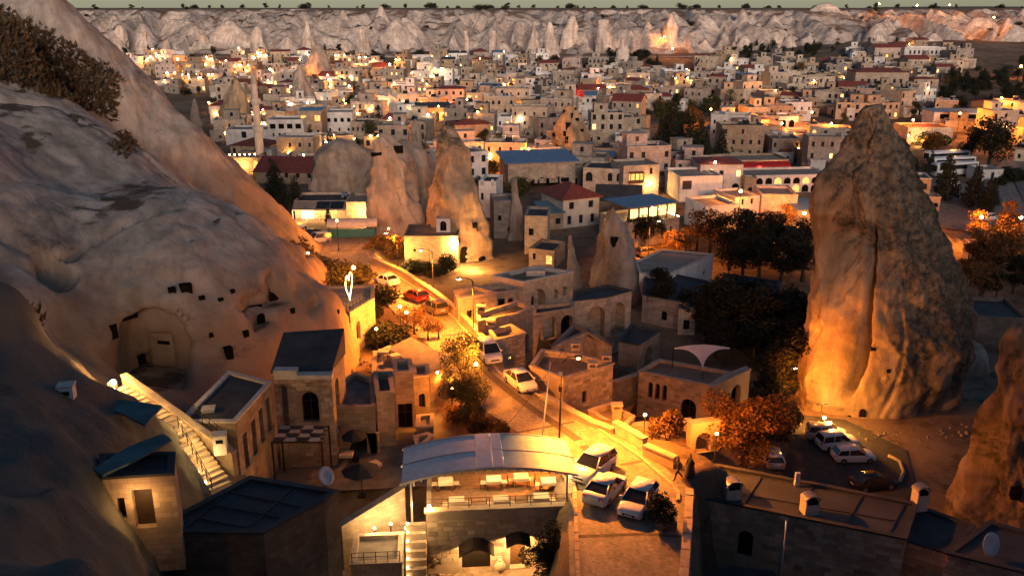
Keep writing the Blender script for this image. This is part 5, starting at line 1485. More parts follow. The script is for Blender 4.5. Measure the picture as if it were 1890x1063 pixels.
# ------------------------------------------------------------------ left courtyards, tower house, cave house
tower = poly_house('tall stone balcony tower with dark arched window under the rock dome', None, 13.6, 6.2, 'wall_tan', 'roof_dark', world_pts=[(-17.6, 60.0), (-13.4, 60.4), (-13.2, 64.5), (-17.6, 64.5)],
                   ops={0: [(.16, 2.6, .5, 4.0, 1, 'stone'), (.60, 3.5, 1.25, 2.5, 1.1, 'void')], 1: [(.35, 2.2, 1.1, 4.2, 1, 'void')]}, depth=.5, parapet=.05, blocks=(0,), blockdepth=7)
mb = MB(); mb.box(-2.0, 2.25, -.25, .4, 0, .35); mb.box(-2.0, -.3, -.32, .4, .36, .75); mb.build('cornice', 'coping_pale', tower, (-.02, -2.35, 7.2))
mb = MB(); mb.add([(-2.4, -2.1, 7.5), (2.1, -1.9, 7.5), (2.4, 2.2, 9.4), (-2.4, 2.4, 9.0), (-2.4, 2.4, 7.3), (2.4, 2.2, 7.3)], [(0, 1, 2, 3), (0, 3, 4), (1, 5, 2), (3, 2, 5, 4)]); mb.build('pitched_roof', 'roof_dark', tower)
poly_house('lower wing of the balcony tower with row of tall windows and dark felt roof', None, 13.0, 6.8, 'wall_tan', 'roof_dark', world_pts=[(-22.3, 53.6), (-18.5, 53.6), (-17.8, 60.0), (-21.5, 62.0)],
           ops={1: [(.18, 2.2, .7, 2.6, 0, 'dark'), (.42, 2.4, .7, 2.6, 0, 'dark'), (.64, 2.6, .7, 2.6, 0, 'dark'), (.86, 2.8, .7, 2.6, 0, 'dark')]}, parapet=.06, depth=.35, coping='coping_pale')
pg = empty('pergola', (-15.4, 58.2, 8.0), 0, 'timber pergola with checkerboard of square roof panels below the tower', 'pergola')
for i in range(4):
    for j in range(4):
        mb = MB(); mb.box(-1.7 + i * .86, -1.7 + i * .86 + .7, -1.4 + j * .62, -1.4 + j * .62 + .5, 1.9 + .02 * ((i + j) % 2), 1.95 + .02 * ((i + j) % 2)); mb.build('roof_panel', 'coping_pale' if (i + j) % 2 else 'roof_dark', pg)
for sx in (-1.75, 1.8):
    for sy in (-1.45, 1.1): mb = MB(); mb.box(sx - .06, sx + .06, sy - .06, sy + .06, -2, 1.88); mb.build('post', 'dark_wood', pg)
mb = MB()
for j in range(5): mb.box(-1.8, 1.85, -1.45 + j * .62, -1.38 + j * .62, 1.8, 1.88)
mb.build('beam', 'dark_wood', pg)
# courtyard floor and small houses round it
yard = put('courtyard', MB().add([(-13.5, 56.5, 6.05), (-6.2, 57.2, 6.05), (-4.6, 66, 6.05), (-8.2, 78, 6.05), (-13, 76, 6.05)], [(0, 1, 2, 3, 4)]).mesh('courtyard', 'court_paving')); tag(yard, kind='structure')
poly_house('plain stone terrace house with patio roof beside the balcony tower', [(615, 752), (692, 752), (688, 700), (655, 690), (618, 715)], 10.0, 5.6, 'wall_tan', 'court_paving', ops={0: [(.5, 1.6, .6, .9, 0, 'void'), (.9, .3, .9, 1.9, 0, 'wood')]}, coping='wall_tan', parapet=.25)
poly_house('slim stone stair tower with terrace beside the courtyard', [(694, 728), (728, 726), (722, 688), (690, 688)], 10.6, 5.8, 'wall_tan', 'court_paving', parapet=.5)
poly_house('stone courtyard house with black doorway and stained top', [(728, 690), (762, 688), (758, 664), (725, 666)], 11.0, 5.8, 'wall_tan', 'roof_gravel', ops={0: [(.5, .1, 1.2, 2.4, 0, 'void')]}, parapet=.3)
poly_house('narrow stone house with small arched shuttered window by the courtyard', [(763, 698), (792, 694), (790, 674), (762, 676)], 9.8, 5.8, 'wall_tan', 'roof_gravel', ops={0: [(.5, 1.2, .55, 1.3, 1, 'dark')]}, parapet=.25)
poly_house('low stone block at the lane end of the courtyard', [(768, 790), (800, 788), (800, 765), (770, 768)], 7.5, 5.0, 'wall_tan', 'roof_gravel', parapet=.2)
poly_house('flat-roofed stone garden store by the canopy', [(770, 832), (800, 806), (790, 800), (764, 806)], 7.4, 5.0, 'wall_tan', 'roof_gravel', parapet=.2)
# umbrella and courtyard furniture
def parasol(label, p, rad=1.5, closed=False, mat='fabric_dark', h=2.6):
    u = empty('parasol', p, 0, label, 'parasol')
    mb = MB(); mb.lathe([(.035, 0), (.035, h)], 8); mb.build('pole', 'iron', u)
    mb = MB()
    if closed: mb.lathe([(.12, .8), (.2, 1.2), (.14, 2.0), (.03, h + .1)], 10)
    else: mb.lathe([(rad, h - .55), (rad * .55, h - .25), (.05, h + .02)], 8, 0, None, False, False)
    mb.build('canopy', mat, u)
    mb = MB(); mb.box(-.3, .3, -.3, .3, 0, .12); mb.build('base', 'iron', u)
    return u
q = at_z(669, 915, 6.1); parasol('open dark parasol on a slim pole in the grey courtyard', q, 1.4)
q = at_z(655, 830, 7); parasol('open dark parasol beside the stone terrace house wall', (q.x, q.y, 6.1), 1.0)
q = at_z(1513, 1063, .9); parasol('closed cream parasol in front of the long stone building', (q.x, q.y, 0.6), .3, True, 'cushion', 3.0)
for i, (px, py) in enumerate([(640, 850), (690, 870), (716, 800), (780, 860)]):
    q = at_z(px, py, 6.1)
    table_set('dark garden table standing in the grey courtyard', (q.x, q.y, 6.06), i * .7, 0, 'garden tables in the courtyard')
# rounded tower with heart sign terrace
ht = poly_house('stone tower with arched window and railed roof terrace beside the boulder', [(646, 578), (690, 552), (690, 528), (600, 530), (604, 556)], 10.4, 4.5, 'wall_cream', 'roof_gravel', ops={0: [(.3, 2.6, .8, 2.0, 1.1, 'dark')], 4: []}, parapet=.1, depth=.4)
zz = 10.5
pts = [at_z(*q, zz) for q in ((604, 556), (646, 577), (689, 551))]
rail('railing', [tuple(p) for p in pts], .95, None, 'iron railing round the heart-sign roof terrace', .6)
hp_ = at_z(646, 556, zz)
heart = empty('heart_sign', hp_, R(84), 'upright glowing heart-shaped neon frame on the terrace edge', 'neon sign')
hv = []
for i in range(41):
    t = 2 * math.pi * i / 40
    hv.append((1.25 * 16 * math.sin(t) ** 3 / 17, 0, 1.75 + 1.6 * (13 * math.cos(t) - 5 * math.cos(2 * t) - 2 * math.cos(3 * t) - math.cos(4 * t)) / 17))
mb = MB(); mb.tube(hv, .055, 6); mb.build('neon_tube', 'neon_warm', heart)
mb = MB(); mb.tube([(-.6, .1, 0), (-.6, .1, 2.0)], .03, 5); mb.tube([(.6, .1, 0), (.6, .1, 2.0)], .03, 5); mb.build('stand', 'iron', heart)
# lit lower terrace with tables beside the lane
lt = poly_house('lamplit ochre dining terrace below the hedge beside the lane', [(688, 690), (752, 688), (738, 650), (690, 650)], 7.6, 4.5, 'wall_cream', 'paving', parapet=.05, coping='coping', cat='terrace', name='dining_terrace')
for i, (px, py) in enumerate([(708, 660), (730, 668), (718, 655), (744, 684)]):
    q = at_z(px, py, 7.58)
    table_set('table on the lamplit ochre terrace', q, i * .5, 0, 'tables on the lamplit lane terrace')
# awning roof beside the lane
aw = empty('awning', tuple(at_z(790, 690, 7.0))[:2] + (5.5,), R(-52), 'long grey sloping awning roof beside the lane with a lamp under it', 'awning')
mb = MB(); mb.add([(-5, -1.3, 2.7), (2.4, -1.5, 2.7), (2.4, 1.5, 3.2), (-5, 1.3, 3.2), (-5, -1.3, 2.8), (2.4, -1.5, 2.8), (2.4, 1.5, 3.3), (-5, 1.3, 3.3)], [(0, 3, 2, 1), (4, 5, 6, 7), (0, 1, 5, 4), (1, 2, 6, 5), (2, 3, 7, 6), (3, 0, 4, 7)]); mb.build('roof', 'roof_gravel', aw)
for x in (-4.7, -1, 2.1):
    for y in (-1.2, 1.2): mb = MB(); mb.box(x - .05, x + .05, y - .05, y + .05, -1, 2.72); mb.build('post', 'timber', aw)
put('lamp_bulb', bulb_mesh(.12, 'bulb_warm'), aw, (1.6, 0, 2.2)); light_at(aw, (1.6, 0, 1.9), 60)

# cave house of the foreground slope: dark roof, courtyard recess, lit stair
roofh = poly_house('low house with big dark felt roof and stained concrete wall below the slope', [(332, 984), (486, 985), (598, 925), (622, 908), (462, 882), (302, 966)], 13.4, 7.5, 'wall_dark', 'roof_dark', parapet=.04, coping='roof_dark')
cave = poly_house('cave house facade with wooden door and shallow arch below teal-edged slope roof', [(188, 884), (320, 876), (322, 838), (186, 842)], 17.5, 14.5, 'wall_tan', 'roof_dark', ops={0: [(.2, .7, .45, 1.2, 0, 'dark'), (.52, .1, 1.0, 2.2, 0, 'wood')]}, parapet=.05, depth=.4, coping='roof_dark')
pc = at_z(262, 985, 14.7)
light_at(cave, tuple(pc - Vector(cave.location))[:2] + (1.9,), 14, (1, .5, .16), .1)
# walkway and stair with glowing edge
w0, w1, w2 = at_z(222, 712, 14.8), at_z(330, 792, 13.2), at_z(408, 898, 10.6)
cw_ = empty('rock_stair', w1, 0, 'stone stair with glowing edge lights winding down past the rock face', 'stairs')
def stair_run(root, a, b, n, wd, mat, name='step'):
    o = Vector(root.location); d = Vector((b.x - a.x, b.y - a.y, 0)); L = d.length; an = math.atan2(d.y, d.x)
    for i in range(n):
        p = a.lerp(b, (i + .5) / n) - o
        mb = MB(); mb.box(-L / n / 2, L / n / 2 + .05, -wd / 2, wd / 2, -1.2, 0); mb.build(name, mat, root, p, an)
        if i % 2 == 0: put('lamp_bulb', bulb_mesh(.05, 'bulb_warm'), root, p + Vector((-math.sin(an) * -wd * .46, math.cos(an) * -wd * .46, .14)))
stair_run(cw_, w0, w1, 12, 1.3, 'coping'); stair_run(cw_, w1, w2, 12, 1.5, 'coping')
for t in (.05, .35, .7):
    q = (w0.lerp(w1, t)) - Vector(cw_.location); light_at(cw_, (q.x, q.y, q.z + 1.0), 9, (1, .55, .18), .1)
for t in (.1, .45, .8):
    q = (w1.lerp(w2, t)) - Vector(cw_.location); light_at(cw_, (q.x, q.y, q.z + 1.0), 12, (1, .6, .2), .1)
ra, rb_ = at_z(312, 806, 13.2), at_z(372, 912, 10.8)
rp_ = empty('stair_ramp', ra, 0, 'yellow-lit plastered ramp edge curving beside the rock stair', 'ramp')
mb = MB(); n = 8; vs = []; fs = []
for i in range(n + 1):
    c_ = ra.lerp(rb_, i / n) - ra; wd = .25 + .75 * i / n; c_ = c_ + Vector((.25 * math.sin(math.pi * i / n), 0, 0))
    vs += [(c_.x - wd / 2, c_.y, c_.z), (c_.x + wd / 2, c_.y + .1, c_.z), (c_.x - wd / 2, c_.y, c_.z - 2.5), (c_.x + wd / 2, c_.y + .1, c_.z - 2.5)]
for i in range(n): a_ = 4 * i; b_ = a_ + 4; fs += [(a_, b_, b_ + 1, a_ + 1), (a_, a_ + 2, b_ + 2, b_), (a_ + 1, b_ + 1, b_ + 3, a_ + 3)]
fs.append((n * 4, n * 4 + 2, n * 4 + 3, n * 4 + 1)); mb.add(vs, fs); mb.build('slope', 'wall_cream', rp_)
lan = empty('stair_lantern', at_z(208, 714, 14.9), 0, 'bright boxed lantern glowing at the head of the rock stair', 'lamp')
mb = MB(); mb.box(-.25, .25, -.2, .2, -.8, .35); mb.build('housing', 'wall_cream', lan); put('lamp_bulb', bulb_mesh(.2, 'bulb_warm'), lan, (0.25, -.35, .5)); light_at(lan, (.5, -.6, 1.1), 80, (1, .5, .15), .12)
slanted_wall('sloping parapet wall outside the lamplit rock stair', tuple(at_z(228, 692, 15.4)), tuple(at_z(432, 836, 12.0)), .4, 1.6, 'wall_tan')
rail('railing', [tuple(at_z(360, 770, 13.4)), tuple(at_z(432, 832, 12.1))], .9, None, 'iron railing along the sloping rock stair parapet', .8)
rail('railing', [tuple(at_z(330, 790, 13.3)), tuple(at_z(392, 905, 10.8))], .9, None, 'iron railing beside the yellow-lit stair ramp', .7)
plain('oxidised_sheet', (0.06, 0.125, 0.135), .75, var=.4, scale=.8)
for lab, pts, z in [('patch of teal oxidised roof sheet along the slope above the stair', [(170, 735), (262, 745), (300, 752), (268, 788), (230, 768), (185, 752)], 17.2), ('strip of teal roof sheet above the cave house facade', [(172, 868), (240, 826), (300, 804), (318, 814), (250, 852), (190, 880)], 18.1)]:
    P = [at_z(a, b, z) for a, b in pts]; c = sum(P, Vector()) / len(P)
    mb = MB(); mb.prism([(p.x - c.x, p.y - c.y) for p in P], 0, .12); o = mb.build('roof_sheet', 'oxidised_sheet', None, c); tag(o, lab, 'roof sheet')
for lab, (px, py), z in [('small white chimney hut beside the rock stair parapet', (405, 660 + 145), 13.2), ('small white chimney on the tower wing roof', (385, 757), 13.0), ('white chimney pot on the foreground slope', (122, 715), 19.4)]:
    q = at_z(px, py, z); r_ = empty('roof_chimney', (q.x, q.y, z - .6), .2, lab, 'chimney'); mb = MB(); mb.box(-.4, .4, -.35, .35, -.6, .7); mb.build('stack', 'wall_white', r_); mb = MB(); mb.box(-.45, .45, -.4, .4, .72, .82); mb.build('cap', 'coping_pale', r_)
    mb = MB(); mb.box(-.22, .22, -.37, -.352, .25, .5); mb.build('vent', 'void', r_)
def dish(label, p, rz, tilt=.5, rad=.55):
    d = empty('satellite_dish', p, rz, label, 'satellite dish')
    mb = MB(); mb.lathe([(.03, .0), (rad * .5, .05), (rad, .2), (rad, .225), (rad * .5, .075), (.03, .03)], 20, 0, None, True, False)
    o = mb.build('reflector', 'white_paint', d, (0, 0, .9)); o.rotation_euler = (R(90) - tilt, 0, 0)
    mb = MB(); mb.tube([(0, .05, -.3), (0, .05, .85)], .035, 6); mb.build('mast', 'steel_grey', d)
    mb = MB(); mb.tube([(0, -.02, .5), (0, -.45, .75), (0, -.5, 1.15)], .015, 5); mb.build('feed_arm', 'steel_grey', d)
    return d
dish('white satellite dish on the corner of the dark felt roof', at_z(600, 905, 13.5), R(60))

# ------------------------------------------------------------------ long stone building bottom right
pb = at_z(1392, 1063, 1.0)
longh = poly_house('long stone building with dark slate-grey roof, cowl chimneys and arched black door', [(1275, 916), (1672, 996), (1694, 930), (1322, 858)], 7.0, 0.5, 'wall_block', 'roof_slate', parapet=.05, coping='roof_dark',
                   ops={0: [(.285, 2.6, 1.0, 2.1, .8, 'void')]}, blocks=(0,), bw=.8, bh=.36, blockdepth=4.2, depth=.4)
def cowl(root, px, py, z, w=.55):
    q = at_z(px, py, z) - Vector(root.location)
    mb = MB(); mb.box(-w, w, -w * .8, w * .8, -.6, .62); c = mb.build('chimney', 'coping_pale', root, q, R(12))
    for s in (-1, 1): mb = MB(); mb.box(s * w - .1 * (s > 0), s * w + .1 * (s < 0), -w * .8, w * .8, .63, .98); mb.build('cowl_side', 'coping_pale', c)
    vs = []; fs = []; n = 8
    mb = MB()
    for i in range(n + 1):
        a = math.pi * i / n; x = -math.cos(a) * (w + .06); z = .95 + .35 * math.sin(a)
        vs += [(x, -w * .85, z), (x, w * .85, z), (x * .88, -w * .85, z - .08), (x * .88, w * .85, z - .08)]
    for i in range(n):
        a = 4 * i; b = a + 4
        fs += [(a, b, b + 1, a + 1), (a + 2, a + 3, b + 3, b + 2), (a, a + 2, b + 2, b), (a + 1, b + 1, b + 3, a + 3)]
    mb.add(vs, fs); mb.build('cowl', 'steel_grey', c)
    mb = MB(); mb.box(-w + .11, w - .11, -w * .7, w * .7, .63, .9); mb.build('flue', 'void', c)
cowl(longh, 1350, 914, 7.1); cowl(longh, 1493, 942, 7.1, .5); cowl(longh, 1697, 925, 7.1, .45)
q = at_z(1470, 895, 7.0) - Vector(longh.location); mb = MB(); mb.box(-.16, .16, -.12, .12, 0, 1.0); mb.build('vent_pipe', 'white_paint', longh, q)
q = at_z(1451, 957, 6.8) - Vector(longh.location); mb = MB(); mb.tube([(q.x, q.y - .12, 6.2), (q.x, q.y - .12, .5)], .07, 8); mb.build('drain_pipe', 'white_paint', longh)
poly_house('lower stone annexe with dark roof at the end of the long building', [(1674, 999), (1748, 1022), (1800, 972), (1692, 934)], 6.3, 0, 'wall_block', 'roof_dark', parapet=.05, coping='roof_dark', blocks=(0,), bw=.7, bh=.34, blockdepth=3.5)
cornerh = poly_house('corner stone house with black slate roof carrying a large satellite dish', [(1746, 1022), (1960, 1075), (1960, 1000), (1825, 964)], 7.2, 0.5, 'wall_block', 'roof_dark', parapet=.04, coping='roof_dark', blocks=(0,), bw=.7, bh=.34, blockdepth=3.0)
dish('large white satellite dish on the black slate roof by the rock spire', at_z(1820, 1026, 7.1), R(25), .35, .75)
sh = empty('shed_roof', at_z(1370, 1056, 3.6), R(10), 'dark blue pitched shed roof in front of the arched black door', 'roof')
mb = MB(); mb.add([(-3.0, -2.2, -.9), (2.2, -2.2, -.9), (.0, .6, .0), (-.4, .9, 0), (-3.4, .6, -.6), (2.6, .6, -.6)], [(0, 1, 2, 3), (0, 3, 4), (1, 5, 2)]); mb.build('slope', 'roof_slate', sh)
mb = MB(); mb.box(-2.8, 2.0, -1.9, .5, -4, -.95); mb.build('wall', 'wall_tan', sh)
for x, px in ((0, 1449), (1, 1560)):
    pass
for px, py in ((1378, 985), (1410, 995), (1468, 1005), (1566, 1018)):
    q = at_y(px, py, 50.0)
# ------------------------------------------------------------------ shade sail
sp_ = [at_z(1243, 642, 8.0), at_z(1348, 642, 8.0), at_z(1297, 686, 6.6)]
sail = empty('shade_sail', tuple(sp_[2])[:2] + (1.0,), 0, 'pale lilac three-pointed shade sail stretched behind the triple-window house', 'shade sail')
o = Vector(sail.location); n = 14; vs = []; fs = []; idx = {}
apex = at_z(1297, 640, 8.2)
mb = MB()
def sail_pt(u, v):      # u along the top from tip to tip, v towards the bottom tip; edges hollow
    a, b, c = sp_
    top = a.lerp(b, u) + Vector((0, 0, .35 * math.sin(math.pi * u)))
    k = abs(2 * u - 1)
    reach = (1 - k) ** 2.2 * 1.0 + .06
    return top.lerp(c, v * min(1, reach)) if True else None
for i in range(25):
    for j in range(9): vs.append(sail_pt(i / 24, j / 8) - o)
for i in range(24):
    for j in range(8): fs.append((i * 9 + j, (i + 1) * 9 + j, (i + 1) * 9 + j + 1, i * 9 + j + 1))
mb.add(vs, fs, 0, None, True); mb.build('cloth', 'fabric_pale', sail)
for p in sp_:
    q = p - o; mb = MB(); mb.tube([(q.x, q.y, -1.5), (q.x, q.y, q.z)], .05, 6); mb.build('mast', 'iron', sail)

# ------------------------------------------------------------------ sunken car park
pts = [at_z(*q, -.9) for q in ((1405, 905), (1420, 800), (1475, 765), (1560, 775), (1672, 830), (1690, 900), (1640, 960))]
lot = put('car_park', MB().add([(p.x, p.y, -.86) for p in pts], [tuple(range(len(pts)))[::-1]]).mesh('car_park', 'asphalt')); tag(lot, kind='structure')
kb = MB()
kp = [at_z(*q, -.85) for q in ((1640, 842), (1660, 852), (1668, 872), (1660, 890))]
kb.tube([tuple(p + Vector((0, 0, .08))) for p in kp], .16, 6); tag(kb.build('kerb', 'coping'), kind='structure')
car_between('suv', 'car_silver', 'white four-wheel-drive with roof rails nearest the lit spire foot', (1500, 808), (1552, 812), ground=-.86, rack=True)
car_between('suv', 'car_white', 'white five-door utility car between two others in the sunken car park', (1517, 827), (1572, 822), ground=-.86)
car_between('hatch', 'car_white', 'white hatchback parked side-on in front of the sunken car park row', (1547, 849), (1601, 848), ground=-.86)
car_between('hatch', 'car_silver', 'silver-white car parked nose-in beside the orange-lit tree', (1430, 866), (1417, 838), ground=-.86)
car_between('sedan', 'car_black', 'black saloon half hidden behind the long building roof', (1580, 902), (1640, 895), ground=-.86)
car_between('hatch', 'car_silver', 'pale car parked behind the ivy-hung ruined wing', (1375, 752), (1415, 742), ground=-.9)
fl = empty('flood_lamp', at_z(1520, 783, -.8), 0, 'small flood lamp glowing at the foot of the huge rock spire', 'lamp')
mb = MB(); mb.box(-.12, .12, -.12, .12, -.3, .5); mb.build('stand', 'iron', fl); put('lamp_bulb', bulb_mesh(.16, 'bulb_warm'), fl, (0, 0, .75)); light_at(fl, (0, -1.8, 1.6), 300, (1.0, .42, .07), .25)
lamp_post('tall sodium lamp behind the orange-lit tree facing the huge spire', at_z(1436, 790, -.9), 6.0, 'arm', 800, rz=R(115), tilt=68)
tw = empty('twin_lamp_post', at_z(1512, 790, -.8), 0, 'slim twin-headed lamp post before the lit spire foot', 'lamp')
mb = MB(); mb.tube([(0, 0, -.2), (0, 0, 2.6)], .035, 6); mb.build('pole', 'iron', tw)
for s in (-1, 1): mb = MB(); mb.tube([(0, 0, 2.5), (s * .4, 0, 2.6)], .02, 5); mb.box(s * .4 - .16, s * .4 + .16, -.1, .1, 2.55, 2.65); mb.build('lamp_head', 'iron', tw)

# ------------------------------------------------------------------ cars along the lane
car_between('suv', 'car_white', 'white compact crossover with lamplit roof beside the barrel canopy', (1110, 862), (1077, 887))
car_between('sedan', 'car_white', 'white saloon parked tail-out between crossover and hatchback', (1101, 930), (1131, 899))
car_between('hatch', 'car_white', 'white hatchback facing downhill with dark grille at the row end', (1190, 918), (1164, 955))
car_between('sedan', 'car_white', 'white saloon parked on the lane against the block-walled house', (942, 697), (981, 729))
car_between('van', 'car_white', 'white tall-bodied van parked on the lane above the saloon', (890, 650), (916, 678))
car_between('suv', 'car_bronze', 'bronze estate car parked behind the red hatchback', (818, 584), (788, 570))
car_between('hatch', 'car_red', 'red hatchback parked along the lane', (780, 558), (756, 549))
car_between('sedan', 'car_white', 'white saloon parked highest on the lane near the flagpoles', (731, 530), (699, 520))
car_between('van', 'car_silver', 'silver people carrier in the hotel car park', (604, 446), (571, 450))
car_between('suv', 'car_black', 'black car between two pale cars in the hotel car park', (588, 438), (556, 444))
car_between('suv', 'car_white', 'white off-roader at the hedge end of the hotel car park', (561, 434), (534, 437))

# ------------------------------------------------------------------ poles, lamps and walkers
def pole(label, foot, top, r=.06, mat='white_paint', name='pole', cat='pole', arm=False):
    a = onroad(*foot); b = at_y(*top, a.y)
    root = empty(name, a, 0, label, cat); d = b - a
    mb = MB(); mb.tube([(0, 0, -.3), (d.x * .5, 0, d.z * .5), (d.x, 0, d.z)], r, 8, r2=r * .7); mb.build('shaft', mat, root)
    if arm:
        mb = MB(); mb.box(-.12, .12, -.2, .05, d.z - 1.3, d.z - .9); mb.build('junction_box', 'iron', root)
        mb = MB(); mb.tube([(d.x, 0, d.z - .5), (d.x - 1.7, 0, d.z - .45)], .02, 5); mb.build('bracket', 'white_paint', root)
        mb = MB(); mb.box(-.14, .14, -.14, .14, d.z, d.z + .12); mb.build('cap', 'white_paint', root)
    return root
pole('tall slim white pole leaning beside the lane', (1000, 808), (1016, 668))
bp = pole('black utility pole with bracket and fittings beside the lane', (1032, 815), (1037, 690), .09, 'iron', arm=True)
SG = 'sodium street lamps along the lane'
def slamp(label, px, py, h, rz, watts, kind='arm', dz=None, **kw):
    p = onroad(px, py)
    return lamp_post(label, p, h, kind, watts, rz=rz, name='street_lamp', **kw)
light_at(bp, (1.25, -.3, 6.62), 3300, (1, .265, .022), .15, 'SPOT', spot=R(146), rot=Vector((-3.2, 2.6, 6.7)).to_track_quat('Z', 'Y').to_euler())
mb = MB(); mb.tube([(.12, 0, 6.3), (.5, -.12, 6.8), (1.1, -.27, 6.92)], .04, 6); mb.box(1.0, 1.5, -.42, -.18, 6.88, 6.98); mb.build('lamp_arm', 'iron', bp)
put('lamp_bulb', bulb_mesh(.11, 'bulb_orange'), bp, (1.25, -.3, 6.8))
wl = empty('wall_lamp', onroad(1180, 822) + Vector((.3, 0, .9)), 0, 'low sodium lamp on the parapet wall near the walkers', 'lamp')
mb = MB(); mb.tube([(0, 0, -.3), (0, 0, 1.5)], .035, 6); mb.build('post', 'iron', wl); put('lamp_bulb', bulb_mesh(.12, 'bulb_orange'), wl, (0, 0, 1.6)); light_at(wl, (-.2, -.2, 2.4), 330, (1, .265, .022), .2)
slamp('sodium street lamp beside the white van', 874, 622, 6.0, R(-75), 3200)
slamp('sodium street lamp behind the red hatchback', 800, 545, 5.5, R(-70), 2800)
slamp('sodium street lamp near the top of the lane wall', 735, 505, 5.5, R(-70), 1300)
lamp_post('globe lamp glowing among the shrubs beside the heart sign', on(655, 540), 3.0, 'globe', 200, br=.24)
lamp_post('globe lamp beside the boulder edge above the hotel car park', on(571, 505), 2.6, 'globe', 70, br=.2)
lamp_post('globe lamp in the hedge beside the lane terrace, taller of two', on(740, 612), 2.6, 'globe', 260, br=.16)
lamp_post('globe lamp in the hedge beside the lane terrace, shorter of two', on(752, 620), 2.4, 'globe', 160, br=.16)
lamp_post('globe lamp on the lit tree beside the courtyard end', on(835, 765), 2.2, 'globe', 120, br=.14)
lamp_post('globe lamp under the tree by the flagpoles', on(728, 478), 2.4, 'globe', 350, br=.18)
lamp_post('globe lamp at the hotel stair foot', on(719, 468), 4.0, 'globe', 160, br=.14)
lamp_post('globe lamp beside the lane terrace tables', on(697, 655), 2.6, 'globe', 120, br=.14)
lamp_post('globe lamp in the middle of the hotel car park', on(625, 462), 4.5, 'globe', 420, br=.2)
w1_, w2_ = onroad(1251, 884), onroad(1273, 880)
person('walker in dark jacket striding along the lane', w1_, R(200), 'fabric_dark', 'fabric_dark', .38)
person('walker in long dark coat following the other walker', w2_, R(205), 'fabric_dark', 'fabric_dark', .25, True)
for lab, px, py, top, c in [('flagpole with a red flag at the hotel forecourt', 753, 492, 448, True), ('bare flagpole beside the red flag', 748, 492, 445, False), ('thin dark mast in front of the lamplit house', 793, 505, 455, False)]:
    a = on(px, py); b = at_y(px, top, a.y); r_ = empty('flagpole', a, 0, lab, 'flagpole')
    mb = MB(); mb.tube([(0, 0, -.3), (0, 0, b.z - a.z)], .04, 6); mb.build('pole', 'white_paint' if 'mast' not in lab else 'iron', r_)
    if c:
        mb = MB(); zt = b.z - a.z - .6; mb.add([(.04, 0, zt), (.45, .05, zt - .15), (.38, 0, zt - 1.6), (.04, 0, zt - 1.4)], [(0, 1, 2, 3)]); mb.build('flag', 'red_cloth', r_)

# planter and bollards at the end of the parked row, kerb on the near side of the lane
q = onroad(1222, 966)
pl_ = empty('stone_planter', q, R(20), 'dark stone planter at the end of the parked row', 'planter')
mb = MB(); mb.box(-.5, .5, -.9, .9, -.1, .55); mb.build('trough', 'wall_dark', pl_)
mb = MB(); mb.box(-.4, .4, -.8, .8, .5, .58); mb.build('soil', 'soil', pl_)
mb = MB(); yy2 = np.arange(40, 59.5, 1.0)
for a_, b_ in zip(yy2[:-1], yy2[1:]):
    x0, x1 = float(xl_(a_)) + .15, float(xl_(b_)) + .15; z0, z1 = float(zroad(a_)), float(zroad(b_)); g_ = .03
    mb.add([(x0 - .12, a_ + g_, z0 - .2), (x0 + .12, a_ + g_, z0 - .2), (x1 + .12, b_ - g_, z1 - .2), (x1 - .12, b_ - g_, z1 - .2), (x0 - .12, a_ + g_, z0 + .14), (x0 + .12, a_ + g_, z0 + .14), (x1 + .12, b_ - g_, z1 + .14), (x1 - .12, b_ - g_, z1 + .14)],
           [(4, 5, 6, 7), (0, 1, 5, 4), (1, 2, 6, 5), (2, 3, 7, 6), (3, 0, 4, 7)])
tag(mb.build('kerb', 'coping'), kind='structure')
lane_wall('low rough stone wall between the lane and the long stone building', [(1272, 915), (1268, 985), (1262, 1062), (1255, 1140)], .45, .4, 2.5)

lamp_post('added globe lamp hidden beside the tall lane tree', onroad(893, 742) + Vector((-.6, 0, 0)), 3.2, 'globe', 560, br=.15)  # unseen lamp added to brighten the middle of the lane
# felt seams on the big roofs
def seams(root, z, lines, name='roof_seam', mat='roof_dark', w=.05):
    o = Vector(root.location)
    for a, b in lines:
        p, q = at_z(*a, z) - o, at_z(*b, z) - o; d = q - p; L = d.length
        mb = MB(); mb.box(0, L, -w, w, -.02, .03); mb.build(name, mat, root, p, math.atan2(d.y, d.x))
seams(roofh, 13.42, [((390, 930), (520, 955)), ((420, 906), (560, 935)), ((365, 955), (470, 975)), ((345, 972), (430, 900)), ((455, 978), (540, 900))])
seams(longh, 7.0, [((1372, 930), (1405, 880)), ((1470, 950), (1500, 898)), ((1560, 968), (1590, 915)), ((1310, 900), (1660, 962)), ((1640, 985), (1668, 930))])
# overhead cables
def cable(label, a, b, sag):
    a, b = Vector(a), Vector(b)
    pts = [a.lerp(b, i / 12) - Vector((0, 0, sag * 4 * (i / 12) * (1 - i / 12))) - a for i in range(13)]
    mb = MB(); mb.tube(pts, .018, 4); tag(mb.build('overhead_cable', 'iron', None, a), label, 'cable')
pt_ = Vector(bp.location) + Vector((.15, 0, 7.3))
cable('thin black cable slung from utility pole to the block-walled house', pt_, at_z(1095, 690, 10.6), .4)
cable('thin black cable slung from utility pole up the lane', pt_, onroad(874, 622) + Vector((0, 0, 6.0)), .8)
cable('thin black cable slung from utility pole to the canopy ridge', pt_, tuple((A + ux * 5.0 + uy * 4.6).xy) + (11.6,), .3)
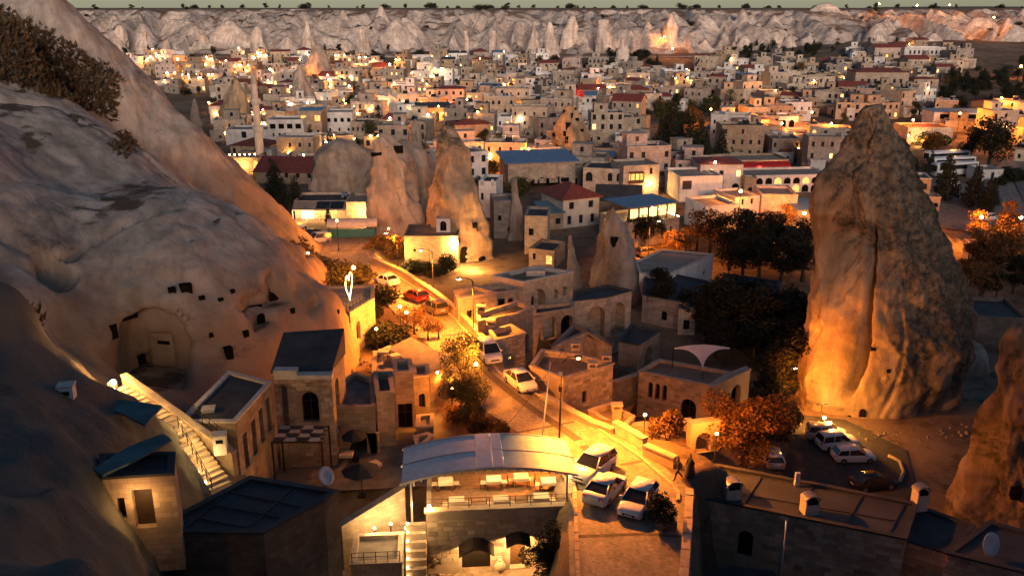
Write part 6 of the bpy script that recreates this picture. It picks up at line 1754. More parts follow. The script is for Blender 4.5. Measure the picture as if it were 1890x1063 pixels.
# rubble and stones fallen round the spire feet
rr = np.random.default_rng(12); RV = []; RF = []
for (cx_, cy_, ra, rb2, n_) in ((38, 87, 12.5, 8.2, 150), (38, 62, 6, 5, 60), (-13, 84, 3, 4, 40), (12, 119, 5, 5, 60), (40, 95, 9, 7, 60)):
    for i in range(n_):
        th = rr.uniform(math.pi, 2 * math.pi); k_ = rr.uniform(.95, 1.2); x_, y_ = cx_ + ra * k_ * math.cos(th), cy_ + rb2 * k_ * math.sin(th)
        s_r = rr.uniform(.08, .38) * rr.uniform(.5, 1); z_ = gz(x_, y_)
        vv = np.array([(1, 0, 0), (0, 1, 0), (-1, 0, 0), (0, -1, 0), (0, 0, 1), (0, 0, -1)]) * s_r * rr.uniform(.6, 1.3, (6, 3)) + np.array([x_, y_, z_ + s_r * .3])
        b0 = len(RV) * 6; RV.append(vv); RF += [[b0 + q for q in f] for f in ((0, 1, 4), (1, 2, 4), (2, 3, 4), (3, 0, 4), (1, 0, 5), (2, 1, 5), (3, 2, 5), (0, 3, 5))]
tag(put('rubble', np_mesh('rubble', np.concatenate(RV), np.array(RF), 'rock_grey', False)), 'loose stones fallen round the feet of the rock spires', 'rubble', kind='stuff')
# ------------------------------------------------------------------ the hotel and the houses round the leaning spire
FOOT = []                                   # ground already taken: x, y, radius
def mark(o, w, d):
    an = o.rotation_euler.z
    FOOT.append((o.location.x - math.sin(an) * d / 2, o.location.y + math.cos(an) * d / 2, max(w, d) * .56 + 1.0))
def hp2(label, pxl, pxr, pyb, pyt, d, rz=0.0, **kw):
    o, w, h = house_px(label, pxl, pxr, pyb, pyt, d, R(rz), **kw)
    mark(o, w, d)
    return o, w, h
def wins(n, w, z, ww=.8, hh=1.2, **k): return row(n, w, z, ww, hh, **k)
ver, w, h = hp2('hotel veranda house with solar panels on its sloping roof and bright arched doorway', 546, 642, 404, 372, 8, 3, wall='wall_cream', roof='flat', roofmat='roof_dark', front=[(-2.6, 0.1, 2.2, 2.6, 1, 'white'), (.4, .8, .9, 1.3, 0, 'orange'), (2.4, .8, .9, 1.3, 0, 'orange')])
mb = MB(); mb.add([(-w / 2, -2.8, h - 1.0), (w / 2, -2.8, h - 1.0), (w / 2, -.05, h + .1), (-w / 2, -.05, h + .1)], [(0, 1, 2, 3)]); mb.add([(-w / 2, -2.8, h - 1.1), (w / 2, -2.8, h - 1.1), (w / 2, -2.8, h - .95), (-w / 2, -2.8, h - .95)], [(0, 1, 2, 3)]); mb.build('veranda_roof', 'roof_gravel', ver)
for i in range(2): mb = MB(); mb.add([(-.6 + i * 2.6, -2.55, h - .84), (1.9 + i * 2.6, -2.55, h - .84), (1.9 + i * 2.6, -.3, h + .06), (-.6 + i * 2.6, -.3, h + .06)], [(0, 1, 2, 3)]); mb.build('solar_panel', 'glass_dark', ver)
for i in range(5): mb = MB(); x = -w / 2 + .1 + i * (w - .2) / 4; mb.box(x - .06, x + .06, -2.75, -2.63, -1, h - 1.0); mb.build('post', 'white_paint', ver)
wall_bulb(ver, (-2.6, -.6, 2.4), .2, 'bulb_white', 90, (1, .7, .35)); light_at(ver, (1.5, -1.5, 1.8), 120, (1, .5, .14), .2); light_at(ver, (-4, -4.5, 1.5), 150, (1, .5, .14), .2)
mb = MB(); mb.box(w / 2 - 1.4, w / 2 - .4, 3, 4, h, h + .9); mb.build('water_tank', 'roof_blue', ver)
hot, w, h = hp2('hotel block with glowing white rooftop sign, twin slit windows and outside stair', 694, 739, 424, 378, 7, -8, wall='wall_cream', roof='flat', roofmat='roof_gravel', front=[(-1.0, 2.0, .5, 1.2, 1, 'dark'), (-.1, 2.0, .5, 1.2, 1, 'dark'), (1.6, 2.0, .6, 1.1, 0, 'dark')])
mb = MB(); mb.box(-w / 2 - .2, w / 2 - .6, -.25, -.12, h + .1, h + .62); mb.build('sign_bar', 'neon_white', hot)
mb = MB(); mb.box(-w / 2 - .2, -w / 2 + 1.0, -.25, -.12, h + .7, h + 1.2); mb.lathe([(.02, h + .75), (.3, h + .85), (.3, h + 1.15), (.02, h + 1.25)], 10, 0, Matrix.Translation((-w / 2 + 2.0, -.2, 0))); mb.build('sign_emblem', 'neon_white', hot)
mb = MB(); mb.box(-w / 2 + .6, -w / 2 + 1.6, -.22, -.1, h - .55, h - .2); mb.build('small_sign', 'neon_white', hot)
mb = MB(); mb.box(w / 2 - 1.3, w / 2 - .05, -.22, -.1, h - .6, h - .35); mb.build('red_sign', 'neon_red', hot)
mb = MB(); mb.box(w / 2 - .9, w / 2 + .1, -.22, -.1, h - .3, h + .15); mb.build('white_sign', 'neon_white', hot)
for i in range(9): mb = MB(); mb.box(-.6 + i * .38, -.22 + i * .38, -1.3, -.05, -1, .25 + i * .3); mb.build('step', 'coping', hot)
light_at(hot, (-1.5, -3.0, 2.0), 420, (1, .5, .13), .2); light_at(hot, (2.5, -4, 1.5), 220, (1, .5, .13), .2)
o, w, h = hp2('lit hotel wing with tall bright doorway between veranda and sign block', 641, 692, 412, 374, 8, 0, wall='wall_cream', roof='flat', roofmat='roof_gravel', front=[(1.2, .1, .7, 3.0, 0, 'white'), (-1.2, .3, 1.0, 2.0, 0, 'orange')])
light_at(o, (.5, -2.0, 2.2), 260, (1, .52, .15), .2)
q = on(652, 436)
cp = empty('carport', q, R(6), 'arched beige carport roof over a teal-sided stall beside the hotel', 'carport'); FOOT.append((q.x, q.y, 6))
mb = MB(); vs = []; fs = []; n = 10
for i in range(n + 1):
    a = math.pi * i / n; vs += [(-4.2, -math.cos(a) * 1.7, 2.0 + 1.1 * math.sin(a)), (4.2, -math.cos(a) * 1.7, 2.0 + 1.1 * math.sin(a))]
for i in range(n): fs.append((2 * i, 2 * i + 1, 2 * i + 3, 2 * i + 2))
fs.append(tuple(2 * i for i in range(n + 1))); fs.append(tuple(2 * i + 1 for i in range(n + 1))[::-1])
mb.add(vs, fs); mb.build('vault', 'coping_pale', cp)
mb = MB(); mb.box(-3.8, 4.0, -1.5, -1.4, .2, 1.6); mb.build('side_panel', 'teal_paint', cp)
for x in (-4, 4):
    for y in (-1.6, 1.6): mb = MB(); mb.box(x - .07, x + .07, y - .07, y + .07, -1, 2.0); mb.build('post', 'iron', cp)
lh, w, h = hp2('lamplit tan stone house with hedge and small windows in front of the leaning spire', 748, 846, 494, 436, 7, 0, wall='wall_tan', roof='flat', roofmat='roof_earth', front=[(2.2, 1.6, .8, 1.3, 0, 'orange'), (-2.6, 2.6, .4, .4, 0, 'void')], parapet=.2, coping='roof_dark')
wall_bulb(lh, (w / 2 - .1, -.3, h - 1.2), .2, 'bulb_warm', 500, (1, .45, .1)); light_at(lh, (-w / 2 - 1, -3, 3), 420, (1, .45, .1), .2)
light_at(lh, (w / 2 + 2.5, -2.0, 1.5), 300, (1, .42, .09), .2)
lx, ly, lz = lh.location
poly_house('small white vaulted cell with dark arched doorway on the lamplit house roof', None, lz + h + 1.9, lz + h - .2, 'wall_white', 'wall_white', world_pts=[(lx + .6, ly + 3.2), (lx + 2.8, ly + 3.2), (lx + 2.8, ly + 5.2), (lx + .6, ly + 5.2)], ops={0: [(.5, .2, 1.0, 1.6, 1, 'void')]}, parapet=.05, coping='wall_white')
# minaret
plain('minaret_stone', (0.64, 0.50, 0.40), .85, var=.15, scale=.8)
mz = on(482, 306); mtop = at_y(467, 128, mz.y); mh = mtop.z - mz.z
mn = empty('minaret', mz, 0, 'slender pale stone minaret with two balconies and pointed cap', 'minaret')
k = mh / 24.0
mb = MB(); mb.lathe([(1.05 * k, -2), (1.05 * k, 8.2 * k), (.95 * k, 8.4 * k)], 16, 0, None, False); mb.build('shaft_base', 'minaret_stone', mn)
mb = MB(); mb.lathe([(.95 * k, 8.4 * k), (1.4 * k, 9.2 * k), (1.4 * k, 10.0 * k), (1.3 * k, 10.0 * k), (1.3 * k, 9.3 * k), (.9 * k, 9.3 * k)], 16, 0, None, False); mb.build('balcony', 'coping_pale', mn)
mb = MB(); mb.lathe([(.92 * k, 9.2 * k), (.86 * k, 15.2 * k)], 16, 0, None, False); mb.build('shaft', 'minaret_stone', mn)
mb = MB(); mb.lathe([(.86 * k, 15.2 * k), (1.3 * k, 16.0 * k), (1.3 * k, 16.8 * k), (1.2 * k, 16.8 * k), (1.2 * k, 16.1 * k), (.8 * k, 16.1 * k)], 16, 0, None, False); mb.build('balcony', 'coping_pale', mn)
mb = MB(); mb.lathe([(.78 * k, 16.0 * k), (.70 * k, 20.4 * k)], 16, 0, None, False); mb.build('upper_shaft', 'minaret_stone', mn)
mb = MB(); mb.lathe([(.82 * k, 20.4 * k), (.82 * k, 20.7 * k), (.4 * k, 22.6 * k), (.03, 24 * k)], 16, 0, None, False); mb.build('spire_cap', 'coping', mn)
FOOT.append((mz.x, mz.y, 3))
o, w, h = hp2('low arcaded house with lit arches and terrace string lights beside the minaret', 424, 478, 316, 292, 8, 4, wall='wall_tan', roof='flat', roofmat='roof_gravel', front=row(3, 7, .6, 1.2, 1.9, 'orange', 1))
for i in range(6): wall_bulb(o, (-w / 2 + .5 + i * w / 6, -.2, h + .9), .16, 'bulb_warm')
light_at(o, (0, -1.5, 1.5), 160, (1, .48, .13), .2)
hp2('broad maroon-roofed house spreading below the minaret', 470, 610, 338, 318, 12, -6, wall='wall_tan', roof='gable', roofmat='roof_tile', front=row(4, 10, 1.2, .8, 1.2), rise=2.4)
o, w, h = hp2('small house with glowing yard wall behind the maroon roof', 540, 585, 312, 292, 6, 0, wall='wall_cream', roof='flat', front=[(1.5, .3, 2.0, 2.4, 0, 'white')]); light_at(o, (2.5, -2, 2), 260, (1, .6, .2), .2); wall_bulb(o, (0, -.3, h + .8), .25)
hp2('white house with one square dark window beside the minaret foot', 418, 505, 268, 240, 9, 0, wall='wall_white', roof='flat', front=[(-1.5, 2.0, 1.4, 1.8, 0, 'dark'), (3.2, 1.8, .7, 1.2, 0, 'dark')])
hp2('arcaded white house with black loggia windows right of the minaret', 497, 562, 268, 222, 9, 2, wall='wall_white', roof='flat', front=row(4, 9, 4.6, 1.6, 1.4, 'void') + row(5, 9, 2.4, .6, 1.0) + row(2, 5, .1, 1.5, 2.0, 'void', 1))
hp2('tan hotel house with blue awning and lit upper room', 556, 596, 262, 205, 8, 0, wall='wall_tan', roof='slab', roofmat='roof_blue', front=row(2, 5, 6.0, 1.6, 1.6, 'orange') + row(3, 5, 2.5, .6, 1.0))
hp2('white house with four square windows in a row', 602, 652, 250, 208, 9, 3, wall='wall_white', roof='flat', front=row(4, 7.5, 4.0, 1.0, 1.2, 'void') + row(3, 7, 1.2, .6, 1.0))
hp2('pale stone house with blind niches right of the four-window house', 648, 692, 258, 226, 8, -4, wall='wall_cream', roof='flat', roofmat='roof_dark', front=row(5, 7, 2.5, .6, 1.1))
# houses right of the leaning spire
hp2('narrow tall white house beside the leaning spire', 884, 916, 402, 336, 7, -10, wall='wall_white', roof='flat', roofmat='roof_dark', front=row(2, 2.5, 3.4, .5, 1.4) + row(2, 2.5, 6.2, .5, 1.2), right=[(3, 2, .6, 1.2, 0, 'dark')])
hp2('grey rock-cut house with outside stair by the ruined pillar', 912, 950, 440, 372, 6, 8, wall='wall_grey', roof='flat', front=[(1.0, .2, .8, 1.8, 0, 'void'), (-.8, 3.2, .6, .9, 0, 'void')])
hp2('ruined stone house with dark gaping windows beside the rock pillar', 968, 1010, 470, 400, 7, -6, wall='wall_grey', roof='flat', roofmat='roof_dark', front=[(-.8, 3.2, .8, 1.2, 0, 'void'), (1.0, 1.0, .9, 1.8, 1, 'void')])
hp2('orange-lit cottage with red glow window behind the great-arch house', 976, 1022, 494, 462, 6, -20, wall='wall_tan', roof='flat', roofmat='roof_dark', front=[(1.2, .6, 1.0, 1.4, 0, 'orange'), (-1.2, 1.2, .5, 1.0, 0, 'dark')])
o, w, h = hp2('long stone house under blue sheet roof with dark glazed top floor', 938, 1062, 352, 300, 10, 12, wall='wall_cream', roof='shed', roofmat='roof_blue', rise=.9, front=row(3, 9, 1.6, .9, 1.3) + row(5, 13, h * .62, 1.9, 1.0, 'void'), over=.8)
hp2('house with glowing roof restaurant and wide arch windows', 1076, 1148, 358, 312, 9, -14, wall='wall_cream', roof='flat', roofmat='roof_dark', front=[(-3, 2.6, 1.5, 2.0, 1, 'dark'), (1.5, 2.8, 1.0, 1.8, 1, 'dark'), (3.4, 2.8, 1.0, 1.8, 1, 'dark'), (-1, .6, .7, 1.3, 0, 'dark'), (2.4, .6, .7, 1.3, 0, 'dark')])
o, w, h = hp2('long dark roof-terrace restaurant with blue awning and warm tables', 1062, 1130, 318, 290, 8, -8, wall='wall_dark', roof='slab', roofmat='roof_blue', front=row(5, 9, 1.6, 1.2, 1.0, 'orange')); light_at(o, (2, -1, 1.2), 90, (1, .45, .12), .2)
bay, w, h = hp2('corner house with projecting lit wooden bay window', 1148, 1216, 362, 306, 8, 14, wall='wall_cream', roof='flat', front=[(2.2, 4.6, .7, 1.3, 0, 'dark'), (-.2, .8, .8, 1.4, 0, 'dark')], right=[(3, 3, 1, 1.5, 0, 'void')])
mb = MB(); mb.box(-2.9, .2, -1.2, .02, 3.0, 3.3); mb.box(-2.9, .2, -1.2, .02, 5.0, 5.3); [mb.box(x - .08, x + .08, -1.2, -1.04, 3.3, 5.0) for x in (-2.8, -1.8, -.8, .1)]; mb.box(-2.9, .2, -1.2, -1.1, 3.3, 3.7); mb.build('bay_frame', 'timber', bay)
mb = MB(); mb.box(-2.7, .05, -1.0, -.1, 3.5, 4.9); mb.build('bay_window', 'lit_orange', bay); wall_bulb(bay, (1.8, -.5, 2.4), .25, 'bulb_warm', 120)
hp2('white house with maroon hipped roof and blue-shuttered windows', 1038, 1106, 418, 366, 9, 24, wall='wall_white', roof='hip', roofmat='roof_tile', rise=2.2, front=row(2, 5, 3.4, 1.0, 1.3) + row(3, 6, .6, .8, 1.6), right=row(3, 5, 3.4, .8, 1.3, off=4.5), over=.6)
hp2('stone shed with teal sheet roof below the hipped white house', 1000, 1040, 424, 394, 6, 10, wall='wall_tan', roof='shed', roofmat='roof_teal', rise=.8, front=[(1, 1.0, .9, 1.1, 0, 'dark')])
hp2('dark pitched barn behind the blue-roofed restaurant', 1100, 1180, 398, 370, 9, -8, wall='wall_dark', roof='gable', roofmat='roof_dark', rise=2.0)
br, w, h = hp2('cream restaurant with blue roof and glowing glazed top floor with light strip', 1154, 1256, 452, 408, 9, 26, wall='wall_cream', roof='flat', roofmat='roof_gravel', front=row(5, 9, 1.4, .45, 1.5, 'dark') , right=row(3, 4, 1.2, 1.1, 2.4, 'void', 1, off=4.5))
mb = MB(); mb.box(-w / 2 + .4, w / 2, .5, 8.4, h + 2.5, h + 2.65); mb.build('blue_roof', 'roof_blue', br)
for i in range(6): x = -w / 2 + .6 + i * (w - .9) / 5; mb = MB(); mb.box(x - .12, x + .12, .6, .84, h, h + 2.5); mb.build('pillar', 'timber', br)
for i in range(5): x0 = -w / 2 + .8 + i * (w - .9) / 5; put('window', pane_mesh(round((w - .9) / 5 - .35, 2), 1.5, 0, 'lit_warm'), br, (x0 + (w - .9) / 10 - .1, .72, h + .7))
for i in range(5): put('window', pane_mesh(1.2, 1.5, 0, 'lit_orange'), br, (w / 2 - .15, 1.6 + i * 1.45, h + .7), R(90))
mb = MB(); mb.box(w / 2 + .02, w / 2 + .12, .3, 8.4, h - .1, h + .25); mb.build('light_strip', 'neon_white', br)
light_at(br, (0, 3, h + 1.8), 110, (1, .55, .18), .2)
# white terraces toward the great spire
hp2('plain white cube house with one brown shuttered window', 1252, 1332, 372, 326, 10, 8, wall='wall_white', roof='flat', roofmat='roof_gravel', front=[(-3, 2.6, 2.0, 1.8, 0, 'wood')])
hp2('long white row house with small square windows and lamplit end', 1298, 1362, 430, 380, 8, 16, wall='wall_white', roof='flat', roofmat='roof_gravel', front=row(4, 7, 1.8, .6, 1.2) , right=[(3, 2, .7, 1.3, 0, 'lit')])
hp2('white terrace house with twin arched windows behind the row house', 1352, 1402, 402, 364, 8, 18, wall='wall_white', roof='flat', front=row(2, 2.5, 2.6, .6, 1.3, arch=1))
hp2('blank brown-rendered house beside the lane bend', 1404, 1468, 402, 360, 8, -4, wall='wall_pink', roof='flat', roofmat='roof_gravel')
ar, w, h = hp2('long white arcaded building with two tiers of arches', 1372, 1530, 356, 324, 9, 6, wall='wall_white', roof='flat', roofmat='roof_gravel', front=[], depth=.9)
ar_w, ar_h = w, h
hp2('grey and blue sheet-roofed sheds beside the arcaded building', 1470, 1520, 412, 388, 7, 4, wall='wall_grey', roof='shed', roofmat='roof_blue', rise=.5)
mk, w, h = hp2('red-awninged roadside market with glowing shop front', 1322, 1456, 318, 296, 9, 6, wall='wall_tan', roof='flat', roofmat='roof_gravel', front=row(7, 16, .3, 1.6, 1.5, 'orange'))
mb = MB(); mb.add([(-w / 2, -1.6, h - 1.1), (w / 2, -1.6, h - 1.1), (w / 2, -.05, h - .3), (-w / 2, -.05, h - .3), (-w / 2, -1.6, h - 1.6), (w / 2, -1.6, h - 1.6)], [(0, 1, 2, 3), (4, 5, 1, 0)]); mb.build('awning', 'red_cloth', mk)
light_at(mk, (-4, -1.2, 1.2), 220, (1, .35, .1), .2); light_at(mk, (4, -1.2, 1.2), 220, (1, .4, .12), .2); wall_bulb(mk, (1, -1.8, 1.2), .2, 'bulb_white')
hp2('arcaded white pavilion with four dark arches beside lit gardens', 1402, 1472, 242, 216, 9, 4, wall='wall_white', roof='flat', front=row(4, 10, .4, 1.8, 3.0, 'void', 1))
hp2('big cream three-storey hotel with rows of paired windows on the rise', 1576, 1672, 176, 134, 12, -3, wall='wall_cream', roof='hip', roofmat='roof_tile', rise=1.5, front=row(7, 20, 1.5, 1.1, 1.7) + row(7, 20, 5.0, 1.1, 1.7), name='hotel_building', cat='hotel')
hp2('cream two-storey house stepping down the slope beside the big hotel', 1474, 1540, 172, 142, 9, 5, wall='wall_cream', roof='flat', front=row(4, 11, 4.5, .9, 1.5) + row(4, 11, 1.2, .9, 1.5))
hp2('long white hillside house with row of dark windows at the cliff foot', 1668, 1746, 106, 88, 9, 0, wall='wall_white', roof='flat', front=row(8, 20, 1.6, 1.0, 1.8))
hp2('white house with red roof end beside the long hillside house', 1612, 1672, 108, 88, 9, 4, wall='wall_pink', roof='gable', roofmat='roof_tile', rise=1.6, front=row(4, 12, 1.4, 1.0, 1.8))
ro, w, h = hp2('roadside restaurant with pale gable porch and glowing forecourt', 1672, 1756, 268, 236, 10, 0, wall='wall_cream', roof='flat', roofmat='roof_tile', front=row(3, 10, 2.2, .8, 1.6, off=-2), name='roadside_restaurant', cat='restaurant')
light_at(ro, (2, -3, 2), 500, (1, .55, .16), .2); light_at(ro, (-4, -4, 2), 350, (1, .5, .14), .2); wall_bulb(ro, (3, -1, 1.5), .5, 'bulb_warm')
hp2('white hall with blue-grey roof and dark glazing above the roadside restaurant', 1722, 1812, 236, 208, 10, -4, wall='wall_white', roof='slab', roofmat='roof_blue', front=[(0, h * .55, 12, 1.6, 0, 'void')])
hp2('little white kiosk beside the bus park', 1810, 1850, 336, 314, 6, 6, wall='wall_white', roof='flat', front=[(0, .4, .8, 1.8, 0, 'dark')])
hp2('orange-lit low compound wall with two niches right of the great spire', 1792, 1856, 490, 456, 4, -10, wall='wall_pink', roof='flat', front=row(2, 2.5, .8, .9, .5, 'void'))
dk = hp2('dark shed with teal-edged roof behind the near rock spire', 1800, 1890, 640, 588, 8, -8, wall='wall_dark', roof='flat', roofmat='roof_dark')
# yellow-lit flat-roofed shed and dark sheds in the valley
ys = poly_house('low white shed whose flat roof glows orange under a lamp', [(1180, 505), (1240, 505), (1317, 470), (1222, 462), (1172, 484)], 4.0, 0, 'wall_white', 'roof_gravel', ops={1: [(.8, 1.4, .9, .8, 0, 'void')]}, parapet=.05, coping='coping_pale', near=False)
for p in [(1240, 485)]: q = at_z(*p, 0); FOOT.append((q.x, q.y, 8))
lamp_post('sodium street lamp shining down on the white shed roof', on(1196, 482), 6.4, 'arm', 1500, rz=R(70))
for lab, pix, zt, zb, rm, wl in [('long dark felt-roofed shed beside the glowing shed roof', [(1186, 545), (1270, 560), (1330, 525), (1235, 505), (1190, 512)], 3.4, -.5, 'roof_dark', 'wall_grey'),
                                 ('long grey shed with pale ridge edge in the dark valley', [(1330, 548), (1440, 560), (1440, 520), (1335, 505)], 3.0, -.5, 'roof_slate', 'wall_grey'),
                                 ('grey stone shed with small arch at the foot of the great spire', [(1440, 588), (1500, 592), (1500, 548), (1440, 545)], 3.2, -.5, 'roof_gravel', 'wall_grey'),
                                 ('small pale stone hut with black window among dark trees', [(1253, 570), (1285, 570), (1285, 552), (1256, 552)], 3.0, -.8, 'roof_teal', 'wall_cream')]:
    poly_house(lab, pix, zt, zb, wl, rm, parapet=.08, coping=rm, near=False, ops={0: [(.5, 1.0, .8, 1.3, 0 if 'hut' in lab else 1, 'void')]})
    q = at_z(sum(p[0] for p in pix) / len(pix), sum(p[1] for p in pix) / len(pix), 1); FOOT.append((q.x, q.y, 7))
for i, (a, b) in enumerate([((1420, 579), (1492, 589)), ((1428, 590), (1494, 604))]):
    p, q = at_z(*a, 2.6 - i * .5), at_z(*b, 2.6 - i * .5)
    r_ = empty('greenhouse_roof', ((p.x + q.x) / 2, (p.y + q.y) / 2, -1), math.atan2(q.y - p.y, q.x - p.x), ['upper', 'lower'][i] + ' strip of pale blue sheet roofing beside the great spire', 'roof'); L = (q - p).length
    mb = MB(); mb.box(-L / 2, L / 2, -.9, .9, 3.6 - i * .5, 3.7 - i * .5); mb.build('sheet', 'roof_blue', r_)
    for x in (-L / 2 + .2, L / 2 - .2): mb = MB(); mb.box(x - .05, x + .05, -.8, -.7, 0, 3.6 - i * .5); mb.build('post', 'iron', r_)
# arches of the long white building: two tiers of panes, bay shade painted in
for t, (z, hh) in enumerate(((ar_h * .52, ar_h * .36), (.1, ar_h * .42))):
    for i in range(9):
        x = -ar_w / 2 + ar_w * (i + .5) / 9
        put('archway', pane_mesh(1.5, round(hh, 2), 1.0, 'void' if (i + t) % 3 else 'lit_orange'), ar, (x, -.02, z))
# coaches and cars in the bus park
def coach(label, a, b, mat='car_white'):
    p, q = on(*a), on(*b); m = (p + q) / 2; an = math.atan2(q.y - p.y, q.x - p.x)
    r_ = empty('coach', m, an, label, 'bus', 'coaches in the bus park')
    L = 6.0
    mb = MB(); n = 16; st_ = [(-L, .94), (-L + .25, 1), (L - .35, 1), (L, .92)]; vs = []; fs = []
    for x, k in st_: vs += [(x, y, z) for y, z in rounded_loop(-1.25 * k, 1.25 * k, .35, 3.2 * (k * .3 + .7), .12, .25)]
    for s in range(3):
        for i in range(n): fs.append((s * n + i, s * n + (i + 1) % n, (s + 1) * n + (i + 1) % n, (s + 1) * n + i))
    fs += [tuple(range(n))[::-1], tuple(range(3 * n, 4 * n))]; mb.add(vs, fs, 0, None, True); mb.build('body', mat, r_)
    for s in (-1, 1):
        mb = MB(); mb.box(-L + .5, L - .6, s * 1.26 - .01, s * 1.26 + .01, 1.7, 2.75); mb.build('side_window', 'glass_dark', r_)
        for x in (-3.6, 3.8): mb = MB(); mb.lathe([(.3, -.15), (.5, -.15), (.5, .15), (.3, .15)], 14, 0, Matrix.Rotation(R(90), 4, 'X')); mb.build('wheel', 'rubber', r_, (x, s * 1.1, .5))
    mb = MB(); mb.box(L - .12, L + .02, -1.0, 1.0, 1.4, 2.8); mb.build('windscreen', 'glass_dark', r_)
coach('white coach parked furthest back by the dark tree', (1775, 300), (1715, 303)); coach('white coach between two others in the bus park', (1782, 312), (1726, 315)); coach('white coach parked foremost in the bus park', (1786, 322), (1732, 326))
for lab, a, b, k, m in [('white car alone under the roadside conifers', (1815, 408), (1838, 404), 'hatch', 'car_white'), ('dark car parked behind the glowing shed roof', (1182, 474), (1210, 470), 'suv', 'car_bronze'), ('white car in the orange-lit lane beside the great spire', (1456, 452), (1485, 456), 'sedan', 'car_white'),
                        ('small white van beside the coaches', (1745, 345), (1765, 342), 'van', 'car_white')]:
    car_between(k, m, lab, a, b)
# flag on the castle spire
q = Vector(castle.location) + Vector((0, 0, float(max(v.co.z for v in castle.data.vertices))))
fl2 = empty('red_flag', q, 0, 'red flag with white crescent flying on the castle-like spire', 'flag')
mb = MB(); mb.tube([(0, 0, -1), (0, 0, 4.2)], .06, 6); mb.build('pole', 'white_paint', fl2)
mb = MB(); vs = [(.05 + i * .45, .25 * math.sin(i * 1.1), 4.1 - i * .12 + j * -1.7) for i in range(6) for j in (0, 1)]; mb.add(vs, [(2 * i, 2 * i + 1, 2 * i + 3, 2 * i + 2) for i in range(5)], 0, None, True); mb.build('cloth', 'red_cloth', fl2)
cz2 = [(0.95 + .38 * math.cos(a), -.06, 3.1 + .38 * math.sin(a)) for a in [R(50 + k * 26) for k in range(11)]]
mb = MB(); mb.tube(cz2, .07, 4); mb.build('crescent', 'white_paint', fl2)

# side roads in the valley and round the bus park
def road_patch(name, pix, mat, dz=.03):
    P = [at_z(a, b, 0.0) for a, b in pix]
    P = [Vector((p.x, p.y, 0)) for p in P]
    o = put(name, MB().add([(p.x, p.y, gz(p.x, p.y) + dz) for p in P], [tuple(range(len(P)))]).mesh(name, mat)); tag(o, kind='structure')
road_patch('side_road', [(1395, 425), (1470, 412), (1515, 425), (1520, 470), (1440, 470), (1400, 455)], 'paving', .25)
road_patch('side_road', [(1690, 350), (1720, 330), (1800, 345), (1890, 262), (1960, 250), (1960, 480), (1890, 450), (1850, 420), (1790, 430), (1720, 420)], 'paving', .25)
road_patch('pavement', [(1862, 318), (1905, 300), (1960, 380), (1960, 420), (1890, 375)], 'court_paving', .38)
# ------------------------------------------------------------------ the rest of the town
def free(x, y, r):
    return all((x - a) ** 2 + (y - b) ** 2 > (r * .8 + c * .8) ** 2 for a, b, c in FOOT)
for o in [ob for ob in COL.objects if ob.name.startswith('rock_spire') and ob.parent is None]:
    xs = [v.co.x for v in o.data.vertices]
    FOOT.append((o.location.x, o.location.y, (max(xs) - min(xs)) / 2))
def to_px(x, y, z):
    zc = y * CP - (z - CZ) * SP; up = y * SP + (z - CZ) * CP
    return 945 + FPX * x / zc, 531.5 - FPX * up / zc
TONE = {'wall_cream': 'cream stone', 'wall_tan': 'tan stone', 'wall_white': 'whitewashed', 'wall_pink': 'pinkish rendered', 'wall_grey': 'grey stone'}
ROOFN = {'roof_gravel': 'pale flat roof', 'roof_dark': 'dark flat roof', 'roof_earth': 'brown flat roof', 'roof_tile': 'red tiled roof', 'roof_blue': 'blue sheet roof', 'roof_teal': 'teal sheet roof'}
tr = random.Random(77)
MARKS = [('the minaret', mz.x, mz.y), ('the castle-like spire', castle.location.x, castle.location.y), ('the hotel sign', hot.location.x, hot.location.y), ('the market awnings', mk.location.x, mk.location.y), ('the arcaded building', ar.location.x, ar.location.y),
         ('the roadside restaurant', ro.location.x, ro.location.y), ('the leaning spire', s1.location.x, s1.location.y), ('the doorway spire', s6.location.x, s6.location.y), ('the cave-hole spire', s8.location.x, s8.location.y), ('the great spire', big.location.x, big.location.y),
         ('the shade sail', sail.location.x, sail.location.y), ('the glowing shed', ys.location.x, ys.location.y), ('the carport', cp.location.x, cp.location.y), ('the flag spire', castle.location.x, castle.location.y + 30)]
for ob in COL.objects:
    if ob.parent is None and ob.get('label'):
        for key, nm in (('big cream three-storey hotel', 'the big cream hotel'), ('long white hillside house', 'the hillside house'), ('broad maroon-roofed', 'the maroon-roofed house'), ('four square windows', 'the four-window house'), ('foremost in the bus park', 'the coaches'), ('broad pale rock spire behind', 'the broad pale spire'), ('string-lit hotel terraces', 'the grey terrace spire'), ('blue sheet roof with dark glazed', 'the blue-roofed house'), ('arcaded white pavilion', 'the arcaded pavilion')):
            if key in ob['label']: MARKS.append((nm, ob.location.x, ob.location.y))
def near_of(x, y, lim=70):
    d, nm, bx_, by_ = min((math.hypot(x - a, y - b), n, a, b) for n, a, b in MARKS)
    if d > lim: return 'below the far cliffs' if y > 430 else 'in mid-town'
    return ('near ' if d > 28 else 'beside ') + nm
PARKS = [(1180, 205, 1310, 312), (1000, 96, 1200, 128), (1380, 92, 1500, 118), (1740, 140, 1895, 215), (1300, 195, 1420, 225), (1690, 262, 1890, 470), (1150, 425, 1500, 640), (1770, 350, 1890, 640), (330, 175, 400, 262), (700, 108, 800, 122), (640, 98, 760, 112), (1200, 118, 1290, 142), (1530, 225, 1700, 360)]
HOUSES = []
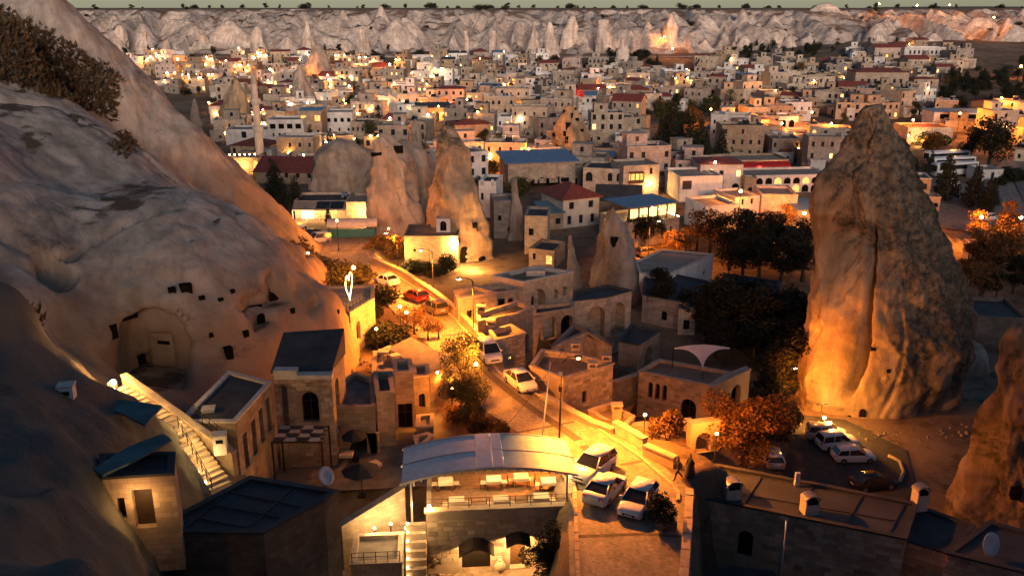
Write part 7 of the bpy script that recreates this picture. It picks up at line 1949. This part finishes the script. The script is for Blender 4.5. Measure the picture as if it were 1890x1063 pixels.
def town_house(x, y, near_lit):
    z = gz(x, y)
    px, py = to_px(x, y, z)
    w = tr.uniform(6, 11.5); d = tr.uniform(6, 9); st = tr.choice((1, 1, 2, 2, 2, 3)) if y < 420 else tr.choice((1, 1, 2, 2))
    h = 2.75 * st + tr.uniform(.0, .9)
    wall = tr.choices(('wall_cream', 'wall_tan', 'wall_white', 'wall_pink', 'wall_grey'), (5, 5, 3, 2, 4))[0]
    rf = tr.choices(('flat', 'gable', 'hip', 'shed'), (15, 1.4, 1.6, 1))[0]
    rm = {'flat': tr.choice(('roof_gravel', 'roof_gravel', 'roof_dark', 'roof_earth')), 'gable': 'roof_tile', 'hip': 'roof_tile', 'shed': tr.choice(('roof_blue', 'roof_teal', 'roof_dark'))}[rf]
    rz = R(tr.gauss(0, 15))
    n = max(2, int(w / tr.uniform(1.9, 2.8))); arch = tr.choice((0, 0, 0, 1))
    litp = .3 if near_lit else .05
    fr = []
    ww, hh = tr.choice(((.7, 1.2), (.9, 1.3), (.6, 1.1), (1.0, 1.5)))
    for s in range(st):
        if s == 0 and tr.random() < .35: fr += row(max(2, n // 2), w, .15, 1.5, 2.1, tr.choice(('void', 'void', 'stone')), 1, span=.7)
        else: fr += row(n, w, 2.75 * s + .95, ww, hh, 'dark', arch)
    fr = [(a, b, c, e, f, (tr.choice(('lit', 'orange')) if k == 'dark' and tr.random() < litp else k)) for (a, b, c, e, f, k) in fr]
    fr = [q for q in fr if q[5] != 'dark' or tr.random() > .22]
    nl = sum(1 for q in fr if q[5] in ('lit', 'orange'))
    sd = row(max(1, int(d / 3.2)), d, 1.0, ww, hh, 'dark', arch, off=d / 2)
    nw = len(fr)
    lights = (tr.choice((2, 3, 4, 5, 6)) if near_lit else (1 if tr.random() < .2 else 0))
    lab = '%s %s house, %s, %d openings%s, ' % ({1: 'single-storey', 2: 'two-storey', 3: 'three-storey'}[st], TONE[wall], ROOFN[rm] if rf != 'shed' or rm != 'roof_dark' else 'dark lean-to roof', nw,
                                                      ', %s' % ('terrace lamps' if lights > 1 else 'one lamp') if lights else (', unlit' if not nl else ', lit window')) + near_of(x, y)
    ch = [(tr.uniform(-w * .3, w * .3), d * .6, .8)] if tr.random() < .45 else []
    o = box_house(lab, (x, y - d / 2, z), rz, w, d, h, wall, rf, rm, front=fr, right=sd, left=sd, parapet=tr.uniform(.25, .6), group='houses packed across the town', name='tiled_house' if rm == 'roof_tile' else ('white_house' if wall in ('wall_white', 'wall_pink') else ('stone_cottage' if st == 1 else 'town_house')), chim=ch, coping=('coping_pale' if tr.random() < .2 else None), rise=tr.uniform(.6, 1.8) if rf != 'shed' else .7, skirt=2.5)
    if rf == 'flat' and tr.random() < .5:     # roof-top room
        mb = MB(); w2 = w * tr.uniform(.3, .5); x0 = tr.uniform(-w / 2 + .5, w / 2 - w2 - .5); mb.box(x0, x0 + w2, d * .45, d - .5, h - .3, h + 2.3); mb.box(x0 - .15, x0 + w2 + .15, d * .45 - .15, d - .35, h + 2.302, h + 2.45); mb.build('roof_room', wall, o)
        put('window', pane_mesh(.8, 1.1, 0, 'glass_dark'), o, (x0 + w2 / 2, d * .45 - .02, h + .7))
    if rf == 'flat' and tr.random() < .4:
        mb = MB(); xx = tr.uniform(-w * .35, w * .35); mb.lathe([(.45, h - .3), (.5, h + .2), (.45, h + .7)], 8, 0, Matrix.Translation((xx, d * .3, 0))); mb.build('water_tank', tr.choice(('white_paint', 'roof_blue', 'steel_grey')), o)
    if tr.random() < .4 and y < 430:          # roof clutter
        xx = tr.uniform(-w * .35, w * .35); mb = MB(); mb.add([(xx - .9, d * .35, h + .1), (xx + .9, d * .35, h + .1), (xx + .9, d * .35 + 1.0, h + 1.0), (xx - .9, d * .35 + 1.0, h + 1.0)], [(0, 1, 2, 3)]); mb.build('solar_panel', 'glass_dark', o)
        mb = MB(); mb.tube([(xx - .8, d * .35 + 1.05, h + 1.15), (xx + .8, d * .35 + 1.05, h + 1.15)], .25, 8); mb.build('boiler', 'steel_grey', o)
    if tr.random() < .35 and y < 330:
        xx = tr.uniform(-w * .4, w * .4); mb = MB(); mb.tube([(xx, d * .7, h - .4), (xx, d * .7, h + 2.4)], .04, 4); mb.tube([(xx - .5, d * .7, h + 2.1), (xx + .5, d * .7, h + 2.1)], .03, 4); mb.build('aerial', 'iron', o)
    if st > 1 and tr.random() < .4:           # balcony
        xx = tr.uniform(-w * .25, w * .25); mb = MB(); mb.box(xx - 1.4, xx + 1.4, -1.1, -.01, 2.6, 2.75); mb.box(xx - 1.4, xx + 1.4, -1.1, -1.02, 2.75, 3.5); mb.build('balcony', tr.choice((wall, 'timber', 'coping')), o)
    for k_ in range(tr.choice((1, 2, 2, 3))):        # lean-to rooms and terraces built against the house
        w2 = tr.uniform(2.5, 5.5); d2 = tr.uniform(2, 4); h2 = tr.uniform(1.6, min(h - .4, 4.4)); x0 = tr.uniform(-w / 2 - 3, w / 2 - w2 + 3)
        mb = MB(); mb.box(x0, x0 + w2, -d2, d * .4 if x0 < -w / 2 or x0 + w2 > w / 2 else -.02, -2.5, h2); mb.box(x0 - .08, x0 + w2 + .08, -d2 - .08, -d2 + .25, h2 + .002, h2 + .3)
        mb.box(x0 - .08, x0 + .22, -d2 + .25, -.02, h2 + .002, h2 + .3); mb.box(x0 + w2 - .22, x0 + w2 + .08, -d2 + .25, -.02, h2 + .002, h2 + .3)
        mb.build('annexe', tr.choice((wall, wall, 'wall_tan', 'wall_grey', 'wall_white')), o)
        if h2 > 2.2: put('door' if k_ else 'window', pane_mesh(.9, 1.7 if k_ else .9, tr.choice((0, 1)), tr.choice(('void', 'glass_dark', 'dark_wood'))), o, (x0 + w2 * tr.uniform(.25, .75), -d2 - .02, .1 if k_ else 1.0))
    for i in range(lights):
        lx = tr.uniform(-w / 2, w / 2); zz = tr.choice((2.2, h + .5, h * .6))
        put('lamp_bulb', shared('octa', lambda: octa()) if tr.random() < .75 else shared('octaw', lambda: octa('bulb_town_white')), o, (lx, -.45 - (.6 if zz < 3 else 0), zz), scale=tr.uniform(.75, 1.25))
    HOUSES.append((x, y, px, py)); FOOT.append((x, y, max(w, d) * .52))
    return o
def octa(bm='bulb_town'):
    mb = MB(); r = .3; mb.add([(r, 0, 0), (0, r, 0), (-r, 0, 0), (0, -r, 0), (0, 0, r), (0, 0, -r)], [(0, 1, 4), (1, 2, 4), (2, 3, 4), (3, 0, 4), (1, 0, 5), (2, 1, 5), (3, 2, 5), (0, 3, 5)]); return mb.mesh('lamp_bulb', bm)
emit('bulb_town', (1.0, 0.42, 0.08), 150); emit('bulb_town_white', (1.0, 0.72, 0.42), 110)
cand = []
y = 178.0
while y < 548:
    sp = 11.0 + (y - 178) * .004
    x = -.52 * y + tr.uniform(0, sp)
    while x < .60 * y:
        cand.append((x + tr.uniform(-3, 3), y + tr.uniform(-4, 4))); x += sp * tr.uniform(.85, 1.25)
    y += 10.5 + (y - 178) * .008
for x, y in cand:
    z = gz(x, y); px, py = to_px(x, y, z)
    if px < 180 or px > 1915: continue
    if x < -18 and y < 205: continue
    if px < 250 + (py - 130) * 1.4: continue
    if any(a < px < c and b < py < d for a, b, c, d in PARKS): continue
    if not free(x, y, 4.6): continue
    if 960 < px < 1330 and py < 118: continue
    if px > 1200 and py < 112 and px < 1560: continue
    if px > 1780 and py < 215: continue
    if tr.random() < (.06 if py < 260 else .2): continue
    if len(HOUSES) >= 470: break
    lit = (px < 830 and 105 < py < 285 and tr.random() < .62) or (820 < px < 1010 and 200 < py < 320 and tr.random() < .35) or (1180 < px < 1400 and 120 < py < 250 and tr.random() < .12)
    town_house(x, y, lit)
# ------------------------------------------------------------------ street lamps of the town
LAMPG = 'street lamps standing about the town'
for i, (px, py, h, wts) in enumerate([(868, 290, 5, 500), (940, 330, 4, 380), (975, 308, 4, 300), (905, 318, 4, 300), (1310, 232, 5, 420), (1340, 240, 5, 420), (1372, 250, 5, 420), (1395, 262, 5, 500), (1440, 262, 5, 500), (1495, 245, 6, 420), (1530, 270, 6, 300), (1362, 415, 6, 380),
                                      (1765, 255, 7, 600), (1840, 235, 9, 700), (1680, 262, 6, 400), (1225, 90, 6, 380), (1240, 112, 6, 420), (1125, 188, 5, 500), (1160, 165, 5, 400), (1830, 60, 8, 1000), (1620, 30, 6, 400), (1690, 30, 6, 350), (1750, 30, 6, 300), (1480, 438, 4, 900), (1415, 200, 5, 300),
                                      (745, 215, 5, 500), (690, 190, 5, 500), (820, 240, 5, 400), (870, 215, 5, 600), (930, 185, 5, 600), (560, 165, 5, 500), (500, 150, 5, 400), (640, 150, 5, 500), (430, 135, 5, 500), (330, 130, 5, 600), (280, 125, 5, 500), (720, 140, 5, 400), (1850, 275, 6, 400), (1880, 150, 6, 500), (1870, 480, 5, 500), (1800, 470, 5, 700)]):
    d = ray(px, py)
    t = np.linspace(150, 950, 8001); gg = G(d.x * t, d.y * t)
    if py < 100:
        kk = np.array([cliff_z(d.x * a, d.y * a) for a in t[::8]]); k_ = int(np.argmax(CZ + d.z * t[::8] <= kk)) * 8
        if k_ == 0: k_ = 6500
        p = Vector((d.x * t[k_], d.y * t[k_], cliff_z(d.x * t[k_], d.y * t[k_])))
    else:
        k_ = int(np.argmax(CZ + d.z * t <= gg)); p = Vector((d.x * t[k_], d.y * t[k_], gg[k_]))
    lamp_post('slim street lamp glowing orange among the town houses' if py >= 100 else 'street lamp glowing on the far cliff road', p, h, 'globe', wts * 2, group=LAMPG, br=.28 if py > 200 else .5, r=.06)

# ------------------------------------------------------------------ vegetation
def trees(kind, leaf, lab, pts, group, px_h=None):
    for (px, py, h, wd) in pts:
        p = on(px, py); plant_tree(kind if kind != 'round' or (int(px) % 3) else 'roundb', leaf if leaf != 'leaf_dark' or kind != 'round' or (int(px) % 5) else 'leaf_ivy', ('tall ' if h >= 7 else 'short ') + lab + ', ' + near_of(p.x, p.y, 400), p, h, wd, group=group)
trees('conifer', 'leaf_dark', 'dark conifer in the clump behind the red-awninged market', [(1218, 312, 13, 1.0), (1236, 314, 15, .9), (1252, 310, 12, 1.1), (1268, 316, 13, 1.0), (1288, 312, 12.5, 1.1), (1240, 300, 14, 1), (1300, 306, 9, 1), (1226, 296, 12, 1), (1330, 302, 9, 1)], 'conifers behind the market')
trees('conifer', 'leaf_dark', 'dark conifer beside the bus park road', [(1795, 385, 9, 1.2), (1818, 396, 7, 1.0), (1743, 372, 10, 1.2), (1830, 384, 6, 1)], 'conifers by the bus park')
trees('cypress', 'leaf_dark', 'dark cypress among the left-hand houses', [(419, 175, 11, .9), (575, 285, 8, 1), (508, 372, 9, 1.4), (548, 398, 8, 1.2), (525, 395, 7, 1.3), (607, 420, 4, 1.2), (640, 398, 4, 1.3)], 'cypresses among the left houses')
plant_tree('round', 'leaf_dark', 'huge dark round tree beside the bus park', on(1822, 312), 13, 1.35)
plant_tree('roundb', 'leaf_dark', 'second dark tree behind the huge round one', on(1790, 300), 9, 1.2)
trees('round', 'leaf_dark', 'dark leafy tree in the unlit valley garden', [(1365, 470, 8, 1.4), (1390, 490, 7, 1.5), (1420, 480, 8, 1.4), (1345, 500, 7, 1.3), (1460, 500, 7, 1.4), (1330, 620, 8, 1.5), (1365, 640, 7, 1.5), (1300, 620, 7, 1.3), (1400, 640, 8, 1.4), (1440, 650, 7, 1.5), (1230, 600, 6, 1.2), (1215, 570, 6, 1.1), (1460, 690, 7, 1.3), (1265, 600, 5, 1.2), (1190, 460, 6, 1.3), (1175, 450, 6, 1.1), (1380, 610, 7, 1.5), (1480, 480, 7, 1.2), (1210, 450, 5, 1.2), (1320, 660, 5, 1.6), (1420, 675, 6, 1.5), (1450, 630, 7, 1.5), (1390, 665, 5, 1.6), (1470, 720, 7, 1.3), (1440, 740, 6, 1.4), (1420, 760, 5, 1.4), (1345, 585, 6, 1.5), (1400, 515, 7, 1.5), (1370, 520, 7, 1.4), (1440, 520, 7, 1.5), (1480, 520, 6, 1.4), (1335, 470, 7, 1.4), (1475, 640, 7, 1.4)], 'dark trees in the valley gardens')
trees('sparse', 'leaf_autumn', 'thin rust-coloured tree in the valley gardens', [(1310, 470, 8, 1.2), (1285, 462, 7, 1.2), (1440, 455, 6, 1.4), (1410, 440, 5, 1.5), (1450, 425, 5, 1.4), (1245, 478, 5, 1.4), (1265, 474, 5, 1.2), (1850, 470, 7, 1.4), (1880, 520, 7, 1.3), (1830, 520, 7, 1.4), (1800, 450, 6, 1.3), (1860, 430, 6, 1.4), (1360, 440, 5, 1.3)], 'rust-coloured trees in the valley')
orange = plant_tree('roundo', 'leaf_autumn', 'dense orange-lit tree between the gateway and the sunken car park', at_z(1370, 885, 1.5), 8.0, 1.25)
lamp_post('low globe lamp beside the orange-lit tree', at_z(1318, 858, 5.2), 2.6, 'globe', 260, br=.12)
plant_tree('roundp', 'leaf_dark', 'dark tree behind the orange-lit tree', at_z(1415, 840, -1), 6.5, 1.2)
plant_tree('sparse2', 'leaf_green', 'tall leafy tree overhanging the lane beside the awning', on(855, 740), 6.6, 1.05)
plant_tree('roundq', 'leaf_olive', 'lamplit olive-green tree below the tall lane tree', on(862, 782), 5.0, 1.2)
light_at(bp, (-9.0, 6.0, 2.2), 1, (1, .45, .1), .1, name='lamp_light') if False else None
for i, (px, py, h, wd) in enumerate([(600, 520, 3.0, 1.6), (625, 528, 3.4, 1.5), (580, 512, 3, 1.5), (655, 530, 3.2, 1.5), (675, 522, 2.4, 1.4), (560, 500, 3, 1.4), (612, 540, 2.6, 1.5)]):
    plant_tree('bush', 'leaf_olive', 'lamplit shrub around the globe lamps beside the heart sign', on(px, py), h, wd, group='lamplit shrubs by the heart sign')
for i, (px, py, h, wd) in enumerate([(700, 640, 2.6, 1.5), (720, 636, 2.8, 1.5), (738, 650, 2.6, 1.4), (752, 668, 2.4, 1.4), (705, 556, 2.2, 1.5), (690, 570, 2.4, 1.4), (690, 590, 2.0, 1.3)]):
    plant_tree('bush', 'leaf_dark', 'dark clipped hedge shrub beside the lane terrace', on(px, py), h, wd, group='dark hedge shrubs by the lane terrace')
for i, (px, py, h, wd) in enumerate([(745, 605, 2.6, 1.3), (765, 615, 2.8, 1.4), (790, 628, 2.6, 1.3), (775, 600, 2.2, 1.3), (810, 625, 2.4, 1.2)]):
    plant_tree('sparse', 'leaf_autumn', 'thin lamplit shrub in the bank beside the lane', on(px, py), h, wd, group='thin shrubs on the lane bank', name='shrub', cat='shrub')
for i, (px, py, h, wd) in enumerate([(715, 470, 3.4, 1.4), (735, 478, 3.2, 1.4), (700, 462, 2.6, 1.3), (760, 500, 2.0, 2.0), (785, 505, 1.8, 1.8), (810, 510, 1.8, 1.6), (822, 502, 3.2, .9), (530, 470, 3.5, 1.4), (545, 478, 3, 1.4), (520, 455, 3.5, 1.3)]):
    plant_tree('bush', 'leaf_autumn' if i < 3 or i > 6 else 'leaf_dark', 'shrub planted round the hotel forecourt' if i < 3 or i > 6 else 'dark hedge before the lamplit house', on(px, py), h, wd, group='shrubs about the hotel' if i < 3 or i > 6 else 'hedge before the lamplit house')
# ivy and the dark climbing tree by the restaurant
q = at_z(1025, 1060, 5.0)
plant_tree('roundr', 'leaf_ivy', 'dark climbing shrub with glinting lights at the restaurant corner', (q.x - .3, q.y - .8, 3.9), 5.2, 1.1)
q = at_z(1052, 1040, 7.0)
plant_tree('roundr', 'leaf_ivy', 'ivy-dark bush filling the bank between restaurant and lane', (q.x - .3, q.y, 5.6), 3.6, 1.2)
for i, (px, py, h, wd) in enumerate([(1340, 760, 3.5, 1.2), (1365, 745, 3.2, 1.1), (1300, 775, 2.2, 1.2), (1232, 812, 2.6, .8), (790, 1040, 2.2, 1.0), (815, 1030, 1.8, 1.0), (840, 780, 1.8, 1.2), (880, 800, 2, 1.1), (920, 812, 1.5, 1.2)]):
    plant_tree('bush', 'leaf_ivy' if i < 3 else 'leaf_autumn', 'ivy-dark shrub against the ruined wing' if i < 3 else 'low reddish shrub in a lane-side garden', on(px, py), h, wd, group='ivy shrubs at the ruined wing' if i < 3 else 'lane-side garden shrubs')
# town trees scattered between houses
tg = random.Random(8); n = 0
while n < 150:
    y = tg.uniform(185, 545); x = tg.uniform(-.5, .58) * y
    z = gz(x, y); px, py = to_px(x, y, z)
    if px < 260 + (py - 130) * 1.4 or px > 1900 or not free(x, y, 1.2): n += .02; continue
    kind = tg.choice(('round', 'roundb', 'sparse', 'bush', 'cypress'))
    leaf = tg.choices(('leaf_dark', 'leaf_green', 'leaf_autumn', 'leaf_olive'), (6, 2, 1.2, 1))[0]
    if kind == 'cypress': leaf = 'leaf_dark'
    plant_tree(kind, leaf, '%s %s between town houses ' % ({'leaf_dark': 'dark', 'leaf_green': 'green', 'leaf_autumn': 'rust-coloured', 'leaf_olive': 'olive-coloured'}[leaf], {'round': 'round tree', 'roundb': 'spreading tree', 'sparse': 'thin tree', 'bush': 'shrub', 'cypress': 'cypress'}[kind]) + near_of(x, y), (x, y, z), tg.uniform(3.5, 7.5) * (.6 if kind == 'bush' else 1), tg.uniform(.9, 1.3), group='trees between the town houses'); n += 1
# parks and the belt at the cliff foot
def belt(n, box, h0, h1, lab, group, leafs=('leaf_dark',), kinds=('roundb', 'bush', 'round'), onc=False):
    for i in range(n):
        px, py = tg.uniform(box[0], box[2]), tg.uniform(box[1], box[3])
        p = on(px, py)
        if p.y > 560: p = Vector((p.x, min(p.y, 640), 0)); p.z = cliff_z(p.x, p.y)
        kd = tg.choice(kinds); hh_ = tg.uniform(h0, h1); plant_tree(kd, tg.choice(leafs), ('tall ' if hh_ > (h0 + h1) / 2 else 'short ') + {'r': 'round ', 'b': 'bushy ', 'c': 'pointed ', 's': 'thin '}[kd[0]] + lab, p, hh_, tg.uniform(1.0, 1.5), group=group)
belt(30, (985, 100, 1215, 132), 3, 6, 'dark tree in the orchards below the cliffs', 'orchard trees below the cliffs')
belt(26, (1370, 92, 1510, 116), 4, 7, 'dark tree in the belt under the knobbly cliffs', 'tree belt under the knobbly cliffs', kinds=('roundb', 'conifer', 'round'))
belt(34, (1735, 150, 1890, 215), 5, 9, 'dark pine on the slope beyond the big hotel', 'pines on the right-hand slope', kinds=('conifer', 'round', 'roundb'))
belt(16, (620, 96, 800, 124), 3, 5, 'dark bush on the scrubby ground below the cliffs', 'bushes below the cliffs', kinds=('bush', 'roundb'))
belt(14, (1170, 200, 1330, 232), 4, 7, 'tree in the lamplit town park', 'trees in the lamplit park', leafs=('leaf_autumn', 'leaf_dark', 'leaf_green'))
belt(16, (1690, 255, 1740, 275), 3, 5, 'shrub along the roadside restaurant', 'shrubs along the roadside restaurant', leafs=('leaf_autumn', 'leaf_green'), kinds=('bush',))
belt(22, (1780, 420, 1890, 560), 3, 6, 'dark tree beyond the great spire', 'trees beyond the great spire', leafs=('leaf_dark', 'leaf_autumn'), kinds=('sparse', 'roundb'))
belt(12, (1840, 330, 1890, 345), 2, 3.5, 'roadside bush by the bend', 'bushes by the road bend', kinds=('bush',))
# trees along the skyline of the plateau
for i in range(95):
    x = -500 + i * 11.2 + tg.uniform(-5, 5); y = 752 + tg.uniform(0, 40)
    if tg.random() < .25: continue
    plant_tree(tg.choice(('round', 'bush', 'roundb')), 'leaf_dark', 'dark tree on the plateau skyline', (x, y, gz(x, y) - .3), tg.uniform(2.5, 6), tg.uniform(1.1, 1.8), group='trees along the plateau skyline')
# bushes among the cliffs
for i in range(36):
    x = tg.uniform(-430, 480); y = tg.uniform(572, 690)
    plant_tree('bushs', 'leaf_dark', 'dark bush rooted among the cliff rocks', (x, y, cliff_z(x, y) - .3), tg.uniform(2, 4.5), tg.uniform(1.2, 1.9), group='bushes among the cliff rocks')

# dry scrub on the upper slope of the rock hillside
sv = HILLV; r_ = np.random.default_rng(4)
def scrub_patch(name, test, n, size, leaf):
    m = test(sv)
    idx = np.where(m)[0]
    if len(idx) == 0: return
    pk = sv[r_.choice(idx, n)] + r_.normal(size=(n, 3)) * np.array([.35, .35, .12])
    d = r_.normal(size=(n, 3)) + np.array([0, 0, 1.2]); d /= np.linalg.norm(d, axis=1, keepdims=True)
    u = np.cross(d, r_.normal(size=(n, 3))); u /= np.linalg.norm(u, axis=1, keepdims=True)
    s = size * (.5 + r_.random(n))[:, None]
    V = np.stack([pk - u * s * .5, pk + u * s * .5, pk + d * s * 1.6 + u * s * .15], 1).reshape(-1, 3)
    o = put(name, np_mesh(name, V, np.arange(3 * n).reshape(n, 3), leaf, False)); tag(o, kind='stuff', label='dry brown scrub growing on the rock slope', cat='scrub')
def pxm(v):
    zc = v[:, 1] * CP - (v[:, 2] - CZ) * SP; up = v[:, 1] * SP + (v[:, 2] - CZ) * CP
    return 945 + FPX * v[:, 0] / zc, 531.5 - FPX * up / zc
PXV, PYV = pxm(HILLV)
NZ = fbm(HILLV[:, 0] * .16, HILLV[:, 1] * .16, HILLV[:, 2] * .16, 3)
def band_scrub(v):     # a belt of scrub along the upper slope, in world terms a strip along the hillside
    t = (PXV - 0) / 215
    return (HILLV[:, 1] > 70) & (PXV > -150) & (PXV < 215) & (np.abs(PYV - (85 + 95 * np.clip(t, -1, 1.2))) < 68 * (1 - .45 * np.clip(t, 0, 1)) + 22 * NZ) & (NZ > -.55)
scrub_patch('scrub', band_scrub, 26000, .42, 'leaf_scrub')
scrub_patch('scrub', lambda v: (HILLV[:, 1] < 60) & (PXV < 60) & (PYV > 500) & (PYV < 660) & (NZ > -.1), 5000, .3, 'leaf_scrub')
scrub_patch('scrub', lambda v: (((PXV - 225) / 22) ** 2 + ((PYV - 275) / 26) ** 2 < 1 + NZ) & (HILLV[:, 1] > 60), 1500, .35, 'leaf_scrub')

plant_tree('bush', 'leaf_ivy', 'dark shrub in the stone planter beside the parked row', onroad(1222, 964) + Vector((0, 0, .5)), 1.6, 1.0)
